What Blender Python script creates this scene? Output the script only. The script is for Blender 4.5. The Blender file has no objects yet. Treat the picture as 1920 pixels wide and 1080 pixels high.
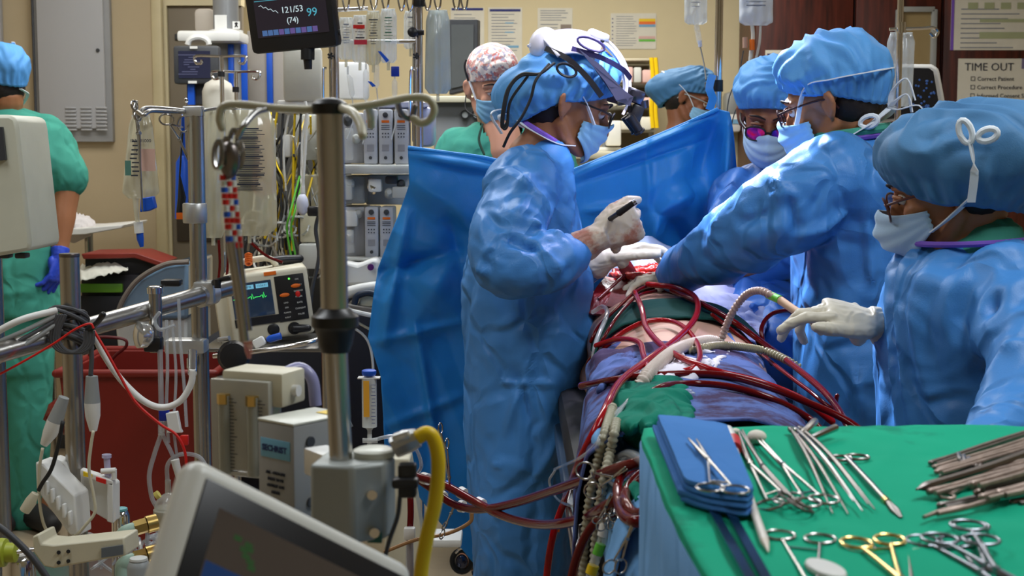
import bpy, bmesh, math, random
import numpy as np
from math import sin, cos, pi, radians
from mathutils import Vector, Matrix, Quaternion

# ------------------------------------------------------------------ camera
F = 2667.0
CAM = Vector((0, 0, 1.41))
PITCH = math.atan(0.099)
sc = bpy.context.scene
COL = sc.collection
cd = bpy.data.cameras.new('camera')
cam = bpy.data.objects.new('camera', cd); COL.objects.link(cam)
cam.location = CAM
cam.rotation_euler = (pi / 2 - PITCH, 0, 0)
cd.sensor_width = 36.0
cd.lens = 36.0 * F / 1920
cd.clip_start = 0.05
cd.dof.use_dof = True
cd.dof.focus_distance = 3.0
cd.dof.aperture_fstop = 10.5
sc.camera = cam

# ------------------------------------------------------------------ light
w = bpy.data.worlds.new('world'); sc.world = w; w.use_nodes = True
w.node_tree.nodes['Background'].inputs[0].default_value = (0.9, 0.95, 1.0, 1)
w.node_tree.nodes['Background'].inputs[1].default_value = 0.05

def area(name, loc, size, power, color=(1, 1, 1), rot=(0, 0, 0), sy=None, spread=180):
    l = bpy.data.lights.new(name, 'AREA'); l.energy = power; l.color = color; l.size = size
    if sy: l.shape = 'RECTANGLE'; l.size_y = sy
    l.spread = radians(spread)
    o = bpy.data.objects.new(name, l); COL.objects.link(o); o.location = loc; o.rotation_euler = rot
    return o
def spot(name, loc, target, power, angle, color, radius=0.06, blend=0.5):
    l = bpy.data.lights.new(name, 'SPOT'); l.energy = power; l.color = color
    l.spot_size = radians(angle); l.spot_blend = blend; l.shadow_soft_size = radius
    o = bpy.data.objects.new(name, l); COL.objects.link(o); o.location = loc
    o.rotation_euler = (Vector(target) - Vector(loc)).to_track_quat('-Z', 'Y').to_euler()
    return o
# fluorescent troffers of the room
WARM = (1.0, 0.95, 0.86); NEUT = (0.93, 0.97, 1.0)
area('troffer_light', (-1.3, 2.2, 2.97), 0.6, 26, NEUT, sy=1.5)
area('troffer_light', (1.2, 1.7, 2.97), 0.6, 38, NEUT, sy=1.5)
area('troffer_light', (-0.3, 4.6, 2.97), 1.6, 52, NEUT, sy=0.6)
area('troffer_light', (-1.6, 5.2, 2.97), 1.2, 17, WARM, sy=0.6)
area('troffer_light', (0.2, 7.0, 2.97), 1.8, 62, WARM, sy=0.6)
area('troffer_light', (2.2, 4.8, 2.97), 1.2, 9, WARM, sy=0.6)
# surgical lights above the table
spot('surgical_light', (0.15, 3.0, 2.72), (0.32, 3.66, 1.08), 330, 17, (0.84, 0.80, 1.0), 0.09, 0.5)
spot('surgical_light', (-0.15, 4.35, 2.75), (0.56, 3.12, 1.30), 760, 15, (0.78, 0.84, 1.0), 0.07, 0.4)
spot('surgical_light', (0.75, 3.9, 2.75), (0.28, 3.0, 1.0), 120, 28, (0.80, 0.76, 1.0), 0.10, 0.7)
sc.view_settings.view_transform = 'Standard'
sc.view_settings.look = 'None'
sc.view_settings.exposure = 0.0
sc.view_settings.gamma = 1.0
sc.view_settings.use_curve_mapping = False

# ------------------------------------------------------------------ helpers
UP = Vector((cos(pi/2 - PITCH), 0, 0))
_f = Vector((0, cos(PITCH), -sin(PITCH))); _u = Vector((0, sin(PITCH), cos(PITCH)))
def ray(px, py):
    return _f + Vector(((px - 960) / F, 0, 0)) - _u * ((py - 540) / F)
def P(px, py, Y):
    "world point at distance Y into the room seen at photograph pixel px, py"
    d = ray(px, py); return CAM + d * (Y / d.y)
def PZ(px, py, z):
    d = ray(px, py); return CAM + d * ((z - CAM.z) / d.z)
def V(*a): return Vector(a)

def catmull(pts, n=6, closed=False):
    pts = [Vector(p) for p in pts]; N = len(pts)
    if N < 3: return [pts[0].lerp(pts[-1], i / n) for i in range(n + 1)]
    out = []
    segs = N if closed else N - 1
    for i in range(segs):
        if closed: a, b, c, d = pts[(i-1) % N], pts[i], pts[(i+1) % N], pts[(i+2) % N]
        else:
            b, c = pts[i], pts[i+1]
            a = pts[i-1] if i else b * 2 - c
            d = pts[i+2] if i + 2 < N else c * 2 - b
        for k in range(n):
            t = k / n
            out.append(0.5 * ((2*b) + (c-a)*t + (2*a-5*b+4*c-d)*t*t + (3*b-a-3*c+d)*t**3))
    if not closed: out.append(pts[-1])
    return out
def interp(vals, n):
    "resample list of values to match catmull(n)"
    out = []
    for i in range(len(vals) - 1):
        for k in range(n):
            t = k / n; t = t*t*(3-2*t); out.append(vals[i] * (1-t) + vals[i+1] * t)
    out.append(vals[-1]); return out

class MB:
    def __init__(s): s.v = []; s.f = []
    def add(s, vs, fs):
        o = len(s.v); s.v.extend([tuple(v) for v in vs]); s.f.extend([tuple(i + o for i in f) for f in fs]); return s
    def box(s, c, size, M=None, bev=0.0, seg=2):
        bm = bmesh.new(); bmesh.ops.create_cube(bm, size=1.0)
        for v in bm.verts: v.co = Vector((v.co.x*size[0], v.co.y*size[1], v.co.z*size[2]))
        if bev > 0: bmesh.ops.bevel(bm, geom=bm.edges[:], offset=bev, segments=seg, profile=0.5, affect='EDGES')
        M = M or Matrix.Identity(3); c = Vector(c)
        bm.verts.index_update()
        s.add([M @ v.co + c for v in bm.verts], [[v.index for v in f.verts] for f in bm.faces]); bm.free(); return s
    def ring_loft(s, rings, caps=True, closed=False):
        o = len(s.v); n = len(rings[0])
        for r in rings: s.v.extend([tuple(p) for p in r])
        m = len(rings)
        for i in range(m if closed else m - 1):
            a = o + i*n; b = o + ((i+1) % m)*n
            for k in range(n):
                k2 = (k+1) % n; s.f.append((a+k, a+k2, b+k2, b+k))
        if caps and not closed:
            s.f.append(tuple(o + k for k in reversed(range(n))))
            s.f.append(tuple(o + (m-1)*n + k for k in range(n)))
        return s
    def tube(s, pts, r, n=8, sm=0, closed=False, flat=1.0, up=None, round_ends=False, caps=True):
        "r: float, list (same length as pts) or function(t)"
        pts = [Vector(p) for p in pts]
        if isinstance(r, (list, tuple)) and sm and len(pts) > 2: r = interp(list(r), sm)
        if sm and len(pts) > 2: pts = catmull(pts, sm, closed)
        N = len(pts); rs = []
        for i in range(N):
            if callable(r): rs.append(r(i / max(1, N-1)))
            elif isinstance(r, (list, tuple)): rs.append(r[min(i, len(r)-1)])
            else: rs.append(r)
        rings = []
        prev = None
        if round_ends and not closed:
            t0 = (pts[0] - pts[1]).normalized(); t1 = (pts[-1] - pts[-2]).normalized()
            r0, r1 = rs[0], rs[-1]
            pre = [(pts[0] + t0*r0*sin(a), r0*cos(a)) for a in (1.35, 0.95, 0.5)]
            post = [(pts[-1] + t1*r1*sin(a), r1*cos(a)) for a in (0.5, 0.95, 1.35)]
            pts = [p for p, _ in pre] + pts + [p for p, _ in post]
            rs = [q for _, q in pre] + rs + [q for _, q in post]; N = len(pts)
        for i in range(N):
            if closed: t = pts[(i+1) % N] - pts[i-1]
            else: t = pts[min(i+1, N-1)] - pts[max(i-1, 0)]
            if t.length < 1e-9: t = Vector((0, 0, 1))
            t.normalize()
            if prev is None:
                a = Vector(up) if up else (Vector((0, 0, 1)) if abs(t.z) < 0.9 else Vector((1, 0, 0)))
            else: a = prev
            u = (a - t * a.dot(t))
            if u.length < 1e-6: u = t.orthogonal()
            u.normalize(); prev = u; w_ = t.cross(u)
            rings.append([pts[i] + (u*cos(2*pi*k/n)*flat + w_*sin(2*pi*k/n)) * rs[i] for k in range(n)])
        return s.ring_loft(rings, caps=caps, closed=closed)
    def cyl(s, a, b, r, r2=None, n=20):
        return s.tube([a, b], [r, r if r2 is None else r2], n=n)
    def lathe(s, a, axis, prof, n=20):
        "prof: list of (height along axis, radius) from point a"
        axis = Vector(axis).normalized(); u = axis.orthogonal().normalized(); w_ = axis.cross(u); a = Vector(a)
        return s.ring_loft([[a + axis*h + (u*cos(2*pi*k/n) + w_*sin(2*pi*k/n))*max(r, 1e-4) for k in range(n)] for h, r in prof])
    def ell(s, c, r, M=None, nu=16, nv=10):
        c = Vector(c); M = M or Matrix.Identity(3); rings = []
        for i in range(nv + 1):
            ph = -pi/2 + pi * (i + 0.02 if i == 0 else (i - 0.02 if i == nv else i)) / nv
            rings.append([c + M @ Vector((r[0]*cos(ph)*cos(2*pi*k/nu), r[1]*cos(ph)*sin(2*pi*k/nu), r[2]*sin(ph))) for k in range(nu)])
        return s.ring_loft(rings)
    def prism(s, poly, ext):
        "poly: list of world points, ext: extrusion vector"
        e = Vector(ext); n = len(poly); vs = [Vector(p) for p in poly] + [Vector(p) + e for p in poly]
        fs = [tuple(reversed(range(n))), tuple(range(n, 2*n))] + [(k, (k+1) % n, n + (k+1) % n, n + k) for k in range(n)]
        return s.add(vs, fs)
    def grid(s, fn, nu, nv, thick=0.0, wrap=False):
        "fn(u,v)->point, u,v in 0..1"
        pts = [[Vector(fn(i/nu, j/nv)) for i in range(nu + (0 if wrap else 1))] for j in range(nv + 1)]
        W = len(pts[0]); o = len(s.v)
        for row in pts: s.v.extend([tuple(p) for p in row])
        for j in range(nv):
            for i in range(nu):
                i2 = (i+1) % W if wrap else i+1
                s.f.append((o + j*W + i, o + j*W + i2, o + (j+1)*W + i2, o + (j+1)*W + i))
        return s
    def sweep_rect(s, pts, w_, t_, up=(0, 0, 1), sm=0):
        pts = [Vector(p) for p in pts]
        if sm: pts = catmull(pts, sm)
        rings = []; N = len(pts)
        for i in range(N):
            t = (pts[min(i+1, N-1)] - pts[max(i-1, 0)]).normalized()
            a = Vector(up); u = (a - t*a.dot(t))
            u = u.normalized() if u.length > 1e-5 else t.orthogonal().normalized(); q = t.cross(u)
            rings.append([pts[i] + u*t_/2 + q*w_/2, pts[i] + u*t_/2 - q*w_/2, pts[i] - u*t_/2 - q*w_/2, pts[i] - u*t_/2 + q*w_/2])
        return s.ring_loft(rings)

def origin_of(o):
    p = Vector((0, 0, 0))
    while o: p += o.location; o = o.parent
    return p
def obj(name, mb, mat, parent=None, label=None, cat=None, group=None, kind=None, smooth=40, solid=0.0, bev=0.0):
    me = bpy.data.meshes.new(name)
    vs = [Vector(v) for v in mb.v]
    if parent is not None: off = origin_of(parent)
    elif vs:
        xs = [v.x for v in vs]; ys = [v.y for v in vs]; zs = [v.z for v in vs]
        off = Vector(((min(xs)+max(xs))/2, (min(ys)+max(ys))/2, min(zs)))
    me.from_pydata([v - off for v in vs], [], mb.f)
    me.validate(); me.update()
    bm = bmesh.new(); bm.from_mesh(me); bmesh.ops.recalc_face_normals(bm, faces=bm.faces[:]); bm.to_mesh(me); bm.free()
    if smooth:
        me.shade_smooth()
        if smooth < 180: me.set_sharp_from_angle(angle=radians(smooth))
    if mat: me.materials.append(mat)
    o = bpy.data.objects.new(name, me); COL.objects.link(o)
    if parent is not None: o.parent = parent
    else: o.location = off
    if solid:
        m = o.modifiers.new('solid', 'SOLIDIFY'); m.thickness = solid; m.offset = 0
    if bev:
        m = o.modifiers.new('bevel', 'BEVEL'); m.width = bev; m.segments = 2; m.limit_method = 'ANGLE'
    tag(o, label, cat, group, kind); return o
def tag(o, label=None, cat=None, group=None, kind=None):
    if label: o['label'] = label
    if cat: o['category'] = cat
    if group: o['group'] = group
    if kind: o['kind'] = kind
    return o
def thing(name, label, cat, loc, group=None):
    o = bpy.data.objects.new(name, None); COL.objects.link(o); o.location = Vector(loc); o.empty_display_size = 0.05
    return tag(o, label, cat, group)
def copy_tree(o, parent=None, loc=None, label=None, rot=None):
    c = o.copy(); COL.objects.link(c); c.parent = parent
    if loc is not None: c.location = loc
    if rot is not None: c.rotation_euler = rot
    if label: c['label'] = label
    for ch in list(o.children): copy_tree(ch, c)
    return c
_font = {}
def text(s, size, M, mat, parent, depth=0.0006, align='CENTER', name='lettering', bold=0.0):
    "flat lettering: M maps local x (reading), y (up), z (out) to the world"
    cu = bpy.data.curves.new('t', 'FONT'); cu.body = s; cu.size = size; cu.align_x = align; cu.align_y = 'CENTER'; cu.extrude = depth; cu.offset = bold; cu.resolution_u = 2
    o = bpy.data.objects.new('t', cu); COL.objects.link(o)
    dg = bpy.context.evaluated_depsgraph_get(); me = bpy.data.meshes.new_from_object(o.evaluated_get(dg))
    mb = MB(); mb.add([M @ v.co for v in me.vertices], [list(p.vertices) for p in me.polygons])
    bpy.data.objects.remove(o); bpy.data.meshes.remove(me)
    return obj(name, mb, mat, parent, smooth=0)
def frame(o, x, y):
    "4x4 with origin o, local x and approximate local y"
    x = Vector(x).normalized(); z = x.cross(Vector(y)).normalized(); y = z.cross(x)
    return Matrix(((x.x, y.x, z.x, o[0]), (x.y, y.y, z.y, o[1]), (x.z, y.z, z.z, o[2]), (0, 0, 0, 1)))

# ---- numpy gradient noise for cloth relief
_rs = np.random.RandomState(7)
_perm = np.concatenate([_rs.permutation(256)]*2)
_grad = _rs.normal(size=(256, 3)); _grad /= np.linalg.norm(_grad, axis=1)[:, None]
def noise3(p):
    p = np.asarray(p); i = np.floor(p).astype(int); f = p - i; i &= 255; u = f*f*f*(f*(f*6-15)+10)
    r = 0
    for dx in (0, 1):
        for dy in (0, 1):
            for dz in (0, 1):
                h = _perm[_perm[_perm[(i[:, 0]+dx) & 255] + ((i[:, 1]+dy) & 255)] + ((i[:, 2]+dz) & 255)]
                g = _grad[h]; d = f - np.array([dx, dy, dz])
                wgt = (u[:, 0] if dx else 1-u[:, 0]) * (u[:, 1] if dy else 1-u[:, 1]) * (u[:, 2] if dz else 1-u[:, 2])
                r = r + wgt * (g*d).sum(1)
    return r * 1.6
def crumple(p, s, seed=0.0, warp=0.6):
    "sharp-creased cloth relief, roughly -1..1"
    q = p * s + seed
    wv = np.stack([noise3(q*0.6 + 11.3), noise3(q*0.6 + 31.7), noise3(q*0.6 + 57.1)], 1) * warp
    q = q + wv
    a = 1 - np.abs(noise3(q)) * 2.6
    b = 1 - np.abs(noise3(q*2.1 + 5.2)) * 2.6
    n = noise3(q*0.55 + 40.0); tri = np.abs(np.mod(n*3.2, 1.0) - 0.5)*4 - 1      # long runs of parallel creases
    return a * 0.55 + b * 0.12 + tri * 0.6
def seg_fold(p, a, b, width, h):
    a = np.array(a); b = np.array(b); d = b - a; t = np.clip(((p - a) @ d) / (d @ d), 0, 1)
    q = a + t[:, None]*d; r = np.linalg.norm(p - q, axis=1) / width
    return h * np.exp(-r*r*1.2) * np.sin(np.clip(0.15 + t*0.85, 0, 1)*pi*0.9 + 0.2)

def remesh(mb, voxel, smooth=3, fac=0.5):
    "union of overlapping closed shapes as one continuous surface -> (verts array, faces list)"
    me = bpy.data.meshes.new('r'); me.from_pydata(mb.v, [], mb.f); me.update()
    bm = bmesh.new(); bm.from_mesh(me); bmesh.ops.recalc_face_normals(bm, faces=bm.faces[:]); bm.to_mesh(me); bm.free()
    o = bpy.data.objects.new('r', me); COL.objects.link(o)
    m = o.modifiers.new('r', 'REMESH'); m.mode = 'VOXEL'; m.voxel_size = voxel; m.adaptivity = 0
    if smooth:
        m = o.modifiers.new('s', 'SMOOTH'); m.factor = fac; m.iterations = smooth
    dg = bpy.context.evaluated_depsgraph_get(); e = o.evaluated_get(dg).to_mesh()
    n = len(e.vertices); co = np.empty(n*3); e.vertices.foreach_get('co', co); no = np.empty(n*3); e.vertex_normals.foreach_get('vector', no)
    fs = [tuple(p.vertices) for p in e.polygons]
    o.evaluated_get(dg).to_mesh_clear(); bpy.data.objects.remove(o); bpy.data.meshes.remove(me)
    return co.reshape(-1, 3), no.reshape(-1, 3), fs
def from_arrays(co, fs):
    mb = MB(); mb.v = [tuple(c) for c in co]; mb.f = fs; return mb
def cut(co, fs, keep):
    "drop faces whose every vertex fails keep(mask)"
    idx = np.cumsum(keep) - 1
    nf = [tuple(int(idx[i]) for i in f) for f in fs if all(keep[i] for i in f)]
    return co[keep], nf

# ------------------------------------------------------------------ materials
def nodes(name):
    m = bpy.data.materials.new(name); m.use_nodes = True; nt = m.node_tree
    return m, nt, nt.nodes['Principled BSDF']
def srgb(r, g, b):
    def c(x): x /= 255.0; return x/12.92 if x <= 0.04045 else ((x+0.055)/1.055)**2.4
    return (c(r), c(g), c(b), 1)
def mat(name, col, rough=0.5, metal=0.0, var=0.12, vscale=12.0, bump=0.0, bscale=60.0, alpha=1.0, emit=None, estr=1.0, coat=0.0, trans=0.0, spec=0.5, sheen=0.0, brushed=False, ior=1.45):
    m, nt, b = nodes(name); N = nt.nodes; L = nt.links
    tc = N.new('ShaderNodeTexCoord')
    nz = N.new('ShaderNodeTexNoise'); nz.inputs['Scale'].default_value = vscale; nz.inputs['Detail'].default_value = 4
    L.new(tc.outputs['Object'], nz.inputs['Vector'])
    mx = N.new('ShaderNodeMix'); mx.data_type = 'RGBA'
    mx.inputs[6].default_value = tuple(c*(1-var) for c in col[:3]) + (1,)
    mx.inputs[7].default_value = tuple(min(1, c*(1+var)) for c in col[:3]) + (1,)
    L.new(nz.outputs['Fac'], mx.inputs[0]); L.new(mx.outputs[2], b.inputs['Base Color'])
    b.inputs['Roughness'].default_value = rough; b.inputs['Metallic'].default_value = metal
    b.inputs['Alpha'].default_value = alpha; b.inputs['Coat Weight'].default_value = coat; b.inputs['Coat Roughness'].default_value = 0.1
    b.inputs['Transmission Weight'].default_value = trans; b.inputs['IOR'].default_value = ior
    b.inputs['Specular IOR Level'].default_value = spec
    if sheen: b.inputs['Sheen Weight'].default_value = sheen
    if emit: b.inputs['Emission Color'].default_value = emit; b.inputs['Emission Strength'].default_value = estr
    if bump or brushed:
        n2 = N.new('ShaderNodeTexNoise'); n2.inputs['Scale'].default_value = bscale; n2.inputs['Detail'].default_value = 3
        if brushed:
            mp = N.new('ShaderNodeMapping'); mp.inputs['Scale'].default_value = (18, 18, 0.4); L.new(tc.outputs['Object'], mp.inputs['Vector']); L.new(mp.outputs[0], n2.inputs['Vector'])
        else: L.new(tc.outputs['Object'], n2.inputs['Vector'])
        bp = N.new('ShaderNodeBump'); bp.inputs['Strength'].default_value = bump or 0.08; bp.inputs['Distance'].default_value = 0.002
        L.new(n2.outputs['Fac'], bp.inputs['Height']); L.new(bp.outputs[0], b.inputs['Normal'])
    return m
def cloth_mat(name, col, rough=0.75, crease=0.5, cscale=9.0, var=0.10, weave=True, sheen=0.0, trans_l=0.0, dist=0.012, stain=None, stain_lo=0.58):
    "nonwoven or cotton cloth: creases from warped cell edges, fine fibre speckle"
    m, nt, b = nodes(name); N = nt.nodes; L = nt.links
    tc = N.new('ShaderNodeTexCoord')
    wz = N.new('ShaderNodeTexNoise'); wz.inputs['Scale'].default_value = 3.5; wz.inputs['Detail'].default_value = 3
    L.new(tc.outputs['Object'], wz.inputs['Vector'])
    wm = N.new('ShaderNodeVectorMath'); wm.operation = 'MULTIPLY_ADD'; wm.inputs[1].default_value = (0.25, 0.25, 0.25)
    L.new(wz.outputs['Color'], wm.inputs[0]); L.new(tc.outputs['Object'], wm.inputs[2])
    mp = N.new('ShaderNodeMapping'); mp.inputs['Scale'].default_value = (1, 1, 0.6); L.new(wm.outputs[0], mp.inputs[0])
    hs = []
    for k, (scl, wt) in enumerate(((cscale*0.42, 1.0), (cscale*1.3, 0.30))):
        vo = N.new('ShaderNodeTexNoise'); vo.noise_type = 'RIDGED_MULTIFRACTAL'; vo.inputs['Scale'].default_value = scl; vo.inputs['Detail'].default_value = 1.6; vo.inputs['Roughness'].default_value = 0.45
        L.new(mp.outputs[0], vo.inputs['Vector'])
        mu = N.new('ShaderNodeMath'); mu.operation = 'MULTIPLY'; mu.inputs[1].default_value = wt
        L.new(vo.outputs['Fac'], mu.inputs[0]); hs.append(mu)
    ad = N.new('ShaderNodeMath'); ad.operation = 'ADD'; L.new(hs[0].outputs[0], ad.inputs[0]); L.new(hs[1].outputs[0], ad.inputs[1])
    ve = N.new('ShaderNodeTexVoronoi'); ve.feature = 'DISTANCE_TO_EDGE'; ve.inputs['Scale'].default_value = cscale*0.9; L.new(mp.outputs[0], ve.inputs['Vector'])
    er = N.new('ShaderNodeMapRange'); er.inputs[1].default_value = 0.0; er.inputs[2].default_value = 0.16; er.inputs[3].default_value = -0.12; er.inputs[4].default_value = 0.0; er.interpolation_type = 'SMOOTHSTEP'
    L.new(ve.outputs['Distance'], er.inputs[0]); a2 = N.new('ShaderNodeMath'); a2.operation = 'ADD'; L.new(ad.outputs[0], a2.inputs[0]); L.new(er.outputs[0], a2.inputs[1]); ad = a2
    bp = N.new('ShaderNodeBump'); bp.inputs['Strength'].default_value = crease; bp.inputs['Distance'].default_value = dist
    L.new(ad.outputs[0], bp.inputs['Height'])
    fz = N.new('ShaderNodeTexNoise'); fz.inputs['Scale'].default_value = 420; fz.inputs['Detail'].default_value = 2
    L.new(tc.outputs['Object'], fz.inputs['Vector'])
    b2 = N.new('ShaderNodeBump'); b2.inputs['Strength'].default_value = 0.25 if weave else 0.05; b2.inputs['Distance'].default_value = 0.0012
    L.new(fz.outputs['Fac'], b2.inputs['Height']); L.new(bp.outputs[0], b2.inputs['Normal']); L.new(b2.outputs[0], b.inputs['Normal'])
    cz = N.new('ShaderNodeTexNoise'); cz.inputs['Scale'].default_value = 6; cz.inputs['Detail'].default_value = 6
    L.new(tc.outputs['Object'], cz.inputs['Vector'])
    mx = N.new('ShaderNodeMix'); mx.data_type = 'RGBA'
    mx.inputs[6].default_value = tuple(c*(1-var) for c in col[:3]) + (1,); mx.inputs[7].default_value = tuple(min(1, c*(1+var)) for c in col[:3]) + (1,)
    L.new(cz.outputs['Fac'], mx.inputs[0])
    out = mx.outputs[2]
    if stain:
        sz = N.new('ShaderNodeTexNoise'); sz.inputs['Scale'].default_value = 5.5; sz.inputs['Detail'].default_value = 8; sz.inputs['Roughness'].default_value = 0.65
        L.new(tc.outputs['Object'], sz.inputs['Vector'])
        mr = N.new('ShaderNodeMapRange'); mr.inputs[1].default_value = stain_lo; mr.inputs[2].default_value = stain_lo + 0.08
        L.new(sz.outputs['Fac'], mr.inputs[0])
        m2 = N.new('ShaderNodeMix'); m2.data_type = 'RGBA'; m2.inputs[7].default_value = stain
        L.new(mr.outputs[0], m2.inputs[0]); L.new(out, m2.inputs[6]); out = m2.outputs[2]
    L.new(out, b.inputs['Base Color'])
    b.inputs['Roughness'].default_value = rough; b.inputs['Sheen Weight'].default_value = sheen; b.inputs['Specular IOR Level'].default_value = 0.22 if rough > 0.7 else 0.38
    return m
def film(name, col, alpha=0.35, rough=0.12, bump=0.4, bscale=18):
    "thin clear plastic"
    return mat(name, col, rough, alpha=alpha, bump=bump, bscale=bscale, spec=0.9, coat=0.6)
def brindle(name, base, spots, scale=60.0, lo=0.5):
    m, nt, b = nodes(name); N = nt.nodes; L = nt.links
    tc = N.new('ShaderNodeTexCoord'); out = None; prev = base
    for k, c in enumerate(spots):
        v = N.new('ShaderNodeTexNoise'); v.inputs['Scale'].default_value = scale*(1+0.17*k); v.inputs['Detail'].default_value = 2
        mp = N.new('ShaderNodeMapping'); mp.inputs['Location'].default_value = (k*3.1, k*1.7, 0); L.new(tc.outputs['Object'], mp.inputs[0]); L.new(mp.outputs[0], v.inputs['Vector'])
        r = N.new('ShaderNodeMapRange'); r.inputs[1].default_value = lo + 0.06; r.inputs[2].default_value = lo + 0.09; L.new(v.outputs['Fac'], r.inputs[0])
        mx = N.new('ShaderNodeMix'); mx.data_type = 'RGBA'; L.new(r.outputs[0], mx.inputs[0]); mx.inputs[7].default_value = c
        if out is None: mx.inputs[6].default_value = base
        else: L.new(out, mx.inputs[6])
        out = mx.outputs[2]
    L.new(out, b.inputs['Base Color']); b.inputs['Roughness'].default_value = 0.8
    return m
def screen_mat(name, col, strength=0.6):
    return mat(name, (0.01, 0.01, 0.012, 1), 0.15, emit=col, estr=strength, var=0.0)

gown_m = cloth_mat('surgical_gown_cloth', srgb(66, 132, 202), 0.48, 1.0, 9.0, dist=0.052)
gown2_m = cloth_mat('surgical_gown_cloth_deep', srgb(60, 118, 200), 0.48, 1.0, 9.0, dist=0.045)
cap_m = cloth_mat('bouffant_cloth', srgb(88, 158, 224), 0.6, 0.5, 16.0, dist=0.01)
cap_dark_m = cloth_mat('bouffant_cloth_dark', srgb(70, 122, 168), 0.65, 0.4, 14.0, dist=0.01)
drape_m = cloth_mat('drape_sheet', srgb(38, 138, 220), 0.45, 0.7, 5.0, dist=0.04)
scrub_m = cloth_mat('scrub_cotton', srgb(66, 148, 130), 0.85, 1.0, 9.0, dist=0.03)
towel_m = cloth_mat('green_towel_cotton', srgb(0, 160, 124), 0.9, 0.4, 5.0, dist=0.012, stain=srgb(0, 138, 108))
dgreen_m = cloth_mat('dark_green_towel', srgb(12, 62, 58), 0.9, 0.3, 10.0)
mgreen_m = cloth_mat('green_cotton', srgb(8, 118, 98), 0.9, 0.9, 9.0, dist=0.03, stain=srgb(10, 80, 76))
btowel_m = cloth_mat('blue_towel_cotton', srgb(62, 120, 188), 0.9, 0.3, 9.0)
sheet_m = cloth_mat('stained_blue_sheet', srgb(84, 106, 168), 0.85, 0.9, 9.0, dist=0.03, stain=srgb(62, 48, 84), stain_lo=0.49)
lsheet_m = cloth_mat('pale_blue_sheet', srgb(108, 160, 212), 0.8, 0.9, 6.0, dist=0.03)
mask_m = cloth_mat('mask_cloth', srgb(176, 205, 232), 0.8, 0.2, 30.0, dist=0.003)
maskb_m = cloth_mat('mask_cloth_blue', srgb(140, 190, 225), 0.8, 0.2, 30.0, dist=0.003)
tie_m = mat('mask_tie', srgb(225, 232, 240), 0.8)
violet_m = mat('collar_binding', srgb(120, 84, 190), 0.7)
skin_m = mat('skin', srgb(196, 140, 112), 0.5, var=0.08, bump=0.1, bscale=200)
skin_tan_m = mat('skin_tan', srgb(168, 112, 78), 0.5, var=0.08, bump=0.1, bscale=200)
skin_dk_m = mat('skin_brown', srgb(140, 88, 62), 0.5, var=0.1, bump=0.1, bscale=200)
belly_m = mat('belly_skin', srgb(200, 158, 140), 0.45, var=0.14, vscale=9, bump=0.15, bscale=120)
hair_m = mat('dark_hair', srgb(28, 20, 18), 0.6, bump=0.5, bscale=90)
glove_m = cloth_mat('latex_glove', srgb(205, 198, 180), 0.42, 0.25, 26.0, dist=0.004, weave=False)
glove_blood_m = cloth_mat('latex_glove_bloody', srgb(205, 192, 174), 0.42, 0.25, 26.0, dist=0.004, weave=False, stain=srgb(172, 116, 96), stain_lo=0.57)
bluglove_m = cloth_mat('nitrile_glove', srgb(46, 74, 196), 0.45, 0.25, 26.0, dist=0.004, weave=False)
steel_m = mat('stainless_steel', (0.44, 0.43, 0.41, 1), 0.27, 1.0, var=0.05, brushed=True)
chrome_m = mat('chrome', (0.75, 0.75, 0.76, 1), 0.1, 1.0, var=0.02)
dsteel_m = mat('tarnished_steel', (0.20, 0.175, 0.165, 1), 0.33, 1.0, var=0.25, vscale=60)
inst_m = mat('instrument_steel', (0.40, 0.39, 0.38, 1), 0.24, 1.0, var=0.12, vscale=50)
bloodsteel_m = mat('bloodied_steel', (0.36, 0.28, 0.24, 1), 0.4, 0.75, var=0.6, vscale=70)
gold_m = mat('gold_plating', (0.83, 0.60, 0.20, 1), 0.25, 1.0, var=0.1)
brass_m = mat('brass', (0.72, 0.50, 0.17, 1), 0.3, 1.0, var=0.15)
alu_m = mat('cast_aluminium', (0.62, 0.63, 0.63, 1), 0.4, 0.85, var=0.06)
black_m = mat('black_plastic', (0.012, 0.012, 0.014, 1), 0.35, var=0.1)
blackm_m = mat('black_rubber', (0.015, 0.015, 0.016, 1), 0.6)
grey_m = mat('grey_plastic', srgb(150, 154, 154), 0.45)
dgrey_m = mat('dark_grey_plastic', srgb(62, 64, 68), 0.45)
lgrey_m = mat('light_grey_plastic', srgb(196, 198, 194), 0.45)
cream_m = mat('cream_plastic', srgb(206, 200, 176), 0.45)
white_m = mat('white_plastic', srgb(226, 226, 222), 0.4)
paper_m = mat('paper', srgb(218, 216, 204), 0.8)
ink_m = mat('ink', srgb(50, 54, 66), 0.8)
inkl_m = mat('pale_ink', srgb(132, 138, 152), 0.8)
red_m = mat('red_plastic', srgb(206, 30, 24), 0.4)
dred_m = mat('dark_red_bin_plastic', srgb(118, 24, 14), 0.5, var=0.08)
blue_m = mat('blue_plastic', srgb(24, 84, 196), 0.4)
yellow_m = mat('yellow_plastic', srgb(232, 196, 12), 0.45)
orange_m = mat('orange_plastic', srgb(232, 110, 24), 0.45)
green_m = mat('green_plastic', srgb(100, 190, 60), 0.45)
lime_m = mat('lime_plastic', srgb(160, 170, 50), 0.45)
blood_m = mat('blood_filled_tube', srgb(92, 6, 10), 0.14, var=0.15, spec=0.35)
bloodb_m = mat('bright_blood_filled_tube', srgb(150, 10, 20), 0.14, var=0.15, spec=0.4)
tissue_m = mat('raw_tissue', srgb(118, 12, 18), 0.25, var=0.5, vscale=40, bump=0.6, bscale=90, coat=0.5)
fat_m = mat('pale_tissue', srgb(200, 70, 62), 0.3, var=0.3, vscale=70, bump=0.6, bscale=120, coat=0.4)
clear_m = film('clear_plastic', (0.85, 0.88, 0.86, 1), 0.3, bump=0.0)
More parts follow.
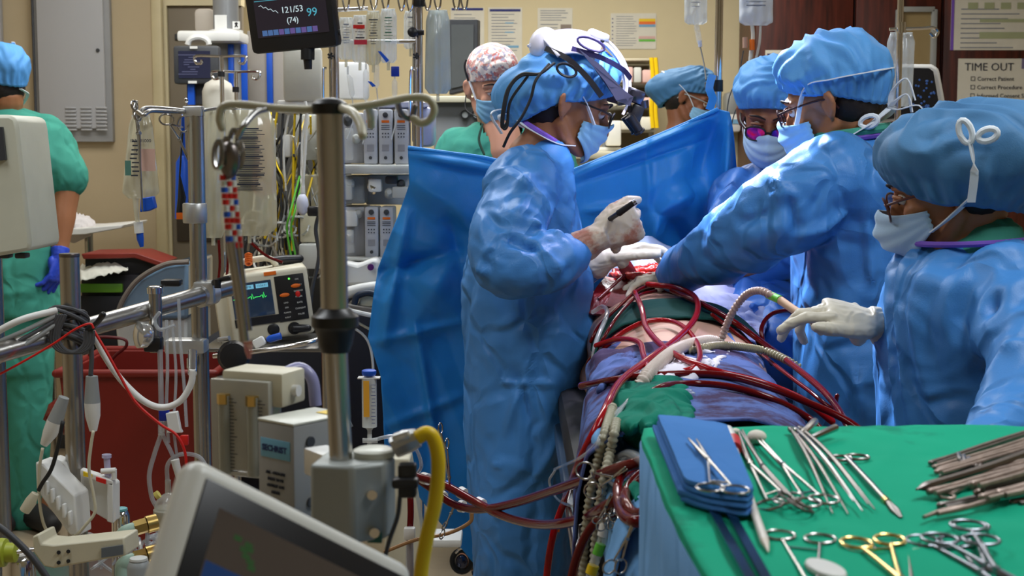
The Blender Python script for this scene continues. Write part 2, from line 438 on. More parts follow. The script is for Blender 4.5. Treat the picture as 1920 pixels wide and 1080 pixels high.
bag_m = film('fluid_bag_film', (0.80, 0.82, 0.76, 1), 0.55, bump=0.6, bscale=14)
bagw_m = film('fluid_bag_film_clear', (0.78, 0.83, 0.84, 1), 0.5, bump=0.6, bscale=14)
bagy_m = film('fluid_bag_film_yellowish', (0.72, 0.68, 0.50, 1), 0.62, bump=0.6, bscale=14)
bagb_m = mat('blood_bag_film', srgb(196, 88, 76), 0.3, coat=0.5, var=0.15)
ribbed_m = film('ribbed_hose_film', (0.80, 0.80, 0.70, 1), 0.75, bump=0.0)
glass_m = mat('lens_glass', (0.5, 0.3, 0.6, 1), 0.05, alpha=0.3, coat=1.0)
# ------------------------------------------------------------------ the room
wall_m = mat('painted_wall', srgb(214, 202, 166), 0.7, var=0.03, bump=0.15, bscale=120)
walll_m = mat('painted_wall_tan', srgb(186, 168, 136), 0.7, var=0.03, bump=0.15, bscale=120)
floor_m = mat('vinyl_floor', srgb(168, 152, 128), 0.35, var=0.08, vscale=30)
ceil_m = mat('ceiling_tile', srgb(190, 190, 186), 0.9, var=0.03)
cabinet_m = mat('grey_cabinet_paint', srgb(176, 176, 178), 0.5, var=0.02)
def wood(name):
    m, nt, b = nodes(name); N = nt.nodes; L = nt.links
    tc = N.new('ShaderNodeTexCoord'); mp = N.new('ShaderNodeMapping'); mp.inputs['Scale'].default_value = (14, 14, 1.1)
    nz = N.new('ShaderNodeTexNoise'); nz.inputs['Scale'].default_value = 3; nz.inputs['Detail'].default_value = 8
    L.new(tc.outputs['Object'], mp.inputs[0]); L.new(mp.outputs[0], nz.inputs['Vector'])
    cr = N.new('ShaderNodeValToRGB'); cr.color_ramp.elements[0].color = srgb(48, 16, 12); cr.color_ramp.elements[1].color = srgb(96, 38, 26)
    cr.color_ramp.elements[0].position = 0.3; cr.color_ramp.elements[1].position = 0.75
    L.new(nz.outputs['Fac'], cr.inputs[0]); L.new(cr.outputs[0], b.inputs['Base Color']); b.inputs['Roughness'].default_value = 0.4
    return m
wood_m = wood('mahogany_veneer')
def struct(name, mb, m, parent=None, **k): return obj(name, mb, m, parent, kind=None if parent else 'structure', **k)
XL, XR, YB, YW, ZC = -3.3, 4.2, 8.8, 6.6, 3.0
struct('floor', MB().box((0.45, 3.9, -0.05), (7.6, 10.0, 0.1)), floor_m)
struct('ceiling', MB().box((0.45, 3.9, 3.05), (7.6, 10.0, 0.1)), ceil_m)
struct('wall_back', MB().box((0.45, YB+0.05, 1.5), (7.6, 0.1, 3.0)), wall_m)
struct('wall_front', MB().box((0.45, -1.1, 1.5), (7.6, 0.1, 3.0)), walll_m)
struct('wall_left', MB().box((XL-0.05, 3.9, 1.5), (0.1, 10, 3.0)), walll_m)
struct('wall_right', MB().box((XR+0.05, 3.9, 1.5), (0.1, 10, 3.0)), walll_m)
XC = P(292, 300, YW).x
struct('wall_corner', MB().box(((XL+XC)/2, (YW+YB)/2, 1.5), (XC-XL, YB-YW, 3.0)), walll_m)
struct('trim_1', MB().box((XC+0.02, YW+0.01, 1.5), (0.05, 0.05, 3.0), bev=0.012), mat('corner_guard', srgb(198, 184, 146), 0.5))
struct('baseboard_left', MB().box(((XL+XC)/2, YW-0.01, 0.05), (XC-XL, 0.02, 0.1)), dgrey_m)
# recessed door leaf of the back wall, dull and dark
YD = 6.68; xa = P(316, 0, YD).x; xb = P(455, 0, YD).x; zd = P(0, 12, YD).z
d = obj('door_1', MB().box(((xa+xb)/2, YD, zd/2), (xb-xa, 0.05, zd), bev=0.005), mat('door_grey_tan', srgb(124, 114, 98), 0.5, var=0.03), kind='structure')
obj('door_frame', MB().box(((XC+xa)/2, YD, 1.5), (xa-XC, 0.09, 3.0)).box(((xa+xb)/2, YD, (zd+3.0)/2), (xb-xa, 0.09, 3.0-zd)), wall_m, d)
obj('kick_panel', MB().box(((xa+xb)/2-0.05, YD-0.03, P(0, 400, YD).z), (0.2, 0.012, 0.26), bev=0.004), mat('dark_brown_panel', srgb(66, 58, 50), 0.5), d)
obj('wall_switch', MB().box(P(334, 69, YD-0.03), (0.03, 0.012, 0.028), bev=0.003), dgrey_m, d)
# grey service cabinet set in the left wall
def cab():
    x0 = P(65, 0, YW).x; x1 = P(209, 0, YW).x; zb = P(0, 266, YW).z; Y = YW-0.02
    t = thing('wall_cabinet', 'light grey sheet metal wall cabinet with louvred vents near its bottom edge', 'cabinet', ((x0+x1)/2, Y, zb))
    obj('cabinet_frame', MB().box(((x0+x1)/2, Y, (zb+2.6)/2), (x1-x0, 0.04, 2.6-zb), bev=0.004), mat('cabinet_frame_paint', srgb(150, 150, 150), 0.5), t)
    obj('door', MB().box(((x0+x1)/2-0.0, Y-0.03, (zb+2.6)/2+0.03), (x1-x0-0.05, 0.025, 2.6-zb-0.06), bev=0.005), cabinet_m, t)
    obj('lock', MB().cyl((x1-0.05, Y-0.05, P(0, 96, YW).z), (x1-0.05, Y-0.03, P(0, 96, YW).z), 0.008), dgrey_m, t)
    for c in range(3):
        for r in range(7):
            cx = x0 + 0.17 + c*0.07; cz = zb + 0.055 + r*0.0165
            obj('louvre', MB().box((cx, Y-0.045, cz), (0.05, 0.012, 0.008), bev=0.003), cabinet_m, t)
    hx = x0+0.008; mb = MB()
    mb.cyl((hx, Y-0.04, zb+0.02), (hx, Y-0.04, 2.55), 0.006)
    obj('hinge', mb, dgrey_m, t)
cab()
x0 = P(-60, 0, YW).x; x1 = P(6, 0, YW).x
obj('wall_board', MB().box(((x0+x1)/2, YW-0.03, 2.2), (x1-x0, 0.04, 1.0), bev=0.004), cabinet_m, label='narrow strip of grey board on the wall above the blue cap at far left', cat='board')
# mahogany wall units at right
XW = P(1416, 0, 8.2).x
for i, (a, b_) in enumerate(((1416, 1603), (1603, 1768), (1768, 1960))):
    x0 = P(a, 0, 8.2).x + 0.004; x1 = P(b_, 0, 8.2).x - 0.004
    lab = ['mahogany cupboard panel nearest the beige wall behind the two close surgeons', 'mahogany cupboard panel with a small grey framed window', 'mahogany cupboard panel that carries the printed time out sheet'][i]
    t = thing('wood_cupboard', lab, 'cupboard', ((x0+x1)/2, 8.2, 0))
    obj('cupboard_body', MB().box(((x0+x1)/2, 8.5, 1.5), (x1-x0, 0.55, 3.0)), wood_m, t)
    obj('door_panel', MB().box(((x0+x1)/2, 8.21, 1.5), (x1-x0-0.01, 0.03, 2.98), bev=0.004), wood_m, t)
    if i == 1:
        c = P(1716, 110, 8.17); mb = MB()
        wd, ht = 0.2, 0.55
        for dx, dz, sx, sz in ((-wd/2, 0, 0.03, ht), (wd/2, 0, 0.03, ht), (0, ht/2, wd, 0.03), (0, -ht/2, wd, 0.03)):
            mb.box((c.x+dx, 8.17, c.z+dz), (sx, 0.04, sz), bev=0.004)
        wf = obj('window_frame', mb, grey_m, t)
        obj('pane', MB().box((c.x, 8.18, c.z), (wd-0.02, 0.01, ht-0.02)), mat('window_pane', srgb(150, 132, 96), 0.15), wf)
for a, nm in ((1960, 2300),):
    x0 = P(a, 0, 8.2).x; obj('trim_2', MB().box(((x0+XR)/2, 8.5, 1.5), (XR-x0-0.01, 0.55, 3.0)), wood_m, kind='structure')

# ---- papers on the walls
def sheet(pxa, pya, pxb, pyb, Y, label, lines, blocks=(), head=None, group=None, tilt=0):
    a = P(pxa, pya, Y); b = P(pxb, pyb, Y); c = (a+b)/2; wd = b.x-a.x; ht = a.z-b.z
    t = thing('poster', label, 'poster', (c.x, Y, b.z), group)
    obj('sheet', MB().box((c.x, Y, c.z), (wd, 0.004, ht)), paper_m, t)
    mb = MB()
    for (u, v, l) in lines:
        mb.box((a.x + (u+l/2)*wd, Y-0.003, a.z - v*ht), (l*wd, 0.0012, ht*0.012))
    if mb.v: obj('print', mb, inkl_m, t, smooth=0)
    for (u0, v0, u1, v1, m) in blocks:
        obj('colour_block', MB().box((a.x + (u0+u1)/2*wd, Y-0.0035, a.z - (v0+v1)/2*ht), ((u1-u0)*wd, 0.001, (v1-v0)*ht)), m, t, smooth=0)
    if head:
        s, u, v, size = head
        text(s, size, frame(V(a.x + u*wd, Y-0.004, a.z - v*ht), (1, 0, 0), (0, 0, 1)), ink_m, t, align='LEFT')
    return t
R_ = random.Random(3)
def para(u0, u1, v0, v1, n):
    out = []
    for i in range(n):
        out.append((u0, v0 + (v1-v0)*i/max(1, n-1), (u1-u0)*R_.uniform(0.55, 1.0)))
    return out
navy_m = mat('navy_print', srgb(44, 52, 120), 0.8); pink_m = mat('pink_print', srgb(214, 178, 172), 0.8)
pb_m = mat('light_blue_print', srgb(120, 170, 205), 0.8); pgrey_m = mat('grey_photo_print', srgb(140, 130, 122), 0.8)
tan_m = mat('pale_green_print', srgb(168, 176, 140), 0.8)
sheet(845, 14, 908, 124, 8.797, 'white sheet with a navy heading, mostly hidden by the monitor behind the hanging fluid bag', para(0.1, 0.9, 0.12, 0.9, 14), [(0.03, 0.01, 0.97, 0.05, navy_m)])
sheet(915, 14, 979, 122, 8.797, 'white sheet with a navy heading above the floral cap', para(0.1, 0.9, 0.12, 0.9, 16), [(0.05, 0.03, 0.95, 0.07, navy_m), (0.15, 0.66, 0.9, 0.70, pb_m), (0.5, 0.26, 0.75, 0.28, pb_m), (0.5, 0.42, 0.75, 0.44, pb_m)])
sheet(1008, 15, 1073, 118, 8.797, 'white sheet with a brown photograph and pink lines behind the headlight helmet', para(0.08, 0.9, 0.05, 0.22, 5)+para(0.08, 0.6, 0.3, 0.95, 12), [(0.66, 0.30, 0.97, 0.72, pgrey_m), (0.06, 0.42, 0.6, 0.52, pink_m), (0.06, 0.6, 0.6, 0.68, pink_m)])
sheet(1145, 25, 1230, 92, 8.797, 'landscape wall sheet with orange, red and green colour bars above the wire shelf', para(0.12, 0.58, 0.09, 0.9, 13),
      [(0.62, 0.15, 0.98, 0.23, yellow_m), (0.62, 0.23, 0.98, 0.31, orange_m), (0.62, 0.31, 0.98, 0.38, pb_m), (0.62, 0.64, 0.98, 0.72, pink_m), (0.62, 0.73, 0.98, 0.79, green_m)] + [(0.03, 0.14+i*0.11, 0.055, 0.17+i*0.11, navy_m) for i in range(7)])
sheet(1435, 94, 1500, 160, 8.192, 'white sheet on the dark cupboard just above the two close blue caps', para(0.1, 0.9, 0.15, 0.9, 8), [(0.05, 0.1, 0.3, 0.14, navy_m)])
t = sheet(1797, 110, 1935, 300, 8.192, 'white check list sheet headed TIME OUT below the purple edged board', [], [(0.82, 0.0, 1.0, 0.10, mat('violet_print', srgb(120, 112, 150), 0.8))], head=('TIME OUT', 0.08, 0.085, 0.062))
a = P(1797, 110, 8.192)
for i, s in enumerate(('Correct Patient', 'Correct Procedure', 'Informed Consent Signed', 'Allergies', 'Antibiotics', 'Correct Patient Position', '  Patient Pressure Points', '  Positioning Devices', 'Blood Available', 'Fire Risk Assessment')):
    text(('\u25a1 ' if not s.startswith(' ') else '   ') + s, 0.033, frame(V(a.x + 0.07, 8.188, a.z - 0.115 - i*0.048), (1, 0, 0), (0, 0, 1)), ink_m, t, align='LEFT', name='check_item')
sheet(1786, -60, 1935, 94, 8.192, 'large planning board with a purple left edge and green bands above the check list', para(0.12, 0.9, 0.5, 0.97, 9),
      [(0.0, 0.0, 0.035, 1.0, violet_m), (0.35, 0.62, 0.95, 0.66, tan_m), (0.35, 0.78, 0.95, 0.86, tan_m)] + [(0.2+k*0.2, 0.42, 0.32+k*0.2, 0.5, tan_m) for k in range(4)])
# ------------------------------------------------------------------ people
def head_frame(c, fwd, up):
    "local x = the person's left, y = face direction, z = crown"
    f = Vector(fwd).normalized(); l = Vector(up).cross(f).normalized()  # person's left when facing f: up x f
    u = f.cross(l)
    return Matrix(((l.x, f.x, u.x, c[0]), (l.y, f.y, u.y, c[1]), (l.z, f.z, u.z, c[2]), (0, 0, 0, 1)))
def head_parts(mb, H):
    "adds closed shapes of a head to mb"
    def T(l, f, u): return H @ Vector((l, f, u))
    M3 = H.to_3x3()
    mb.ell(T(0, -0.008, 0.040), (0.077, 0.098, 0.092), M3)
    mb.ell(T(0, 0.028, 0.0), (0.066, 0.064, 0.080), M3)
    mb.ell(T(0, 0.034, -0.052), (0.055, 0.056, 0.050), M3)
    mb.ell(T(0, 0.066, -0.088), (0.026, 0.024, 0.020), M3)
    for s in (-1, 1):
        mb.tube([T(s*0.058, -0.005, -0.045), T(s*0.050, 0.03, -0.078), T(s*0.018, 0.070, -0.092)], [0.017, 0.017, 0.016], n=8, sm=3, round_ends=True)
        mb.ell(T(s*0.040, 0.070, -0.022), (0.022, 0.020, 0.022), M3, 10, 6)
        mb.tube([T(s*0.008, 0.090, 0.028), T(s*0.030, 0.090, 0.033), T(s*0.054, 0.072, 0.026)], [0.008, 0.009, 0.007], n=7, sm=3, round_ends=True)
        mb.tube([T(s*0.074, -0.012, 0.022), T(s*0.088, -0.024, 0.020), T(s*0.090, -0.028, 0.0), T(s*0.080, -0.014, -0.028)], [0.008, 0.009, 0.008, 0.009], n=7, sm=3, round_ends=True)
        mb.ell(T(s*0.077, -0.012, -0.004), (0.008, 0.016, 0.024), M3, 8, 6)
        mb.ell(T(s*0.011, 0.104, -0.034), (0.009, 0.011, 0.008), M3, 8, 6)
    mb.tube([T(0, 0.088, 0.022), T(0, 0.103, -0.005), T(0, 0.116, -0.030)], [0.010, 0.011, 0.011], n=8, sm=3, round_ends=True)
    mb.tube([T(-0.024, 0.086, -0.058), T(0, 0.097, -0.056), T(0.024, 0.086, -0.058)], [0.006, 0.009, 0.006], n=7, sm=3, round_ends=True)
    mb.tube([T(-0.020, 0.084, -0.070), T(0, 0.094, -0.069), T(0.020, 0.084, -0.070)], [0.006, 0.009, 0.006], n=7, sm=3, round_ends=True)
def limb(mb, pts, radii, n=12, sm=5): return mb.tube(pts, radii, n=n, sm=sm, round_ends=True)
def trunk(mb, secs, axis_w, n=24, sm=4, sq=2.4):
    "secs: (centre, half width along axis_w, half depth); superelliptic rings joined up"
    A = Vector(axis_w).normalized(); D = Vector((0, 0, 1)).cross(A).normalized()
    cs = catmull([s[0] for s in secs], sm); ws = interp([s[1] for s in secs], sm); ds = interp([s[2] for s in secs], sm)
    rings = []
    for c, w_, d_ in zip(cs, ws, ds):
        r = []
        for k in range(n):
            a = 2*pi*k/n; ca, sa = cos(a), sin(a)
            r.append(c + A*(abs(ca)**(2/sq)*math.copysign(1, ca))*w_ + D*(abs(sa)**(2/sq)*math.copysign(1, sa))*d_)
        rings.append(r)
    mb.ring_loft(rings)
def body(parent, H, parts_fn, mt, voxel=0.006, name='body'):
    mb = MB(); head_parts(mb, H); parts_fn(mb)
    co, no, fs = remesh(mb, voxel, 3)
    return obj(name, from_arrays(co, fs), mt, parent, smooth=180)
def eyes(parent, H, iris=srgb(60, 36, 22), lids=True, mt=None):
    wm = bpy.data.materials.get('eye_white') or mat('eye_white', srgb(225, 215, 208), 0.2, var=0.02)
    im = bpy.data.materials.get('iris') or mat('iris', iris, 0.1)
    M3 = H.to_3x3()
    for s in (-1, 1):
        e = obj('eye', MB().ell(H @ V(s*0.031, 0.080, 0.008), (0.0125, 0.0125, 0.0115), M3, 12, 8), wm, parent, smooth=180)
        obj('iris', MB().ell(H @ V(s*0.031, 0.0905, 0.004), (0.0055, 0.003, 0.0055), M3, 10, 6), im, e, smooth=180)
        mb = MB().tube([H @ V(s*0.016, 0.087, 0.012), H @ V(s*0.031, 0.0955, 0.016), H @ V(s*0.047, 0.082, 0.011)], 0.0042, n=6, sm=4, round_ends=True)
        obj('eyelid', mb, mt or skin_m, parent, smooth=180)
        mb = MB().tube([H @ V(s*0.012, 0.100, 0.032), H @ V(s*0.032, 0.099, 0.040), H @ V(s*0.054, 0.078, 0.032)], [0.003, 0.004, 0.002], n=6, sm=4, round_ends=True, flat=0.7)
        obj('eyebrow', mb, hair_m, parent, smooth=180)
def cap(parent, H, mt, name='bouffant_cap', fr=0.068, nape=-0.060, top=0.165, bulge=1.30, droop=0.05, backb=0.03, pleats=30, amp=0.006, ear=0.02, seed=0.0, nu=120, nv=44, sidew=0.085, frontf=0.102, crum=0.007):
    "puffed surgical cap from a puckered elastic rim"
    mb = MB(); pts = np.zeros(((nv+1)*nu, 3))
    for j in range(nv + 1):
        t = j / nv
        for i in range(nu):
            a = 2*pi*i/nu; l, f = sin(a), cos(a)
            back = max(0, -f)
            rimu = ear + (fr - ear)*max(0, f)**1.3 + (nape - ear)*back**1.3
            rl, rf = sidew*l, (frontf if f > 0 else 0.104)*f
            # profile: crown (t=0) -> bulge -> puckered rim (t=1)
            tm = 0.76
            if t < tm:
                q = t/tm*pi/2; rr = sin(q)**0.92; g = 0.30 + 0.70*cos(q)
            else:
                rr = 1.0; g = 0.30*(1-(t-tm)/(1-tm))**0.85
            bl = 1 + (bulge - 1) * sin(pi*min(1, t/1.0)*0.98)**0.8 * (0.45 + 0.8*back + 0.35*abs(l))
            r = rr*bl
            h = rimu + (top - rimu)*g
            h -= droop*back*sin(pi*t)**1.2
            pk = amp * (max(0, t-0.55)/0.45)**1.5 * cos(pleats*a + 2.2*sin(3*a+seed)) * (1 if t < 0.97 else 0.4)
            x = rl*r + l*pk; y = rf*r - backb*back*sin(pi*min(1, t)) - 0.006 + f*pk
            pts[j*nu+i] = (x, y, h + pk*0.3)
    nrm = pts - np.array([0, -0.02, 0.04]); nrm /= np.linalg.norm(nrm, axis=1)[:, None]
    tt = np.repeat(np.linspace(0, 1, nv+1), nu)
    amt = np.clip((1-tt)*5, 0, 1)
    st = pts.copy(); st[:, 2] *= 0.55
    pts += nrm * (crumple(st, 13.0, seed + 3)*crum*amt)[:, None]
    P4 = [H @ Vector(p) for p in pts]
    mb.v = [tuple(p) for p in P4]
    for j in range(nv):
        for i in range(nu):
            i2 = (i+1) % nu; mb.f.append((j*nu+i, j*nu+i2, (j+1)*nu+i2, (j+1)*nu+i))
    # tucked-in rim
    o = len(mb.v)
    for i in range(nu):
        p = Vector(pts[nv*nu+i]); q = Vector((p.x*0.93, (p.y+0.006)*0.93, p.z + 0.012)); mb.v.append(tuple(H @ q))
    for i in range(nu):
        i2 = (i+1) % nu; mb.f.append((nv*nu+i, nv*nu+i2, o+i2, o+i))
    return obj(name, mb, mt, parent, smooth=180)
def mask(parent, H, mt, name='surgical_mask', low=-0.118, hi=-0.012, out=0.014, side=0.068, duck=0.0, backf=0.042):
    mb = MB()
    def fn(u, v):
        a = (u*2-1); s = abs(a)
        ang = a*1.28
        l = side*sin(ang)/sin(1.28)
        front = 0.098 + out + duck*sin(pi*v)*(1-s) + 0.014*(1-s)**2*(1-v)      # nose peak at top
        f = front - (front-backf)*(s**2.1)
        top = hi + 0.012*(1-s)**3 - 0.010*s; bot = low + 0.055*s**1.6
        z = top + (bot-top)*v
        f -= 0.030*(v**3)*(1-s)          # tucks under the chin
        f += 0.003*sin(v*pi*7)*(1-s*0.6)   # pleats
        if duck: f += duck*0.3*(1-s)
        return H @ Vector((l, f, z))
    mb.grid(fn, 26, 24)
    o = obj(name, mb, mt, parent, smooth=180, solid=0.0025)
    return o
def ribbon(parent, pts, mt=None, w_=0.010, name='mask_tie', sm=6, up=(0, 0, 1), th=0.0025):
    return obj(name, MB().sweep_rect(pts, w_, th, up, sm), mt or tie_m, parent)
def spectacles(parent, H, frame_m, lens_m, w_=0.026, h_=0.019, y=0.118, z=0.004, rr=0.0022, temple=True, label=None):
    mb = MB()
    for s in (-1, 1):
        ring = [H @ V(s*(0.034 + w_*cos(a)*(1 if abs(cos(a)) < .9 else .97)), y - 0.010*((0.034 + w_*cos(a))/0.06)**2, z + h_*math.copysign(abs(sin(a))**0.7, sin(a))) for a in [2*pi*k/20 for k in range(20)]]
        mb.tube(ring, rr, n=6, closed=True)
        if temple: mb.tube([H @ V(s*0.061, y-0.012, z+0.010), H @ V(s*0.078, 0.06, z+0.012), H @ V(s*0.083, -0.015, z+0.008), H @ V(s*0.083, -0.035, z-0.02)], rr*1.1, n=6, sm=4)
    mb.tube([H @ V(-0.009, y, z+0.004), H @ V(0, y+0.003, z+0.007), H @ V(0.009, y, z+0.004)], rr, n=6, sm=3)
    g = obj('spectacles', mb, frame_m, parent, label=label)
    for s in (-1, 1):
        m2 = MB(); m2.v = [tuple(H @ V(s*(0.034 + w_*0.96*cos(a)), y - 0.010*((0.034 + w_*cos(a))/0.06)**2, z + h_*0.96*math.copysign(abs(sin(a))**0.7, sin(a)))) for a in [2*pi*k/20 for k in range(20)]]
        m2.f = [tuple(range(20))]
        obj('lens', m2, lens_m, g, smooth=0)
    return g
def hand(mt, parent, wrist, fdir, palm, side, curls, thumb=(0.5, 0.3), scale=1.0, spread=0.10, name='glove', cuff=None, voxel=0.0028, cuffr=0.036, tdir=None):
    """wrist point, fdir = direction of the knuckles, palm = palm normal (the way the palm looks), side = +1 right / -1 left.
       curls: four (mcp, pip, dip) angle triples for index..little, in radians; thumb: (opening, bend)"""
    f = Vector(fdir).normalized(); p = Vector(palm); p = (p - f*p.dot(f)).normalized(); th = f.cross(p)*side   # towards the thumb
    W = Vector(wrist); s = scale; mb = MB()
    L = 0.088*s
    # palm: flattened loft
    rings = []
    for t, wd, tk in ((0.0, 0.027, 0.021), (0.18, 0.031, 0.019), (0.45, 0.038, 0.017), (0.75, 0.042, 0.0155), (1.0, 0.040, 0.0125), (1.08, 0.034, 0.009)):
        c = W + f*(L*t) + th*(0.002*s)
        rings.append([c + th*cos(a)*wd*s + p*sin(a)*tk*s for a in [2*pi*k/16 for k in range(16)]])
    mb.ring_loft(rings)
    mb.ell(W + f*0.035*s + th*0.022*s + p*0.012*s, (0.018*s, 0.018*s, 0.026*s))
    mb.ell(W + f*0.035*s - th*0.022*s + p*0.010*s, (0.014*s, 0.014*s, 0.026*s))
    lens = ((0.043, 0.026, 0.021), (0.047, 0.030, 0.022), (0.043, 0.028, 0.021), (0.034, 0.021, 0.018))
    offs = (0.031, 0.010, -0.011, -0.031); start = (0.98, 1.02, 0.98, 0.88); rad = (0.0098, 0.0100, 0.0094, 0.0084)
    tips = []
    for k in range(4):
        b = W + f*(L*start[k]) + th*offs[k]*s
        d = (f + th*spread*(1.5-k)*0.7).normalized(); ax = d.cross(p).normalized()
        pts = [b - d*0.02*s, b]; ang = 0; dd = d.copy()
        for j in range(3):
            ang = curls[k][j]; dd = Quaternion(ax, ang) @ dd
            b = b + dd*lens[k][j]*s; pts.append(b.copy())
        r = rad[k]*s
        pp = []; rr = []
        for j in range(len(pts)-1):
            pp += [pts[j], pts[j].lerp(pts[j+1], 0.5)]; rr += [r*(1.08 if j < 2 else (1.04 if j == 2 else 0.96)), r*(0.98-0.05*j)]
        pp.append(pts[-1]); rr.append(r*0.80)
        mb.tube(pp, rr, n=9, round_ends=True); tips.append(pts[-1])
    # thumb leaves the side of the palm near its base
    o, bnd = thumb
    b = W + f*0.022*s + th*0.024*s + p*0.006*s
    d = tdir and Vector(tdir).normalized() or (f*cos(o) + th*sin(o)*0.8 + p*sin(o)*0.5).normalized()
    ax = d.cross(-th).normalized(); pts = [b.copy()]
    for ln, a in ((0.040, 0.0), (0.034, bnd), (0.026, bnd*0.9)):
        d = Quaternion(ax, a) @ d; b = b + d*ln*s; pts.append(b.copy())
    mb.tube([pts[0], pts[1], pts[1].lerp(pts[2], .5), pts[2], pts[2].lerp(pts[3], .5), pts[3]], [0.016*s, 0.0130*s, 0.0112*s, 0.0120*s, 0.0112*s, 0.0088*s], n=9, round_ends=True)
    if cuff: mb.tube([W + f*0.02*s, W] + [Vector(c) for c in cuff], [0.026*s, 0.029*s] + [cuffr + 0.0015*k for k in range(len(cuff))], n=16)
    co, no, fs = remesh(mb, voxel, 2)
    co = co + no * (crumple(co, 34.0, 2.0)*0.0008)[:, None]
    obj(name, from_arrays(co, fs), mt, parent, smooth=180)
    return tips, pts[-1]
def gown(parent, mt, shapes_fn, voxel=0.010, folds=(), amp=0.009, s=6.0, stretch=(1, 1, 0.45), seed=0.0, hem=None, name='gown', keep=None, sm=4, label=None):
    mb = MB(); shapes_fn(mb)
    co, no, fs = remesh(mb, voxel, sm)
    k = np.clip((co[:, 2]-0.70)/0.35, 0.35, 1)
    d = crumple(co*np.array(stretch), s, seed)*amp*k
    d += crumple(co, s*2.3, seed+9)*amp*0.22*k
    for (a, b, w_, h) in folds: d += seg_fold(co, a, b, w_, h*1.45)
    co = co + no*d[:, None]
    if keep is not None: co, fs = cut(co, fs, keep(co))
    return obj(name, from_arrays(co, fs), mt, parent, smooth=180, label=label)
def S(Y): return Y / F       # metres per pixel at distance Y
def secs(Y, rows):           # rows: (px, py, half width px, half depth m)
    return [(P(x, y, Y), hw*S(Y), hd) for x, y, hw, hd in rows]

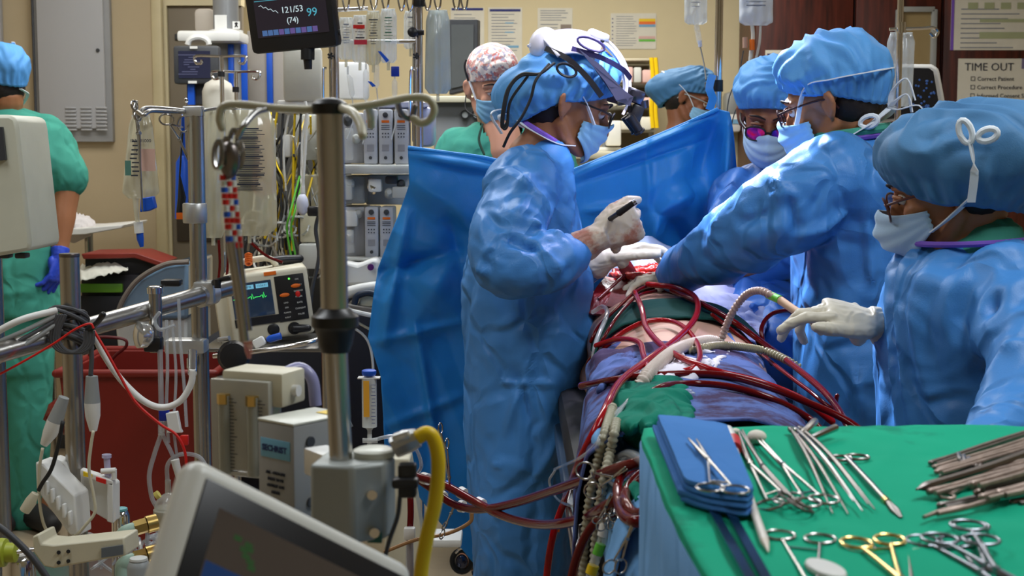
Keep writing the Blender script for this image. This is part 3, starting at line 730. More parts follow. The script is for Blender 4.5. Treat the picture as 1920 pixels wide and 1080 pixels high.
# ---- person A: operating surgeon with headlight, in profile
def surgeon_headlight():
    Y = 3.5; root = thing('person', 'surgeon in blue gown with white headlight helmet and loupes, holding a black handled instrument', 'person', (P(985, 300, Y).x, Y, 0))
    H = head_frame(P(1062, 198, Y), (1, 0.12, -0.38), (0.35, 0, 1)); T = lambda l, f, u: H @ V(l, f, u)
    def bp(mb):
        limb(mb, [T(0, -0.03, -0.05), P(1022, 262, Y), P(998, 300, Y)], [0.055, 0.056, 0.066])
        trunk(mb, secs(Y, ((1000, 310, 30, 0.07), (995, 350, 50, 0.14), (990, 480, 66, 0.14), (990, 620, 78, 0.14), (988, 700, 78, 0.16))), (1, 0, 0))
        for s, y0 in ((-1, 3.30), (1, 3.70)):
            pw = P(1078, 472, 3.2) if s < 0 else P(1108, 496, 3.48)
            pe = P(948, 490, 3.2) if s < 0 else P(1010, 480, 3.72)
            limb(mb, [P(985, 365, y0), pe, pw], [0.045, 0.040, 0.030])
            limb(mb, [V(root.location.x, Y+s*0.09, 0.85), V(root.location.x+0.02, Y+s*0.10, 0.45), V(root.location.x-0.02, Y+s*0.11, 0.08)], [0.085, 0.058, 0.04])
            limb(mb, [V(root.location.x-0.06, Y+s*0.11, 0.045), V(root.location.x+0.12, Y+s*0.12, 0.035)], [0.045, 0.035])
    body(root, H, bp, skin_tan_m)
    eyes(root, H, mt=skin_tan_m)
    # hair at the nape
    obj('hair', MB().ell(T(0, -0.045, 0.0), (0.074, 0.068, 0.085), H.to_3x3()), hair_m, root, smooth=180)
    def gs(mb):
        trunk(mb, secs(Y, ((1030, 268, 20, 0.055), (1020, 285, 44, 0.10), (1006, 312, 66, 0.17), (996, 360, 84, 0.205), (990, 440, 100, 0.20), (990, 540, 118, 0.19), (991, 640, 121, 0.19), (986, 760, 117, 0.20), (983, 900, 106, 0.21), (985, 1080, 98, 0.21), (987, 1290, 104, 0.21))), (1, 0, 0), n=32)
        limb(mb, [P(985, 345, 3.36), P(958, 420, 3.22), P(948, 486, 3.16), P(1015, 492, 3.15), P(1072, 470, 3.2), P(1086, 464, 3.21)], [0.085, 0.082, 0.076, 0.066, 0.047, 0.036])
        limb(mb, [P(992, 345, 3.64), P(1000, 440, 3.74), P(1060, 490, 3.60), P(1104, 499, 3.48)], [0.08, 0.08, 0.062, 0.040])
    Y1 = 3.11
    fo = [(P(905, 505, Y1), P(1060, 500, 3.1), 0.014, 0.020), (P(1030, 455, 3.12), P(1075, 500, 3.14), 0.009, -0.014), (P(1005, 450, 3.1), P(1050, 515, 3.1), 0.010, 0.012), (P(920, 500, 3.1), P(985, 540, 3.12), 0.012, -0.012), (P(915, 470, Y1), P(1000, 455, Y1), 0.012, 0.014), (P(960, 520, Y1), P(1085, 500, Y1), 0.012, -0.012),
          (P(985, 300, 3.32), P(900, 480, 3.15), 0.016, -0.020), (P(1010, 330, 3.3), P(960, 360, 3.15), 0.012, 0.014), (P(960, 330, 3.2), P(1040, 420, 3.2), 0.010, 0.012),
          (P(1000, 420, 3.15), P(1075, 440, 3.15), 0.012, 0.016), (P(960, 450, 3.1), P(1030, 470, 3.1), 0.014, -0.018), (P(940, 440, 3.1), P(1020, 410, 3.1), 0.012, 0.013), (P(890, 640, 3.32), P(975, 590, 3.3), 0.012, 0.010),
          (P(868, 715, 3.31), P(1105, 722, 3.31), 0.007, 0.007), (P(870, 870, 3.31), P(1105, 880, 3.31), 0.007, 0.006), (P(975, 600, 3.3), P(975, 1080, 3.3), 0.006, 0.005),
          (P(975, 725, 3.3), P(945, 820, 3.3), 0.010, 0.011), (P(975, 725, 3.3), P(1000, 810, 3.3), 0.009, -0.010), (P(975, 725, 3.3), P(1030, 620, 3.3), 0.010, 0.012), (P(975, 725, 3.3), P(925, 620, 3.3), 0.012, -0.011),
          (P(1000, 900, 3.3), P(1090, 760, 3.3), 0.014, 0.012), (P(920, 640, 3.3), P(905, 730, 3.3), 0.014, -0.012), (P(1040, 560, 3.3), P(1030, 660, 3.3), 0.012, -0.010), (P(870, 960, 3.31), P(1080, 985, 3.3), 0.008, 0.007)]
    g = gown(root, gown_m, gs, 0.0080, fo, 0.012, 5.2, (1, 1, 0.6), 1.5)
    # cuffs, collar
    obj('cuff', MB().tube([P(1084, 465, 3.21), P(1095, 461, 3.21)], [0.034, 0.031], n=18), gown2_m, root)
    ring = [P(1018, 252, Y) + V(0.062*cos(a) + 0.0, 0.072*sin(a), -0.038*cos(a)) for a in [2*pi*k/24 for k in range(24)]]
    obj('collar', MB().tube(ring, 0.007, n=8, closed=True), violet_m, root)
    cap(root, H, cap_m, fr=0.060, nape=-0.098, top=0.155, bulge=1.20, droop=0.06, backb=0.055, seed=2, frontf=0.10, crum=0.010, ear=0.008, amp=0.008)
    mask(root, H, maskb_m)
    ribbon(root, [T(-0.068, 0.045, -0.085), T(-0.075, 0.0, -0.095), T(-0.058, -0.075, -0.085), T(-0.01, -0.112, -0.070), T(0.05, -0.08, -0.085), T(0.07, 0.04, -0.085)], w_=0.013)
    ribbon(root, [T(-0.070, 0.070, -0.022), T(-0.079, 0.030, 0.02), T(-0.081, -0.012, 0.052)], w_=0.010)
    for k in (0, 1):
        ribbon(root, [T(-0.012, -0.112, -0.070), T(-0.03, -0.135, -0.072 + 0.012*k), T(-0.05, -0.150 - 0.02*k, -0.085), T(-0.035, -0.128, -0.10-0.02*k)], w_=0.009)
    # spectacles + loupes
    spectacles(root, H, black_m, glass_m, y=0.116)
    lp = MB()
    for s in (-1, 1):
        lp.cyl(T(s*0.026, 0.150, 0.030), T(s*0.024, 0.186, 0.006), 0.013, 0.011, 14).cyl(T(s*0.024, 0.186, 0.006), T(s*0.023, 0.190, 0.003), 0.014, 0.014, 14)
    l = obj('loupes', lp, black_m, root, label='black magnifying loupes')
    obj('loupe_hinge', MB().tube([T(0, 0.117, 0.050), T(0, 0.140, 0.060), T(0, 0.156, 0.040)], 0.006, n=8, sm=4).cyl(T(-0.03, 0.156, 0.036), T(0.03, 0.156, 0.036), 0.005), black_m, l)
    lm = MB().box(T(0, 0.148, 0.082), (0.030, 0.048, 0.034), H.to_3x3(), bev=0.006).cyl(T(0, 0.172, 0.078), T(0, 0.182, 0.062), 0.015, 0.013, 14).cyl(T(-0.024, 0.138, 0.084), T(0.024, 0.138, 0.084), 0.009)
    obj('headlight', lm, mat('gunmetal', (0.08, 0.08, 0.11, 1), 0.2, 0.8), l, label='small gunmetal headlight above the loupes')
    obj('headlight_shade', MB().box(T(0, 0.168, 0.040), (0.028, 0.03, 0.05), H.to_3x3(), bev=0.005), black_m, l)
    # helmet of straps
    hw = MB()
    def band(pts, w_, th, m, nm, par, up=None): return obj(nm, MB().sweep_rect(pts, w_, th, up or H.to_3x3() @ V(-1, 0, 0), 8), m, par)
    hm = mat('white_helmet', srgb(222, 222, 234), 0.35)
    def arc(l, r, a0, a1, n, cy=-0.01, cz=0.05, k=1.0): return [T(l, cy + r*cos(a), cz + r*k*sin(a)) for a in [a0 + (a1-a0)*i/n for i in range(n+1)]]
    he = obj('headlight_helmet', MB().sweep_rect(arc(0, 0.139, 0.12, 2.75, 9, k=0.93), 0.036, 0.007, H.to_3x3() @ V(0, -1, 0.2), 4), hm, root, label='white plastic headlight helmet')
    obj('top_pad', MB().box(T(0, 0.012, 0.186), (0.045, 0.052, 0.018), H.to_3x3(), bev=0.007), hm, he)
    obj('rear_pad', MB().ell(T(0, -0.105, 0.118), (0.045, 0.036, 0.042), H.to_3x3()), hm, he, smooth=180)
    def shell(u, v):
        a = 1.30 + 1.15*u; b = (v-0.5)*1.9; r = 0.140
        return T(r*sin(b)*0.86, -0.012 + r*cos(a)*cos(b), 0.046 + r*0.92*sin(a)*cos(b))
    obj('rear_shell', MB().grid(shell, 18, 18), hm, he, smooth=180, solid=0.005)
    slate = mat('slate_arm', srgb(96, 96, 118), 0.3, 0.4); indigo = mat('indigo_plastic', srgb(60, 54, 104), 0.4); zz = H.to_3x3() @ V(0, 0, 1)
    obj('front_hoop', MB().sweep_rect(arc(0, 0.150, -0.15, 1.5, 9, k=0.93), 0.012, 0.005, H.to_3x3() @ V(0, -1, 0.2), 4), mat('glossy_white', srgb(235, 235, 250), 0.15), he)
    for s in (-1, 1):
        obj('side_strap', MB().sweep_rect([T(s*0.035, 0.118, 0.115), T(s*0.075, 0.085, 0.125), T(s*0.100, 0.02, 0.130), T(s*0.095, -0.05, 0.125)], 0.004, 0.012, zz, 6), indigo if s < 0 else hm, he)
        obj('lower_strap', MB().sweep_rect([T(s*0.113, 0.055, 0.045), T(s*0.116, 0.01, 0.072), T(s*0.108, -0.05, 0.098), T(s*0.07, -0.105, 0.105)], 0.005, 0.013, zz, 6), black_m, he)
        obj('lamp_arm', MB().prism([T(s*0.112, -0.035, 0.128), T(s*0.110, 0.03, 0.112), T(s*0.080, 0.105, 0.080), T(s*0.040, 0.140, 0.076), T(s*0.052, 0.138, 0.052), T(s*0.092, 0.095, 0.050), T(s*0.112, 0.05, 0.080), T(s*0.115, 0.0, 0.108)], H.to_3x3() @ V(s*0.003, 0, 0)), slate, he)
        ov = [T(s*(0.105), -0.012 + 0.034*cos(a), 0.150 + 0.013*sin(a)) for a in [2*pi*k/16 for k in range(16)]]
        obj('oval_loop', MB().tube(ov, 0.0035, n=6, closed=True), indigo, he)
        ov = [T(s*(0.114), -0.045 + 0.024*cos(a), 0.072 + 0.014*sin(a)) for a in [2*pi*k/16 for k in range(16)]]
        obj('adjuster_loop', MB().tube(ov, 0.0035, n=6, closed=True), black_m, he)
    for k in range(2):
        obj('cable', MB().tube([P(1040, 118, 3.38), P(1012, 138, 3.37), P(978, 142-3*k, 3.37), P(956-3*k, 165, 3.37), P(946-3*k, 205, 3.37), P(943-2*k, 238, 3.38), P(951, 236-8*k, 3.38), P(957, 190, 3.38), P(990, 142, 3.38)], 0.0034, n=8, sm=8), blackm_m, he)
    obj('cable', MB().tube([P(1030, 120, 3.385), P(1005, 150, 3.36), P(995, 185, 3.36), P(978, 220, 3.36), P(957, 248, 3.37), P(944, 275, 3.40)], 0.0036, n=8, sm=8), blackm_m, he)
    # right hand with the handpiece
    p0 = P(1093, 461, 3.21)
    tips = hand(glove_blood_m, root, P(1118, 447, 3.20), (1, 0.05, 0.42), (0.1, 1.0, 0.1), 1, [(1.25, 1.3, 0.7), (1.35, 1.4, 0.8), (1.4, 1.4, 0.8), (1.45, 1.4, 0.8)], (0.5, 0.35), 1.12, cuff=[P(1100, 459, 3.205), P(1082, 466, 3.21)], cuffr=0.037, tdir=(0.62, 0.35, 0.7))
    mb = MB().tube([P(1095, 446, 3.27), P(1130, 420, 3.22), P(1160, 400, 3.15)], [0.004, 0.006, 0.006], n=10, sm=3).tube([P(1160, 400, 3.15), P(1190, 379, 3.12)], [0.008, 0.0065], n=10)
    t = obj('cautery_pencil', mb, black_m, label='slim black instrument held in the bloody gloved right hand of the helmeted surgeon', cat='instrument')
    obj('tip', MB().cyl(P(1187, 381, 3.12), P(1192, 377.5, 3.12), 0.0066), mat('bluish_steel', (0.4, 0.4, 0.5, 1), 0.2, 1.0), t)
    # left hand reaching into the chest
    hand(glove_m, root, P(1138, 484, 3.44), (1, 0.05, 0.30), (0, -0.2, -1), -1, [(0.45, 0.5, 0.3)]*4, (0.5, 0.2), 1.0, cuff=[P(1122, 492, 3.45), P(1104, 500, 3.48)], cuffr=0.038)
    return root
surgeon_headlight()

# ---- person B: tall surgeon at right whose arm crosses the field
def surgeon_tall():
    Y = 3.2; root = thing('person', 'tall surgeon in blue gown and cap seen side-on, stretching one arm over the patient', 'person', (P(1612, 400, Y).x, Y, 0))
    H = head_frame(P(1561, 193, Y), (-0.86, 0.52, -0.32), (-0.25, 0, 1)); T = lambda l, f, u: H @ V(l, f, u)
    X = root.location.x
    def bp(mb):
        limb(mb, [T(0, -0.03, -0.05), P(1590, 240, Y), P(1605, 280, Y)], [0.060, 0.060, 0.075])
        trunk(mb, secs(Y, ((1603, 290, 50, 0.10), (1605, 340, 75, 0.17), (1610, 600, 85, 0.15))), (1, 0, 0))
        for s in (-1, 1):
            limb(mb, [V(X, Y+s*0.10, 0.85), V(X, Y+s*0.11, 0.45), V(X, Y+s*0.11, 0.08)], [0.09, 0.06, 0.04])
            limb(mb, [V(X+0.06, Y+s*0.11, 0.045), V(X-0.13, Y+s*0.12, 0.035)], [0.045, 0.035])
        limb(mb, [P(1560, 340, 3.1), P(1400, 435, 3.2), P(1270, 513, 3.4)], [0.06, 0.045, 0.03])
        limb(mb, [P(1580, 350, 3.45), P(1450, 470, 3.6), P(1330, 520, 3.62)], [0.06, 0.045, 0.03])
    body(root, H, bp, skin_tan_m)
    obj('hair', MB().ell(T(0, -0.045, -0.005), (0.074, 0.066, 0.075), H.to_3x3()), hair_m, root, smooth=180)
    eyes(root, H, mt=skin_tan_m)
    def gs(mb):
        trunk(mb, secs(Y, ((1600, 262, 38, 0.07), (1602, 278, 78, 0.11), (1600, 305, 108, 0.19), (1604, 350, 122, 0.225), (1612, 450, 118, 0.20), (1618, 600, 124, 0.19), (1620, 800, 128, 0.21), (1620, 1100, 130, 0.22), (1620, 1350, 130, 0.22))), (1, 0, 0), n=32)
        limb(mb, [P(1565, 335, 3.08), P(1500, 378, 3.06), P(1420, 425, 3.10), P(1350, 468, 3.22), P(1285, 503, 3.36), P(1262, 515, 3.42)], [0.105, 0.100, 0.090, 0.075, 0.052, 0.040])
        limb(mb, [P(1580, 350, 3.42), P(1480, 460, 3.62), P(1400, 520, 3.64)], [0.09, 0.08, 0.05])
    Yn = 2.98
    fo = [(P(1395, 362, 2.99), P(1490, 368, 2.97), 0.012, 0.014), (P(1440, 330, 3.0), P(1500, 375, 2.97), 0.010, 0.013), (P(1390, 420, 3.02), P(1480, 385, 2.98), 0.016, -0.014),
          (P(1480, 370, 2.96), P(1500, 480, 2.98), 0.012, -0.016), (P(1500, 440, 2.98), P(1600, 400, 2.98), 0.012, 0.012), (P(1300, 470, 3.28), P(1420, 470, 3.05), 0.014, 0.010),
          (P(1500, 500, 3.0), P(1560, 700, 3.0), 0.018, 0.014), (P(1580, 440, 3.0), P(1590, 560, 3.0), 0.016, -0.012), (P(1620, 300, 3.0), P(1640, 600, 3.0), 0.012, 0.012), (P(1540, 480, 3.0), P(1640, 560, 3.0), 0.012, 0.012), (P(1540, 600, 3.0), P(1620, 760, 3.0), 0.020, 0.014), (P(1520, 640, 3.0), P(1540, 800, 3.0), 0.014, -0.014), (P(1600, 620, 3.0), P(1620, 800, 3.0), 0.014, 0.014)]
    gown(root, gown_m, gs, 0.009, fo, 0.0095, 4.2, (1, 1, 0.6), 4.5)
    ring = [P(1592, 258, Y) + V(0.085*cos(a), 0.085*sin(a), 0.012*cos(a)) for a in [2*pi*k/24 for k in range(24)]]
    obj('collar', MB().tube(ring, 0.008, n=8, closed=True), violet_m, root)
    obj('scrub_collar', MB().tube([p + V(0.004, 0, 0.012) for p in ring], [0.010]*24, n=8, closed=True), scrub_m, root)
    cap(root, H, cap_m, fr=0.066, nape=-0.040, top=0.157, bulge=1.18, droop=0.0, backb=0.025, seed=7, pleats=34, ear=0.022, amp=0.008, crum=0.009)
    mask(root, H, maskb_m, duck=0.02)
    ribbon(root, [T(0.070, 0.045, -0.080), T(0.078, 0.0, -0.088), T(0.060, -0.080, -0.070), T(0.0, -0.122, -0.050), T(-0.06, -0.08, -0.07), T(-0.07, 0.04, -0.08)], w_=0.016)
    ribbon(root, [T(0.072, 0.070, -0.020), T(0.083, 0.020, 0.05), T(0.098, -0.045, 0.048), T(0.078, -0.125, 0.036), T(0.0, -0.150, 0.03)], w_=0.011)
    for k, (a, b) in enumerate(((0.03, 0.0), (0.055, -0.02), (0.045, 0.022))):
        ribbon(root, [T(0.012, -0.122, -0.050), T(0.02, -0.140, -0.04 + b), T(0.02, -0.15-a*0.6, -0.035+b*1.5), T(0.02, -0.135-a, -0.075+b)], w_=0.012)
    ring = [T(0.060, -0.082 + 0.020*cos(a), -0.064 + 0.012*sin(a)) for a in [2*pi*k/14 for k in range(14)]]
    obj('bow', MB().tube(ring, 0.0055, n=6, closed=True), tie_m, root)
    spectacles(root, H, mat('red_black_frame', srgb(50, 24, 30), 0.3), glass_m, y=0.118)
    hand(glove_m, root, P(1262, 519, 3.44), (-1, 0.12, -0.10), (0, 0, -1), -1, [(0.5, 0.6, 0.3)]*4, (0.5, 0.3), 0.95, cuff=[P(1275, 512, 3.41)], cuffr=0.036)
surgeon_tall()

# ---- person C: surgeon with reflections painted on the glasses, facing us beyond the tall one
def surgeon_glasses():
    Y = 4.0; root = thing('person', 'surgeon in blue cap with dark framed glasses glinting violet and pink, facing the camera', 'person', (P(1470, 300, Y).x, Y, 0))
    H = head_frame(P(1444, 220, Y), (-0.22, -1, -0.42), (0, -0.3, 1)); T = lambda l, f, u: H @ V(l, f, u)
    X = root.location.x
    def bp(mb):
        limb(mb, [T(0, -0.03, -0.05), P(1465, 280, Y+0.05), P(1470, 310, Y+0.05)], [0.058, 0.058, 0.07])
        trunk(mb, secs(Y+0.05, ((1470, 320, 60, 0.08), (1470, 370, 110, 0.10), (1470, 560, 95, 0.10))), (1, 0, 0))
        for s in (-1, 1):
            limb(mb, [V(X+s*0.1, Y, 0.85), V(X+s*0.1, Y, 0.45), V(X+s*0.1, Y, 0.08)], [0.09, 0.06, 0.04])
            limb(mb, [V(X+s*0.1, Y+0.05, 0.045), V(X+s*0.12, Y-0.13, 0.035)], [0.045, 0.035])
    body(root, H, bp, skin_dk_m)
    eyes(root, H, mt=skin_dk_m)
    obj('hair', MB().ell(T(0, -0.03, 0.01), (0.080, 0.08, 0.08), H.to_3x3()), hair_m, root, smooth=180)
    def gs(mb):
        trunk(mb, secs(Y+0.05, ((1470, 296, 42, 0.07), (1470, 318, 80, 0.10), (1470, 345, 118, 0.14), (1472, 400, 125, 0.15), (1475, 560, 112, 0.15), (1475, 800, 115, 0.17), (1475, 1200, 120, 0.17))), (1, 0, 0), n=28)
        limb(mb, [P(1385, 370, 4.0), P(1378, 440, 3.88), P(1400, 520, 3.70), P(1405, 560, 3.60)], [0.08, 0.075, 0.07, 0.05])
        limb(mb, [P(1400, 540, 3.75), P(1430, 620, 3.62), P(1465, 680, 3.5)], [0.10, 0.14, 0.13])
    fo = [(P(1400, 560, 3.5), P(1450, 640, 3.5), 0.014, 0.016), (P(1440, 520, 3.6), P(1420, 620, 3.5), 0.014, -0.014), (P(1470, 540, 3.6), P(1460, 640, 3.5), 0.014, 0.014)]
    gown(root, gown2_m, gs, 0.011, fo, 0.010, 6.0, (1, 1, 0.6), 8.2)
    cap(root, H, cap_m, fr=0.062, nape=-0.03, top=0.165, bulge=1.28, droop=0.0, backb=0.02, seed=4, ear=0.02, amp=0.007, crum=0.008)
    mask(root, H, mask_m, duck=0.02)
    m, nt, b = nodes('lens_painted_reflection'); b.inputs['Base Color'].default_value = srgb(90, 30, 120); b.inputs['Roughness'].default_value = 0.12; b.inputs['Metallic'].default_value = 0.6
    nz = nt.nodes.new('ShaderNodeTexNoise'); nz.inputs['Scale'].default_value = 42; cr = nt.nodes.new('ShaderNodeValToRGB')
    cr.color_ramp.elements[0].position = 0.35; cr.color_ramp.elements[0].color = srgb(70, 40, 150); cr.color_ramp.elements[1].position = 0.62; cr.color_ramp.elements[1].color = srgb(220, 40, 130)  # violet and pink reflections painted into the lens colour
    e = cr.color_ramp.elements.new(0.5); e.color = srgb(150, 60, 210)
    tc = nt.nodes.new('ShaderNodeTexCoord'); nt.links.new(tc.outputs['Object'], nz.inputs[0]); nt.links.new(nz.outputs[0], cr.inputs[0]); nt.links.new(cr.outputs[0], b.inputs['Base Color'])
    spectacles(root, H, black_m, m, w_=0.028, h_=0.020, y=0.122, z=-0.004, rr=0.0026)
    hand(glove_m, root, P(1402, 556, 3.60), (-0.7, -0.3, -0.3), (0, 0, -1), 1, [(0.4, 0.5, 0.3)]*4, (0.5, 0.3), 0.9)
surgeon_glasses()

# ---- person D: scrub nurse at the instrument table
def scrub_nurse():
    Y = 2.55; root = thing('person', 'scrub nurse in blue gown and big knotted bouffant cap beside the green instrument table', 'person', (P(1810, 400, Y).x, Y, 0))
    H = head_frame(P(1784, 350, Y), (-0.9, 0.42, -0.34), (-0.25, 0, 1)); T = lambda l, f, u: H @ V(l, f, u)
    X = root.location.x
    def bp(mb):
        limb(mb, [T(0, -0.03, -0.05), P(1812, 425, Y), P(1818, 470, Y)], [0.056, 0.058, 0.075])
        trunk(mb, secs(Y, ((1815, 480, 80, 0.09), (1812, 540, 110, 0.16), (1812, 700, 110, 0.14), (1812, 800, 110, 0.14))), (1, 0, 0))
        for s in (-1, 1):
            limb(mb, [V(X, Y+s*0.10, 0.75), V(X, Y+s*0.11, 0.42), V(X, Y+s*0.11, 0.08)], [0.09, 0.06, 0.04])
            limb(mb, [V(X+0.06, Y+s*0.11, 0.045), V(X-0.13, Y+s*0.12, 0.035)], [0.045, 0.035])
        limb(mb, [P(1790, 530, 2.72), P(1780, 660, 2.78), P(1668, 618, 2.62)], [0.055, 0.045, 0.03])
        limb(mb, [P(1880, 540, 2.40), P(1930, 720, 2.25), P(1850, 830, 2.1)], [0.06, 0.045, 0.03])
    body(root, H, bp, skin_tan_m)
    eyes(root, H, mt=skin_tan_m)
    obj('hair', MB().ell(T(0, -0.04, 0.0), (0.078, 0.07, 0.08), H.to_3x3()), hair_m, root, smooth=180)
    def gs(mb):
        trunk(mb, secs(Y, ((1815, 466, 70, 0.075), (1815, 482, 112, 0.12), (1812, 520, 138, 0.19), (1812, 600, 148, 0.20), (1812, 700, 152, 0.20), (1815, 850, 158, 0.19), (1815, 1100, 160, 0.2), (1815, 1600, 165, 0.2))), (1, 0, 0), n=32)
        limb(mb, [P(1885, 545, 2.42), P(1925, 640, 2.30), P(1945, 720, 2.22), P(1900, 800, 2.12), P(1850, 850, 2.0)], [0.085, 0.08, 0.078, 0.06, 0.045])
        limb(mb, [P(1790, 540, 2.70), P(1790, 650, 2.80), P(1700, 632, 2.68), P(1680, 622, 2.64)], [0.09, 0.08, 0.05, 0.042])
    Yn = 2.34
    fo = [(P(1720, 480, Yn), P(1800, 500, Yn), 0.014, -0.014), (P(1690, 560, Yn), P(1760, 480, Yn), 0.014, 0.016), (P(1750, 640, Yn), P(1800, 620, Yn), 0.012, 0.012), (P(1780, 640, Yn), P(1850, 780, Yn), 0.018, 0.018), (P(1860, 560, 2.3), P(1870, 760, 2.3), 0.018, -0.024), (P(1700, 640, Yn), P(1680, 800, Yn), 0.016, 0.014), (P(1740, 540, Yn), P(1700, 700, Yn), 0.014, 0.012), (P(1800, 660, Yn), P(1840, 820, Yn), 0.010, -0.016),
          (P(1890, 660, 2.2), P(1940, 655, 2.2), 0.010, 0.010), (P(1890, 700, 2.2), P(1940, 690, 2.2), 0.010, -0.010)]
    gown(root, gown_m, gs, 0.008, fo, 0.0115, 5.2, (1, 1, 0.6), 2.2)
    ring = [P(1822, 462, Y) + V(0.105*cos(a), 0.10*sin(a), 0.012 + 0.006*cos(a)) for a in [2*pi*k/28 for k in range(28)]]
    obj('collar', MB().tube(ring, 0.0055, n=8, closed=True), violet_m, root)
    mb = MB(); trunk(mb, secs(Y, ((1855, 408, 34, 0.06), (1850, 430, 58, 0.085), (1838, 465, 90, 0.10), (1830, 490, 95, 0.11))), (1, 0, 0)); obj('scrub_top', mb, scrub_m, root, smooth=180)
    cap(root, H, cap_dark_m, fr=0.044, nape=-0.085, top=0.146, bulge=1.32, droop=0.035, backb=0.110, seed=11, sidew=0.094, ear=-0.026, amp=0.007, crum=0.009, pleats=28, nu=150, nv=56)
    mask(root, H, mask_m, duck=0.03, low=-0.112)
    ribbon(root, [T(0.072, 0.048, -0.06), T(0.08, 0.01, -0.045), T(0.10, -0.04, -0.02)], w_=0.014)
    ribbon(root, [T(0.126, -0.070, 0.075), T(0.132, -0.062, 0.025), T(0.126, -0.040, -0.025)], w_=0.014, name='knot_tail')
    for dx, dz, rx, rz in ((-0.02, 0.108, 0.016, 0.010), (0.012, 0.125, 0.010, 0.020)):
        ring = [T(0.128, -0.080 + dx + rx*cos(a), dz - 0.033 + rz*sin(a)) for a in [2*pi*k/16 for k in range(16)]]
        obj('bow', MB().tube(ring, 0.0055, n=8, closed=True), tie_m, root)
    spectacles(root, H, mat('brown_frame', srgb(90, 50, 44), 0.3), mat('smoky_lens', srgb(120, 80, 90), 0.1, alpha=0.5, coat=1.0), w_=0.027, h_=0.022, y=0.118, z=-0.002)
    hand(glove_m, root, P(1648, 608, 2.60), (-1, -0.05, 0.30), (-0.25, 0.35, -1), 1, [(0.25, 0.45, 0.25), (0.40, 0.75, 0.4), (0.7, 1.0, 0.6), (0.9, 1.1, 0.6)], (0.45, 0.15), 1.12, cuff=[P(1664, 616, 2.61), P(1690, 630, 2.66)], cuffr=0.040, tdir=(-1, -0.55, 0.05))
scrub_nurse()

# ---- person E: anaesthetist in floral cap
def anaesthetist():
    Y = 4.8; root = thing('person', 'man in green scrubs and white cap with red flowers behind the blue screen', 'person', (P(945, 300, Y).x, Y, 0))
    H = head_frame(P(924, 166, Y), (0.32, -1, -0.30), (0, -0.2, 1)); T = lambda l, f, u: H @ V(l, f, u)
    X = root.location.x
    def bp(mb):
        limb(mb, [T(0, -0.03, -0.05), P(930, 225, Y+0.03), P(935, 260, Y+0.03)], [0.06, 0.062, 0.075])
        limb(mb, [T(-0.01, 0.02, -0.08), P(942, 250, Y-0.045), P(948, 290, Y-0.07)], [0.045, 0.06, 0.06])
        trunk(mb, secs(Y+0.03, ((940, 262, 60, 0.08), (945, 300, 95, 0.10), (945, 500, 80, 0.10))), (1, 0, 0))
        for s in (-1, 1):
            limb(mb, [V(X+s*0.1, Y, 0.85), V(X+s*0.1, Y, 0.45), V(X+s*0.1, Y, 0.08)], [0.09, 0.06, 0.04])
            limb(mb, [V(X+s*0.1, Y+0.05, 0.045), V(X+s*0.12, Y-0.13, 0.035)], [0.045, 0.035])
            limb(mb, [P(945+s*90, 290, Y+0.03), P(945+s*110, 420, Y), P(960+s*70, 480, Y-0.2)], [0.055, 0.045, 0.03])
    body(root, H, bp, mat('skin_fair', srgb(205, 148, 122), 0.5, var=0.06))
    eyes(root, H, mt=skin_m)
    def gs(mb):
        trunk(mb, secs(Y+0.03, ((938, 232, 48, 0.075), (940, 252, 76, 0.105), (945, 275, 108, 0.125), (948, 320, 116, 0.14), (948, 440, 104, 0.14), (948, 620, 106, 0.15))), (1, 0, 0), n=28)
        for s in (-1, 1): limb(mb, [P(945+s*85, 280, Y+0.03), P(945+s*108, 350, Y), P(945+s*112, 400, Y)], [0.075, 0.075, 0.08])
    # V neck left open: drop the cloth inside the V
    c0 = P(944, 298, Y-0.1)
    def keep(co): return ~((np.abs(co[:, 0] - c0.x) < (co[:, 2] - c0.z)*0.62) & (co[:, 2] > c0.z) & (co[:, 1] < Y+0.02))
    gown(root, scrub_m, gs, 0.010, [], 0.006, 7, (1, 1, 0.6), 5.5, keep=keep, name='scrub_top')
    mb = MB(); trunk(mb, secs(Y, ((948, 600, 100, 0.13), (948, 800, 100, 0.13), (948, 1060, 90, 0.12))), (1, 0, 0)); obj('trousers', mb, scrub_m, root, smooth=180)
    fm = brindle('floral_cotton', srgb(226, 214, 206), [srgb(190, 110, 104), srgb(206, 150, 140), srgb(150, 144, 160)], 40, 0.50)
    cap(root, H, fm, name='floral_cap', fr=0.052, nape=-0.02, top=0.150, bulge=1.07, droop=0, backb=0.0, pleats=12, amp=0.003, ear=0.026, crum=0.003, seed=5, sidew=0.082)
    mask(root, H, maskb_m)
    for s in (-1, 1): ribbon(root, [T(s*0.070, 0.045, -0.025), T(s*0.080, 0.01, 0.02), T(s*0.084, -0.03, 0.05)], w_=0.008)
    obj('headset_band', MB().tube([T(-0.086, 0.0, 0.03), T(-0.096, -0.01, 0.075), T(-0.09, -0.01, 0.10)], 0.0035, n=6, sm=5), blackm_m, root)
    obj('headset_wire', MB().tube([T(-0.09, -0.01, -0.02), T(-0.098, 0.02, -0.06), T(-0.075, 0.07, -0.075)], 0.002, n=6, sm=5), blackm_m, root)
    mb = MB().tube([P(905, 232, Y-0.12), P(898, 262, Y-0.14), P(908, 290, Y-0.16)], 0.004, n=6, sm=5); obj('stethoscope_tube', mb, mat('dark_green_tube', srgb(20, 60, 50), 0.4), root)
anaesthetist()

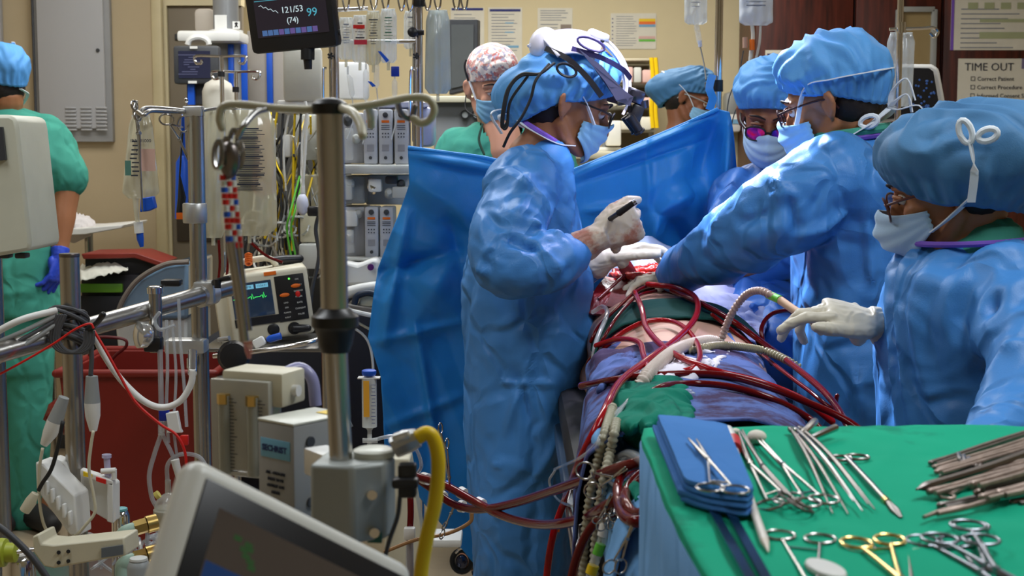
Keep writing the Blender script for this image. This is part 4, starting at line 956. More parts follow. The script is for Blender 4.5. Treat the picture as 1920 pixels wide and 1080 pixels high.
# ---- person F: woman beyond the screen at right
def far_woman():
    Y = 6.4; root = thing('person', 'woman in dark blue bouffant cap bowed behind the right side of the blue screen', 'person', (P(1285, 300, Y).x, Y, 0))
    H = head_frame(P(1292, 188, Y), (1, -0.35, -0.45), (0.35, 0, 1)); T = lambda l, f, u: H @ V(l, f, u)
    X = root.location.x
    def bp(mb):
        limb(mb, [T(0, -0.03, -0.05), P(1275, 230, Y), P(1272, 260, Y)], [0.055, 0.055, 0.07])
        for s in (-1, 1):
            limb(mb, [V(X, Y+s*0.10, 0.85), V(X, Y+s*0.11, 0.45), V(X, Y+s*0.11, 0.08)], [0.09, 0.06, 0.04])
            limb(mb, [V(X-0.06, Y+s*0.11, 0.045), V(X+0.13, Y+s*0.12, 0.035)], [0.045, 0.035])
        trunk(mb, secs(Y, ((1272, 258, 30, 0.08), (1272, 290, 45, 0.15), (1272, 480, 50, 0.13), (1272, 560, 50, 0.13))), (1, 0, 0))
    body(root, H, bp, skin_dk_m, 0.007)
    eyes(root, H, mt=skin_dk_m)
    obj('hair', MB().ell(T(0, -0.04, 0.0), (0.080, 0.075, 0.09), H.to_3x3()), hair_m, root, smooth=180)
    cap(root, H, cap_dark_m, fr=0.062, nape=-0.085, top=0.155, bulge=1.25, droop=0.06, backb=0.075, seed=3, ear=0.026)
    mask(root, H, maskb_m)
    ribbon(root, [T(-0.070, 0.045, -0.022), T(-0.082, 0.0, 0.018), T(-0.085, -0.07, 0.05), T(-0.03, -0.16, 0.07)], w_=0.014)
    spectacles(root, H, grey_m, clear_m, y=0.116)
    def gs(mb):
        trunk(mb, secs(Y, ((1272, 245, 20, 0.06), (1272, 262, 38, 0.12), (1272, 290, 52, 0.19), (1272, 400, 60, 0.19), (1272, 560, 62, 0.19))), (1, 0, 0), n=24)
        for s in (-1, 1): limb(mb, [P(1272, 285, Y+s*0.15), P(1275, 400, Y+s*0.2)], [0.07, 0.07])
    gown(root, scrub_m, gs, 0.013, [], 0.006, 7, name='scrub_top')
far_woman()

# ---- person G: man in scrubs at far left, back turned
def left_man():
    Y = 5.2; root = thing('person', 'man in green scrubs with purple-blue gloves standing at the left edge, back turned', 'person', (P(10, 300, Y).x, Y, 0))
    H = head_frame(P(-6, 165, Y), (-0.85, 0.45, -0.30), (-0.1, 0, 1)); T = lambda l, f, u: H @ V(l, f, u)
    X = root.location.x
    zf = 0
    def bp(mb):
        limb(mb, [T(0, -0.03, -0.05), P(8, 215, Y), P(10, 250, Y)], [0.062, 0.062, 0.08])
        trunk(mb, secs(Y, ((10, 250, 50, 0.08), (10, 290, 85, 0.11), (12, 500, 66, 0.10), (14, 560, 74, 0.11))), (1, 0, 0))
        for s in (-1, 1): 
            limb(mb, [V(X+s*0.07, Y, 0.9), V(X+s*0.07, Y, 0.5), V(X+s*0.07, Y, 0.08)], [0.065, 0.05, 0.045])
        limb(mb, [P(100, 262, Y), P(120, 345, Y), P(117, 400, Y-0.02), P(112, 470, Y-0.05)], [0.062, 0.056, 0.050, 0.032])
        limb(mb, [P(-85, 262, Y), P(-110, 380, Y), P(-100, 470, Y-0.05)], [0.062, 0.052, 0.032])
    body(root, H, bp, mat('skin_warm', srgb(158, 104, 70), 0.5, var=0.1, bump=0.1))
    obj('hair', MB().ell(T(0, -0.03, -0.005), (0.079, 0.078, 0.08), H.to_3x3()), hair_m, root, smooth=180)
    def gs(mb):
        trunk(mb, secs(Y, ((8, 204, 40, 0.06), (8, 218, 68, 0.09), (10, 245, 108, 0.13), (14, 300, 112, 0.15), (18, 400, 92, 0.14), (20, 500, 88, 0.14), (20, 590, 92, 0.15))), (1, 0, 0), n=30)
        limb(mb, [P(85, 255, Y), P(110, 290, Y), P(124, 330, Y)], [0.078, 0.075, 0.08])
        limb(mb, [P(-65, 255, Y), P(-100, 330, Y)], [0.078, 0.08])
    fo = [(P(-60, 560, Y-0.13), P(60, 545, Y-0.13), 0.014, 0.012), (P(-60, 520, Y-0.13), P(100, 440, Y-0.13), 0.02, -0.012), (P(40, 380, Y-0.15), P(100, 340, Y-0.13), 0.015, 0.012)]
    gown(root, scrub_m, gs, 0.010, fo, 0.007, 6, (1, 1, 0.6), 3.5, name='scrub_top')
    def tr(mb):
        trunk(mb, secs(Y, ((14, 560, 80, 0.13), (14, 640, 84, 0.13), (14, 700, 84, 0.12))), (1, 0, 0))
        limb(mb, [P(52, 660, Y), P(52, 800, Y), P(48, 965, Y)], [0.095, 0.085, 0.075]); limb(mb, [P(-30, 660, Y), P(-30, 800, Y), P(-30, 965, Y)], [0.095, 0.085, 0.075])
    gown(root, scrub_m, tr, 0.012, [(P(40, 800, Y-0.1), P(70, 960, Y-0.1), 0.02, 0.012)], 0.009, 6, (1, 1, 0.5), 1.0, name='trousers')
    for x in (55, -30):
        c = P(x, 985, Y); obj('shoe', MB().tube([V(c.x-0.10, Y+0.06, 0.045), V(c.x, Y, 0.055), V(c.x+0.12, Y-0.12, 0.04)], [0.045, 0.055, 0.04], n=14, sm=4, round_ends=True), blackm_m, root, smooth=180)
    cap(root, H, cap_m, fr=0.06, nape=-0.035, top=0.16, bulge=1.25, droop=0, backb=0.02, seed=9, ear=0.02)
    mask(root, H, maskb_m)
    ribbon(root, [T(-0.068, 0.045, -0.075), T(-0.075, 0.0, -0.078), T(-0.05, -0.085, -0.055), T(0, -0.11, -0.04)], w_=0.012)
    ribbon(root, [T(-0.070, 0.065, -0.02), T(-0.083, 0.015, 0.04), T(-0.095, -0.05, 0.10), T(-0.04, -0.10, 0.14)], w_=0.012)
    hand(bluglove_m, root, P(112, 478, Y-0.06), (-0.22, -0.15, -1), (-1, 0.2, 0.15), 1, [(0.35, 0.4, 0.2), (0.4, 0.45, 0.2), (0.5, 0.5, 0.25), (0.55, 0.5, 0.3)], (0.5, 0.2), 1.05, cuff=[P(113, 466, Y-0.05)], cuffr=0.034, tdir=(-0.4, -0.5, -0.8), name='glove')
left_man()
# ------------------------------------------------------------------ blue anaesthesia screen
def poly_interp(tab, t):
    for (a, va), (b, vb) in zip(tab, tab[1:]):
        if t <= b:
            k = (t-a)/(b-a) if b > a else 0; return tuple(x*(1-k) + y*k for x, y in zip(va, vb))
    return tab[-1][1]
def px_sheet(name, top, bot, Yfn, folds, nu, nv, m, label=None, cat=None, parent=None, edge=None, amp=0.006, s=4.0, solid=0.002, seed=0, **k):
    "cloth between a top and bottom line; folds: (x0,y0,x1,y1,width px,depth m)"
    g = []; 
    for j in range(nv+1):
        for i in range(nu+1):
            u, v = i/nu, j/nv; a = poly_interp(top, u); b = poly_interp(bot, u)
            x = a[0]*(1-v) + b[0]*v; y = a[1]*(1-v) + b[1]*v
            if edge: x += edge(u, v)
            g.append((x, y, Yfn(u, v, x, y)))
    g = np.array(g); d = np.zeros(len(g))
    for x0, y0, x1, y1, w_, h in folds:
        A = np.array([x0, y0]); D = np.array([x1-x0, y1-y0]); t = np.clip(((g[:, :2]-A) @ D)/(D @ D), 0, 1)
        r = np.linalg.norm(g[:, :2] - (A + t[:, None]*D), axis=1)/w_; d += h*np.exp(-r**1.6)*np.sin(t*pi*0.8 + 0.3)
    pts = np.array([P(x, y, Y) for x, y, Y in g])
    d += crumple(pts*np.array((1, 1, 0.6)), s, seed)*amp
    pts = pts + np.array((0, -1, 0.0))*d[:, None]
    mb = MB(); mb.v = [tuple(p) for p in pts]; W = nu+1
    mb.f = [(j*W+i, j*W+i+1, (j+1)*W+i+1, (j+1)*W+i) for j in range(nv) for i in range(nu)]
    return obj(name, mb, m, parent, label=label, cat=cat, smooth=180, solid=solid, **k)
top = [(0, (765, 276)), (0.12, (840, 286)), (0.26, (930, 300)), (0.40, (1010, 334)), (0.47, (1065, 322)), (0.62, (1160, 284)), (0.80, (1270, 238)), (0.93, (1346, 204)), (0.965, (1366, 210)), (1, (1372, 250))]
bot = [(0, (722, 850)), (0.12, (800, 950)), (0.26, (905, 1075)), (0.40, (1000, 1080)), (0.47, (1080, 900)), (0.62, (1180, 640)), (0.80, (1280, 560)), (0.93, (1370, 540)), (1, (1404, 520))]
def ed(u, v):
    tab = [(0, (0,)), (0.12, (8,)), (0.22, (-8,)), (0.4, (-40,)), (0.62, (-48,)), (0.75, (-18,)), (1.0, (0,))]
    return poly_interp(tab, v)[0]*max(0, 1-u/0.25)
screen_folds = [(770, 290, 1000, 330, 9, 0.02), (1075, 330, 1340, 218, 10, 0.02), (880, 440, 780, 600, 60, 0.06), (870, 465, 700, 515, 16, -0.035), (700, 640, 870, 600, 9, 0.014), (765, 400, 720, 640, 14, 0.03),
                (775, 340, 900, 420, 30, 0.03), (840, 400, 870, 520, 20, -0.03), (1365, 215, 1345, 420, 14, 0.05), (1350, 230, 1310, 330, 24, -0.03), (1230, 400, 1300, 360, 26, 0.05), (1215, 470, 1235, 400, 16, 0.04), (1260, 400, 1320, 560, 20, -0.04), (1090, 395, 1200, 385, 10, 0.012),
                (1210, 240, 1215, 420, 8, 0.008), (1080, 345, 1330, 260, 5, -0.008), (720, 800, 870, 740, 8, 0.012), (780, 600, 830, 900, 10, 0.02), (1180, 380, 1300, 300, 40, 0.03)]
scr = px_sheet('drape_screen', top, bot, lambda u, v, x, y: 4.05 + 0.10*v*(u < 2) - 0.12*max(0, 0.3-u)*v*3, [f[:5] + (f[5]*1.5,) for f in screen_folds], 230, 150, drape_m,
         'bright blue sheet hung as a screen between the surgeons and the anaesthesia equipment', 'drape', edge=ed, amp=0.009, s=3.5, seed=2)
obj('top_hem', MB().tube([P(x, y, 4.045) for x, y in ((765, 277), (840, 287), (930, 301), (1010, 335))], 0.006, n=8, sm=5).tube([P(x, y, 4.045) for x, y in ((1010, 335), (1065, 323), (1160, 285), (1270, 239), (1346, 205))], 0.006, n=8, sm=5), drape_m, scr)

# ------------------------------------------------------------------ operating table and patient
AX = [(1.6, 0.27), (2.2, 0.29), (2.7, 0.325), (3.2, 0.370), (3.6, 0.345), (4.0, 0.33), (4.6, 0.33)]
def ax(Y):
    for (a, x), (b, y) in zip(AX, AX[1:]):
        if Y <= b: return x + (y-x)*max(0, Y-a)/(b-a)
    return AX[-1][1]
t = thing('operating_table', 'black padded operating table on a steel column under the patient', 'table', (0.33, 3.0, 0))
obj('pad', MB().box((0.33, 3.25, 0.80), (0.44, 2.5, 0.08), bev=0.02), blackm_m, t)
obj('table_top', MB().box((0.33, 3.25, 0.74), (0.46, 2.5, 0.04), bev=0.008), steel_m, t)
obj('column', MB().box((0.33, 3.1, 0.42), (0.26, 0.34, 0.60), bev=0.03), steel_m, t)
obj('base', MB().box((0.33, 3.1, 0.06), (0.5, 0.9, 0.12), bev=0.03), steel_m, t)
pt = thing('person', 'patient lying on the operating table with bare belly and opened chest', 'person', (0.34, 3.0, 0.84))
def patient():
    H = head_frame(V(0.33, 4.42, 0.96), (0, 0.05, 1), (0, 1, 0))
    mb = MB(); head_parts(mb, H)
    def lo(rows, n=28):
        rings = []
        cs = catmull([V(x, y, z) for y, x, z, rx, rz in rows], 5); rxs = interp([r[3] for r in rows], 5); rzs = interp([r[4] for r in rows], 5)
        for c, rx, rz in zip(cs, rxs, rzs): rings.append([c + V(rx*cos(a), 0, rz*sin(a)) for a in [2*pi*k/n for k in range(n)]])
        mb.ring_loft(rings)
    lo([(2.55, 0.315, 0.93, 0.16, 0.07), (2.75, 0.33, 0.93, 0.178, 0.088), (2.95, 0.355, 0.935, 0.180, 0.095), (3.15, 0.37, 0.935, 0.178, 0.110), (3.35, 0.365, 0.935, 0.185, 0.125), (3.48, 0.36, 0.93, 0.19, 0.130), (3.6, 0.345, 0.92, 0.20, 0.130), (3.85, 0.335, 0.92, 0.20, 0.12), (4.02, 0.33, 0.92, 0.17, 0.09), (4.12, 0.33, 0.93, 0.07, 0.06)])
    limb(mb, [V(0.33, 4.05, 0.94), V(0.33, 4.25, 0.95), V(0.33, 4.38, 0.96)], [0.065, 0.06, 0.06])
    for s in (-1, 1):
        limb(mb, [V(0.31+s*0.08, 2.7, 0.92), V(0.30+s*0.09, 2.2, 0.92), V(0.29+s*0.09, 1.85, 0.90)], [0.09, 0.065, 0.05])
        limb(mb, [V(0.34+s*0.17, 3.98, 0.92), V(0.36+s*0.18, 3.65, 0.87), V(0.37+s*0.165, 3.3, 0.86), V(0.35+s*0.15, 3.1, 0.86)], [0.055, 0.05, 0.04, 0.03])
    co, no, fs = remesh(mb, 0.009, 4)
    c = np.array((0.352, 3.56, 1.06)); r = (co - c)/np.array((0.085, 0.13, 0.2)); q = (r**2).sum(1); k = np.clip(1-q, 0, 1)
    co[:, 2] -= np.where(co[:, 2] > 0.93, 0.07*np.sqrt(k), 0)
    return obj('body', from_arrays(co, fs), belly_m, pt, smooth=180)
patient()
# open chest: cavity lining, torn edges, heart
def wound():
    c = V(0.352, 3.56, 1.052); mb = MB()
    def lining(u, v):
        a = 2*pi*u; r = 1 - v*0.85; q = c + V(0.105*cos(a)*r, 0.135*sin(a)*r, 0.028*(1-v) - 0.060*v*v + 0.02*sin(pi*v))
        return q
    mb.grid(lining, 64, 18, wrap=True)
    co = np.array(mb.v); co[:, 2] += crumple(co, 30, 3)*0.008; co[:, 0] += crumple(co, 22, 8)*0.006; mb.v = [tuple(p) for p in co]
    w_ = obj('chest_opening', mb, tissue_m, pt, smooth=180, label='open red chest cavity')
    mb = MB().ell(c + V(0.01, 0.01, 0.018), (0.055, 0.072, 0.045), None, 28, 18)
    co = np.array(mb.v); co += (co-np.array(c))*(crumple(co, 26, 1)*0.09)[:, None]; mb.v = [tuple(p) for p in co]; obj('heart', mb, bloodb_m, w_, smooth=180)
    mb = MB(); rr = random.Random(5)
    ring = [c + V((0.098 + rr.uniform(-.006, .006))*cos(a), (0.128 + rr.uniform(-.006, .006))*sin(a), 0.040 + rr.uniform(-.005, .008)) for a in [2*pi*k/40 for k in range(40)]]
    mb.tube(ring, [rr.uniform(0.005, 0.010) for _ in ring], n=8, sm=3, closed=True)
    co = np.array(mb.v); co += np.random.RandomState(2).normal(size=co.shape)*0.0012; mb.v = [tuple(p) for p in co]
    obj('torn_edge', mb, fat_m, w_, smooth=180, label='ragged pinkish tissue edge')
    # red soaked packs on the rim
    for k, (a, b, cc) in enumerate((((1118, 590, 3.40), (1130, 550, 3.44), (1150, 524, 3.50)), ((1150, 578, 3.40), (1165, 545, 3.44), (1182, 515, 3.50)))):
        obj('soaked_swab', MB().sweep_rect([P(*a), P(*b), P(*cc)], 0.042, 0.008, (-.3, -1, .6), 6), [tissue_m, mat('soaked_gauze', srgb(96, 26, 24), 0.5, var=0.5, vscale=80, bump=0.6)][k], w_)
    mb = MB()
    co = []
    mb.grid(lambda u, v: P(1178 + 82*u + 6*v, 508 - 14*sin(u*2.2) + 40*v + 0*u, 3.50 + 0.04*(1-v)) , 40, 20)
    co = np.array(mb.v); co[:, 1] -= crumple(co, 24, 6)*0.010; co[:, 2] += crumple(co, 40, 4)*0.003; mb.v = [tuple(p) for p in co]
    obj('muscle_wall', mb, mat('wet_red_muscle', srgb(196, 36, 30), 0.22, var=0.45, vscale=55, bump=0.5, bscale=110, coat=0.6), w_, smooth=180, solid=0.01)
wound()
t = thing('chest_retractor', 'blood smeared metal retractor blade holding open the left side of the chest', 'retractor', P(1165, 520, 3.47))
obj('blade', MB().prism([P(1160, 505, 3.46), P(1180, 488, 3.50), P(1193, 508, 3.50), P(1172, 525, 3.46)], (0.0, 0.02, 0.003)), mat('bloody_blade', srgb(140, 30, 36), 0.3, 0.5, var=0.3), t)
obj('stem', MB().tube([P(1122, 560, 3.42), P(1150, 535, 3.44), P(1172, 515, 3.46)], 0.004, n=10, sm=4), tissue_m, t)

# green band over the belly
def arch(Y, rx, rz, zc, a0, a1, n, xc=None, dx=0.0): return [V((ax(Y) if xc is None else xc) + dx - rx*cos(a), Y, zc + rz*sin(a)) for a in [a0 + (a1-a0)*i/n for i in range(n+1)]]
def arch_sheet(name, Y0, Y1, rx, rz, zc, a0, a1, nu, nv, m, label, cat, amp, s, drop=0.0, seed=0, solid=0.004, ybow=0.0, rzf=None, **k):
    mb = MB()
    def fn(u, v):
        Y = Y0 + (Y1-Y0)*v; a = a0 + (a1-a0)*u; r = rz if rzf is None else rzf(v)
        p = V(ax(Y) - rx*math.copysign(abs(cos(a))**0.75, cos(a)), Y - ybow*(1-sin(a)), zc + r*max(sin(a), -0.0)**0.9 if sin(a) > 0 else zc)
        e = max(0, abs(u-0.5)*2 - 0.72)/0.28
        p.z -= drop*e
        return p
    mb.grid(fn, nu, nv)
    co = np.array(mb.v); d = crumple(co, s, seed)*amp
    cx = np.array([ax(c[1]) for c in co]); n = np.stack([co[:, 0]-cx, np.zeros(len(co)), co[:, 2]-zc+0.06], 1); n /= np.linalg.norm(n, axis=1)[:, None]
    co = co + n*d[:, None]; mb.v = [tuple(c) for c in co]
    return obj(name, mb, m, label=label, cat=cat, smooth=180, solid=solid, **k)
arch_sheet('belly_band', 3.05, 3.27, 0.188, 0.110, 0.942, 0.10, pi-0.10, 60, 12, dgreen_m, 'dark green cloth band stretched across the bare belly', 'cloth', 0.002, 9, ybow=0.12, seed=1, rzf=lambda v: 0.101 + 0.016*v)
# sheets over hips and legs
arch_sheet('stained_sheet', 2.01, 2.98, 0.188, 0.105, 0.91, 0.05, pi-0.05, 110, 120, sheet_m, 'blood-stained greyish blue sheet over the hips and thighs of the patient', 'sheet', 0.007, 3.6, drop=0.12, seed=6, ybow=-0.02)
arch_sheet('thigh_sheet', 1.72, 2.30, 0.15, 0.115, 0.86, 0.05, pi-0.05, 90, 80, lsheet_m, 'pale blue sheet hanging over the legs of the patient toward the instrument table', 'sheet', 0.010, 4.0, drop=0.06, seed=9)
def under_table():
    rows = [(0, (1168, 1010)), (0.2, (1190, 965)), (0.45, (1225, 935)), (0.7, (1262, 930)), (1, (1345, 990))]
    px_sheet('hanging_sheet', rows, [(0, (1135, 1300)), (0.5, (1250, 1400)), (1, (1420, 1400))], lambda u, v, x, y: 1.78 - 0.10*sin(u*7)*v - 0.15*v, [(1210, 980, 1180, 1200, 20, 0.03), (1262, 990, 1240, 1200, 16, 0.035), (1300, 1010, 1310, 1200, 14, -0.03)], 70, 70, lsheet_m,
             'pale blue sheet falling in vertical folds left of the green table', 'sheet', amp=0.012, s=5)
under_table()
# bright head side sheet
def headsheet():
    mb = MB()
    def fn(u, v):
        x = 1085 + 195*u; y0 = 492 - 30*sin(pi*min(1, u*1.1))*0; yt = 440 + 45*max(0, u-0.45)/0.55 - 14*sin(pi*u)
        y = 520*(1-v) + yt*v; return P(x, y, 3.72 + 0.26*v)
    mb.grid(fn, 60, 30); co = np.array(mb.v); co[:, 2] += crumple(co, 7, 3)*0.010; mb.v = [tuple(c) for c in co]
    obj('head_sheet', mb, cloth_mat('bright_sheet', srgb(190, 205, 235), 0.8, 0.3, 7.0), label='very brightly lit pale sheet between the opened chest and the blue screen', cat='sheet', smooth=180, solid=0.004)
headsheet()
def side_sheet():
    mb = MB(); mb.grid(lambda u, v: P(1300 + 150*u - 20*v, 520 + 30*u + 70*v + 30*u*v, 3.62 - 0.32*v), 50, 30)
    co = np.array(mb.v); co[:, 2] += crumple(co, 10, 13)*0.015; mb.v = [tuple(c) for c in co]
    obj('flank_sheet', mb, cloth_mat('flank_sheet_cloth', srgb(176, 182, 220), 0.8, 0.5, 9.0, stain=srgb(120, 60, 90), stain_lo=0.60), label='pale lilac sheet tucked along the right flank under the crossing arm', cat='sheet', smooth=180, solid=0.004)
side_sheet()
from mathutils.bvhtree import BVHTree
def bvh_of(objs):
    vs = []; fs = []
    for o in objs:
        off = origin_of(o); n = len(vs); vs += [v.co + off for v in o.data.vertices]; fs += [tuple(i+n for i in p.vertices) for p in o.data.polygons]
    return BVHTree.FromPolygons(vs, fs)
SURF = bvh_of([o for o in sc.objects if o.type == 'MESH' and (o.name.split('.')[0] in ('belly_band', 'stained_sheet', 'thigh_sheet', 'head_sheet', 'flank_sheet') or (o.parent is pt and o.name.startswith('body')))])
def surfY(x, y):
    d = ray(x, y); h = SURF.ray_cast(CAM, d.normalized()); return h[0].y if h[0] else None
# crumpled green cloth and left sheet
def lump(name, pxs, Yc, m, label, cat, depth=0.06, amp=0.014, s=14, seed=0, vox=0.006, th=0.05):
    "crumpled cloth heap with outline pxs"
    cx = sum(p[0] for p in pxs)/len(pxs); cy = sum(p[1] for p in pxs)/len(pxs); n = len(pxs); mb = MB(); rings = []
    ol = catmull([V(x, y, 0) for x, y in pxs], 5, True)
    for k, (sc_, dy) in enumerate(((0.05, 1.0), (0.35, 0.95), (0.65, 0.78), (0.88, 0.45), (1.0, 0.0), (0.9, -0.5), (0.4, -0.8))):
        rings.append([P(cx + (p.x-cx)*sc_, cy + (p.y-cy)*sc_, min(Yc, (surfY(cx + (p.x-cx)*sc_, cy + (p.y-cy)*sc_) or 9)) - depth*dy) for p in ol])
    mb.ring_loft(rings)
    co, no, fs = remesh(mb, vox, 2); co = co + no*(crumple(co*np.array((1, 1, 0.7)), s, seed)*amp)[:, None]
    return obj(name, from_arrays(co, fs), m, label=label, cat=cat, smooth=180)
lump('green_cloth', [(1150, 735), (1190, 716), (1250, 708), (1285, 722), (1296, 760), (1296, 800), (1250, 812), (1205, 848), (1180, 838), (1142, 790)], 2.42, mgreen_m, 'crumpled bright green cloth lying on the hip beside the tubes', 'cloth', 0.09, 0.0075, 8, 3)
lump('small_green_cloth', [(1172, 905), (1200, 898), (1232, 902), (1236, 922), (1205, 930), (1180, 945)], 2.05, mgreen_m, 'small green cloth scrap caught between the tubes left of the table', 'cloth', 0.05, 0.008, 16, 5)
lump('left_sheet', [(1108, 670), (1140, 652), (1185, 662), (1190, 690), (1150, 710), (1120, 740), (1100, 720)], 2.86, sheet_m, 'greyish blue bunched sheet corner at the left hip', 'sheet', 0.05, 0.006, 9, 8)
lump('pale_pack', [(1112, 800), (1138, 778), (1160, 800), (1180, 832), (1208, 858), (1216, 892), (1190, 915), (1150, 895), (1122, 860)], 2.16, lsheet_m, 'pale blue sheet bunched below the crumpled green cloth', 'sheet', 0.015, 0.010, 9, 4)
# white gauze with print across the pelvis
lump('white_pad', [(1185, 715), (1200, 690), (1260, 664), (1330, 655), (1370, 662), (1345, 690), (1330, 708), (1260, 716)], 2.82, cloth_mat('white_gauze', srgb(225, 222, 235), 0.8, 0.5, 14, stain=srgb(70, 60, 80), stain_lo=0.6), 'white dressing pad with dark marks under the crossing tubes', 'pad', 0.03, 0.006, 22, 2)

# ------------------------------------------------------------------ tubing
def settle(cp, r):
    "lay a line on the patient: never deeper than the cloth or skin under it"
    ys = []
    for p in cp:
        h = surfY(p.x, p.y); ys.append(min(p.z, h - r*3.2) if h and h > p.z - 0.6 else p.z)
    n = len(ys); ys = [min(ys[max(0, i-3):i+4]) for i in range(n)]
    for _ in range(4): ys = [(ys[max(0, i-1)] + ys[i] + ys[min(n-1, i+1)])/3 for i in range(n)]
    return ys
def pipe(pts, r, m, label, name='blood_tube', cat='tube', group=None, n=10, sm=7, parent=None):
    cp = catmull([V(*p) for p in pts], sm); r *= 0.86
    ys = settle(cp, r)
    return obj(name, MB().tube([P(p.x, p.y, y) for p, y in zip(cp, ys)], r, n=n, round_ends=True), m, parent, label, cat if not parent else None, group, smooth=180)
def band_on(par, a, b, r, m, name='cable_tie', label=None):
    return obj(name, MB().cyl(P(*a), P(*b), r, n=14), m, par, label=label)
bt = []
bt.append(pipe([(1090, 724, 2.86), (1150, 712, 2.74), (1230, 703, 2.60), (1340, 702, 2.48), (1430, 722, 2.40), (1520, 757, 2.34), (1590, 790, 2.30), (1640, 830, 2.25)], 0.0072, blood_m, 'dark red tube crossing the hips from the blue gown toward the right'))
band_on(bt[-1], (1090, 724, 2.86), (1112, 720, 2.81), 0.0078, mat('violet_sleeve', srgb(90, 60, 150), 0.4), 'end_sleeve')
bt.append(pipe([(1190, 548, 3.36), (1203, 578, 3.22), (1214, 618, 3.04), (1255, 658, 2.88), (1330, 692, 2.66), (1430, 718, 2.50), (1510, 752, 2.40), (1560, 790, 2.34)], 0.0072, bloodb_m, 'bright red tube running in an S from the chest over the belly'))
bt.append(pipe([(1132, 655, 3.0), (1160, 628, 2.98), (1215, 602, 3.0), (1270, 606, 3.0), (1305, 640, 2.92), (1312, 672, 2.82), (1295, 692, 2.74), (1250, 700, 2.70)], 0.0062, bloodb_m, 'bright red tube looping over the belly below the green band'))
bt.append(pipe([(1118, 648, 3.02), (1160, 636, 2.96), (1198, 642, 2.92), (1207, 668, 2.84), (1216, 690, 2.74), (1240, 702, 2.68)], 0.0068, bloodb_m, 'short red tube hooking down beside the left hip'))
bt.append(pipe([(1215, 533, 3.36), (1270, 540, 3.34), (1305, 560, 3.26), (1304, 595, 3.12), (1270, 635, 3.0), (1215, 675, 2.86), (1160, 720, 2.74), (1125, 790, 2.66), (1092, 855, 2.62), (1066, 920, 2.60), (1042, 985, 2.58), (1030, 1040, 2.56), (1022, 1110, 2.55)], 0.0078, bloodb_m, 'long red tube curling round the belly, then dropping past the blue gown'))
band_on(bt[-1], (1044, 980, 2.581), (1040, 996, 2.577), 0.0088, orange_m, 'marker_band', 'orange marker band'); band_on(bt[-1], (1128, 783, 2.667), (1122, 797, 2.653), 0.0088, red_m, 'marker_band')
bt.append(pipe([(1108, 640, 3.1), (1125, 610, 3.15), (1160, 575, 3.26), (1200, 542, 3.38), (1240, 533, 3.42)], 0.0050, blood_m, 'thin dark tube arching from the left flank up to the chest'))
bt.append(pipe([(1102, 680, 3.02), (1128, 640, 3.06), (1160, 590, 3.2), (1195, 556, 3.33), (1230, 545, 3.38)], 0.0045, blood_m, 'second thin dark tube arching to the chest just below the first'))
bt.append(pipe([(1205, 745, 2.62), (1255, 722, 2.56), (1350, 722, 2.48), (1440, 745, 2.40), (1510, 780, 2.32), (1548, 815, 2.26)], 0.0068, blood_m, 'dark tube behind the crumpled green cloth curving to the right'))
bt.append(pipe([(1260, 545, 3.42), (1320, 572, 3.36), (1380, 606, 3.22), (1440, 650, 3.02), (1500, 695, 2.84), (1555, 745, 2.64), (1590, 800, 2.46), (1605, 840, 2.38)], 0.0075, blood_m, 'dark tube following the right flank from the chest to the table'))
bt.append(pipe([(1335, 590, 3.34), (1400, 640, 3.14), (1460, 690, 2.92), (1520, 735, 2.74), (1560, 765, 2.62), (1570, 742, 2.62)], 0.0050, blood_m, 'thin dark tube on the outer side of the right flank'))
bt.append(pipe([(1432, 648, 3.05), (1428, 615, 3.08), (1445, 590, 3.10), (1475, 582, 3.12), (1492, 590, 3.14)], 0.0058, blood_m, 'small dark red hoop standing up beside the right flank'))
bt.append(pipe([(1232, 838, 1.98), (1262, 808, 2.0), (1310, 803, 2.0), (1350, 818, 1.95), (1385, 850, 1.88)], 0.0085, blood_m, 'dark tube bowed behind the folded blue towel'))
bt.append(pipe([(1222, 862, 2.0), (1248, 822, 2.05), (1300, 813, 2.08), (1340, 830, 2.0)], 0.0045, bloodb_m, 'thin red tube just inside the bowed one behind the folded towel'))
bt.append(pipe([(1290, 930, 1.85), (1235, 965, 1.92), (1190, 978, 1.96), (1165, 958, 2.0), (1160, 910, 2.06), (1185, 880, 2.1), (1215, 855, 2.12)], 0.0090, blood_m, 'thick dark tube looped into a ring left of the green table'))
bt.append(pipe([(1290, 945, 1.83), (1235, 952, 1.95), (1190, 962, 2.0), (1172, 930, 2.05), (1200, 890, 2.08), (1240, 880, 2.08)], 0.0080, blood_m, 'second dark tube inside the ring left of the green table'))
g1 = pipe([(772, 890, 3.0), (812, 918, 2.95), (850, 945, 2.9), (900, 955, 2.85), (970, 942, 2.7), (1060, 912, 2.4), (1140, 885, 2.05), (1225, 858, 1.9)], 0.0098, blood_m, 'thick dark hose sagging across the blue gown, upper of the pair')
g2 = pipe([(780, 893, 2.96), (830, 908, 2.9), (890, 940, 2.84), (950, 970, 2.74), (1020, 984, 2.5), (1090, 973, 2.2), (1150, 942, 2.0), (1220, 895, 1.88), (1290, 862, 1.82)], 0.0098, blood_m, 'thick dark hose sagging across the blue gown, lower of the pair')
for par, (a, b) in ((g2, ((793, 896, 2.945), (803, 899, 2.93))), (g2, ((862, 922, 2.868), (870, 927, 2.86))), (g1, ((862, 949, 2.888), (870, 950, 2.882))), (g2, ((895, 942, 2.832), (905, 947, 2.82))), (g1, ((822, 926, 2.937), (832, 933, 2.925)))):
    band_on(par, a, b, 0.0125, white_m)
band_on(g2, (922, 956, 2.797), (931, 960, 2.786), 0.0112, blue_m, 'marker_band', 'blue marker band'); band_on(g2, (1106, 966, 2.145), (1114, 962, 2.115), 0.0095, blue_m, 'marker_band', 'blue marker band')
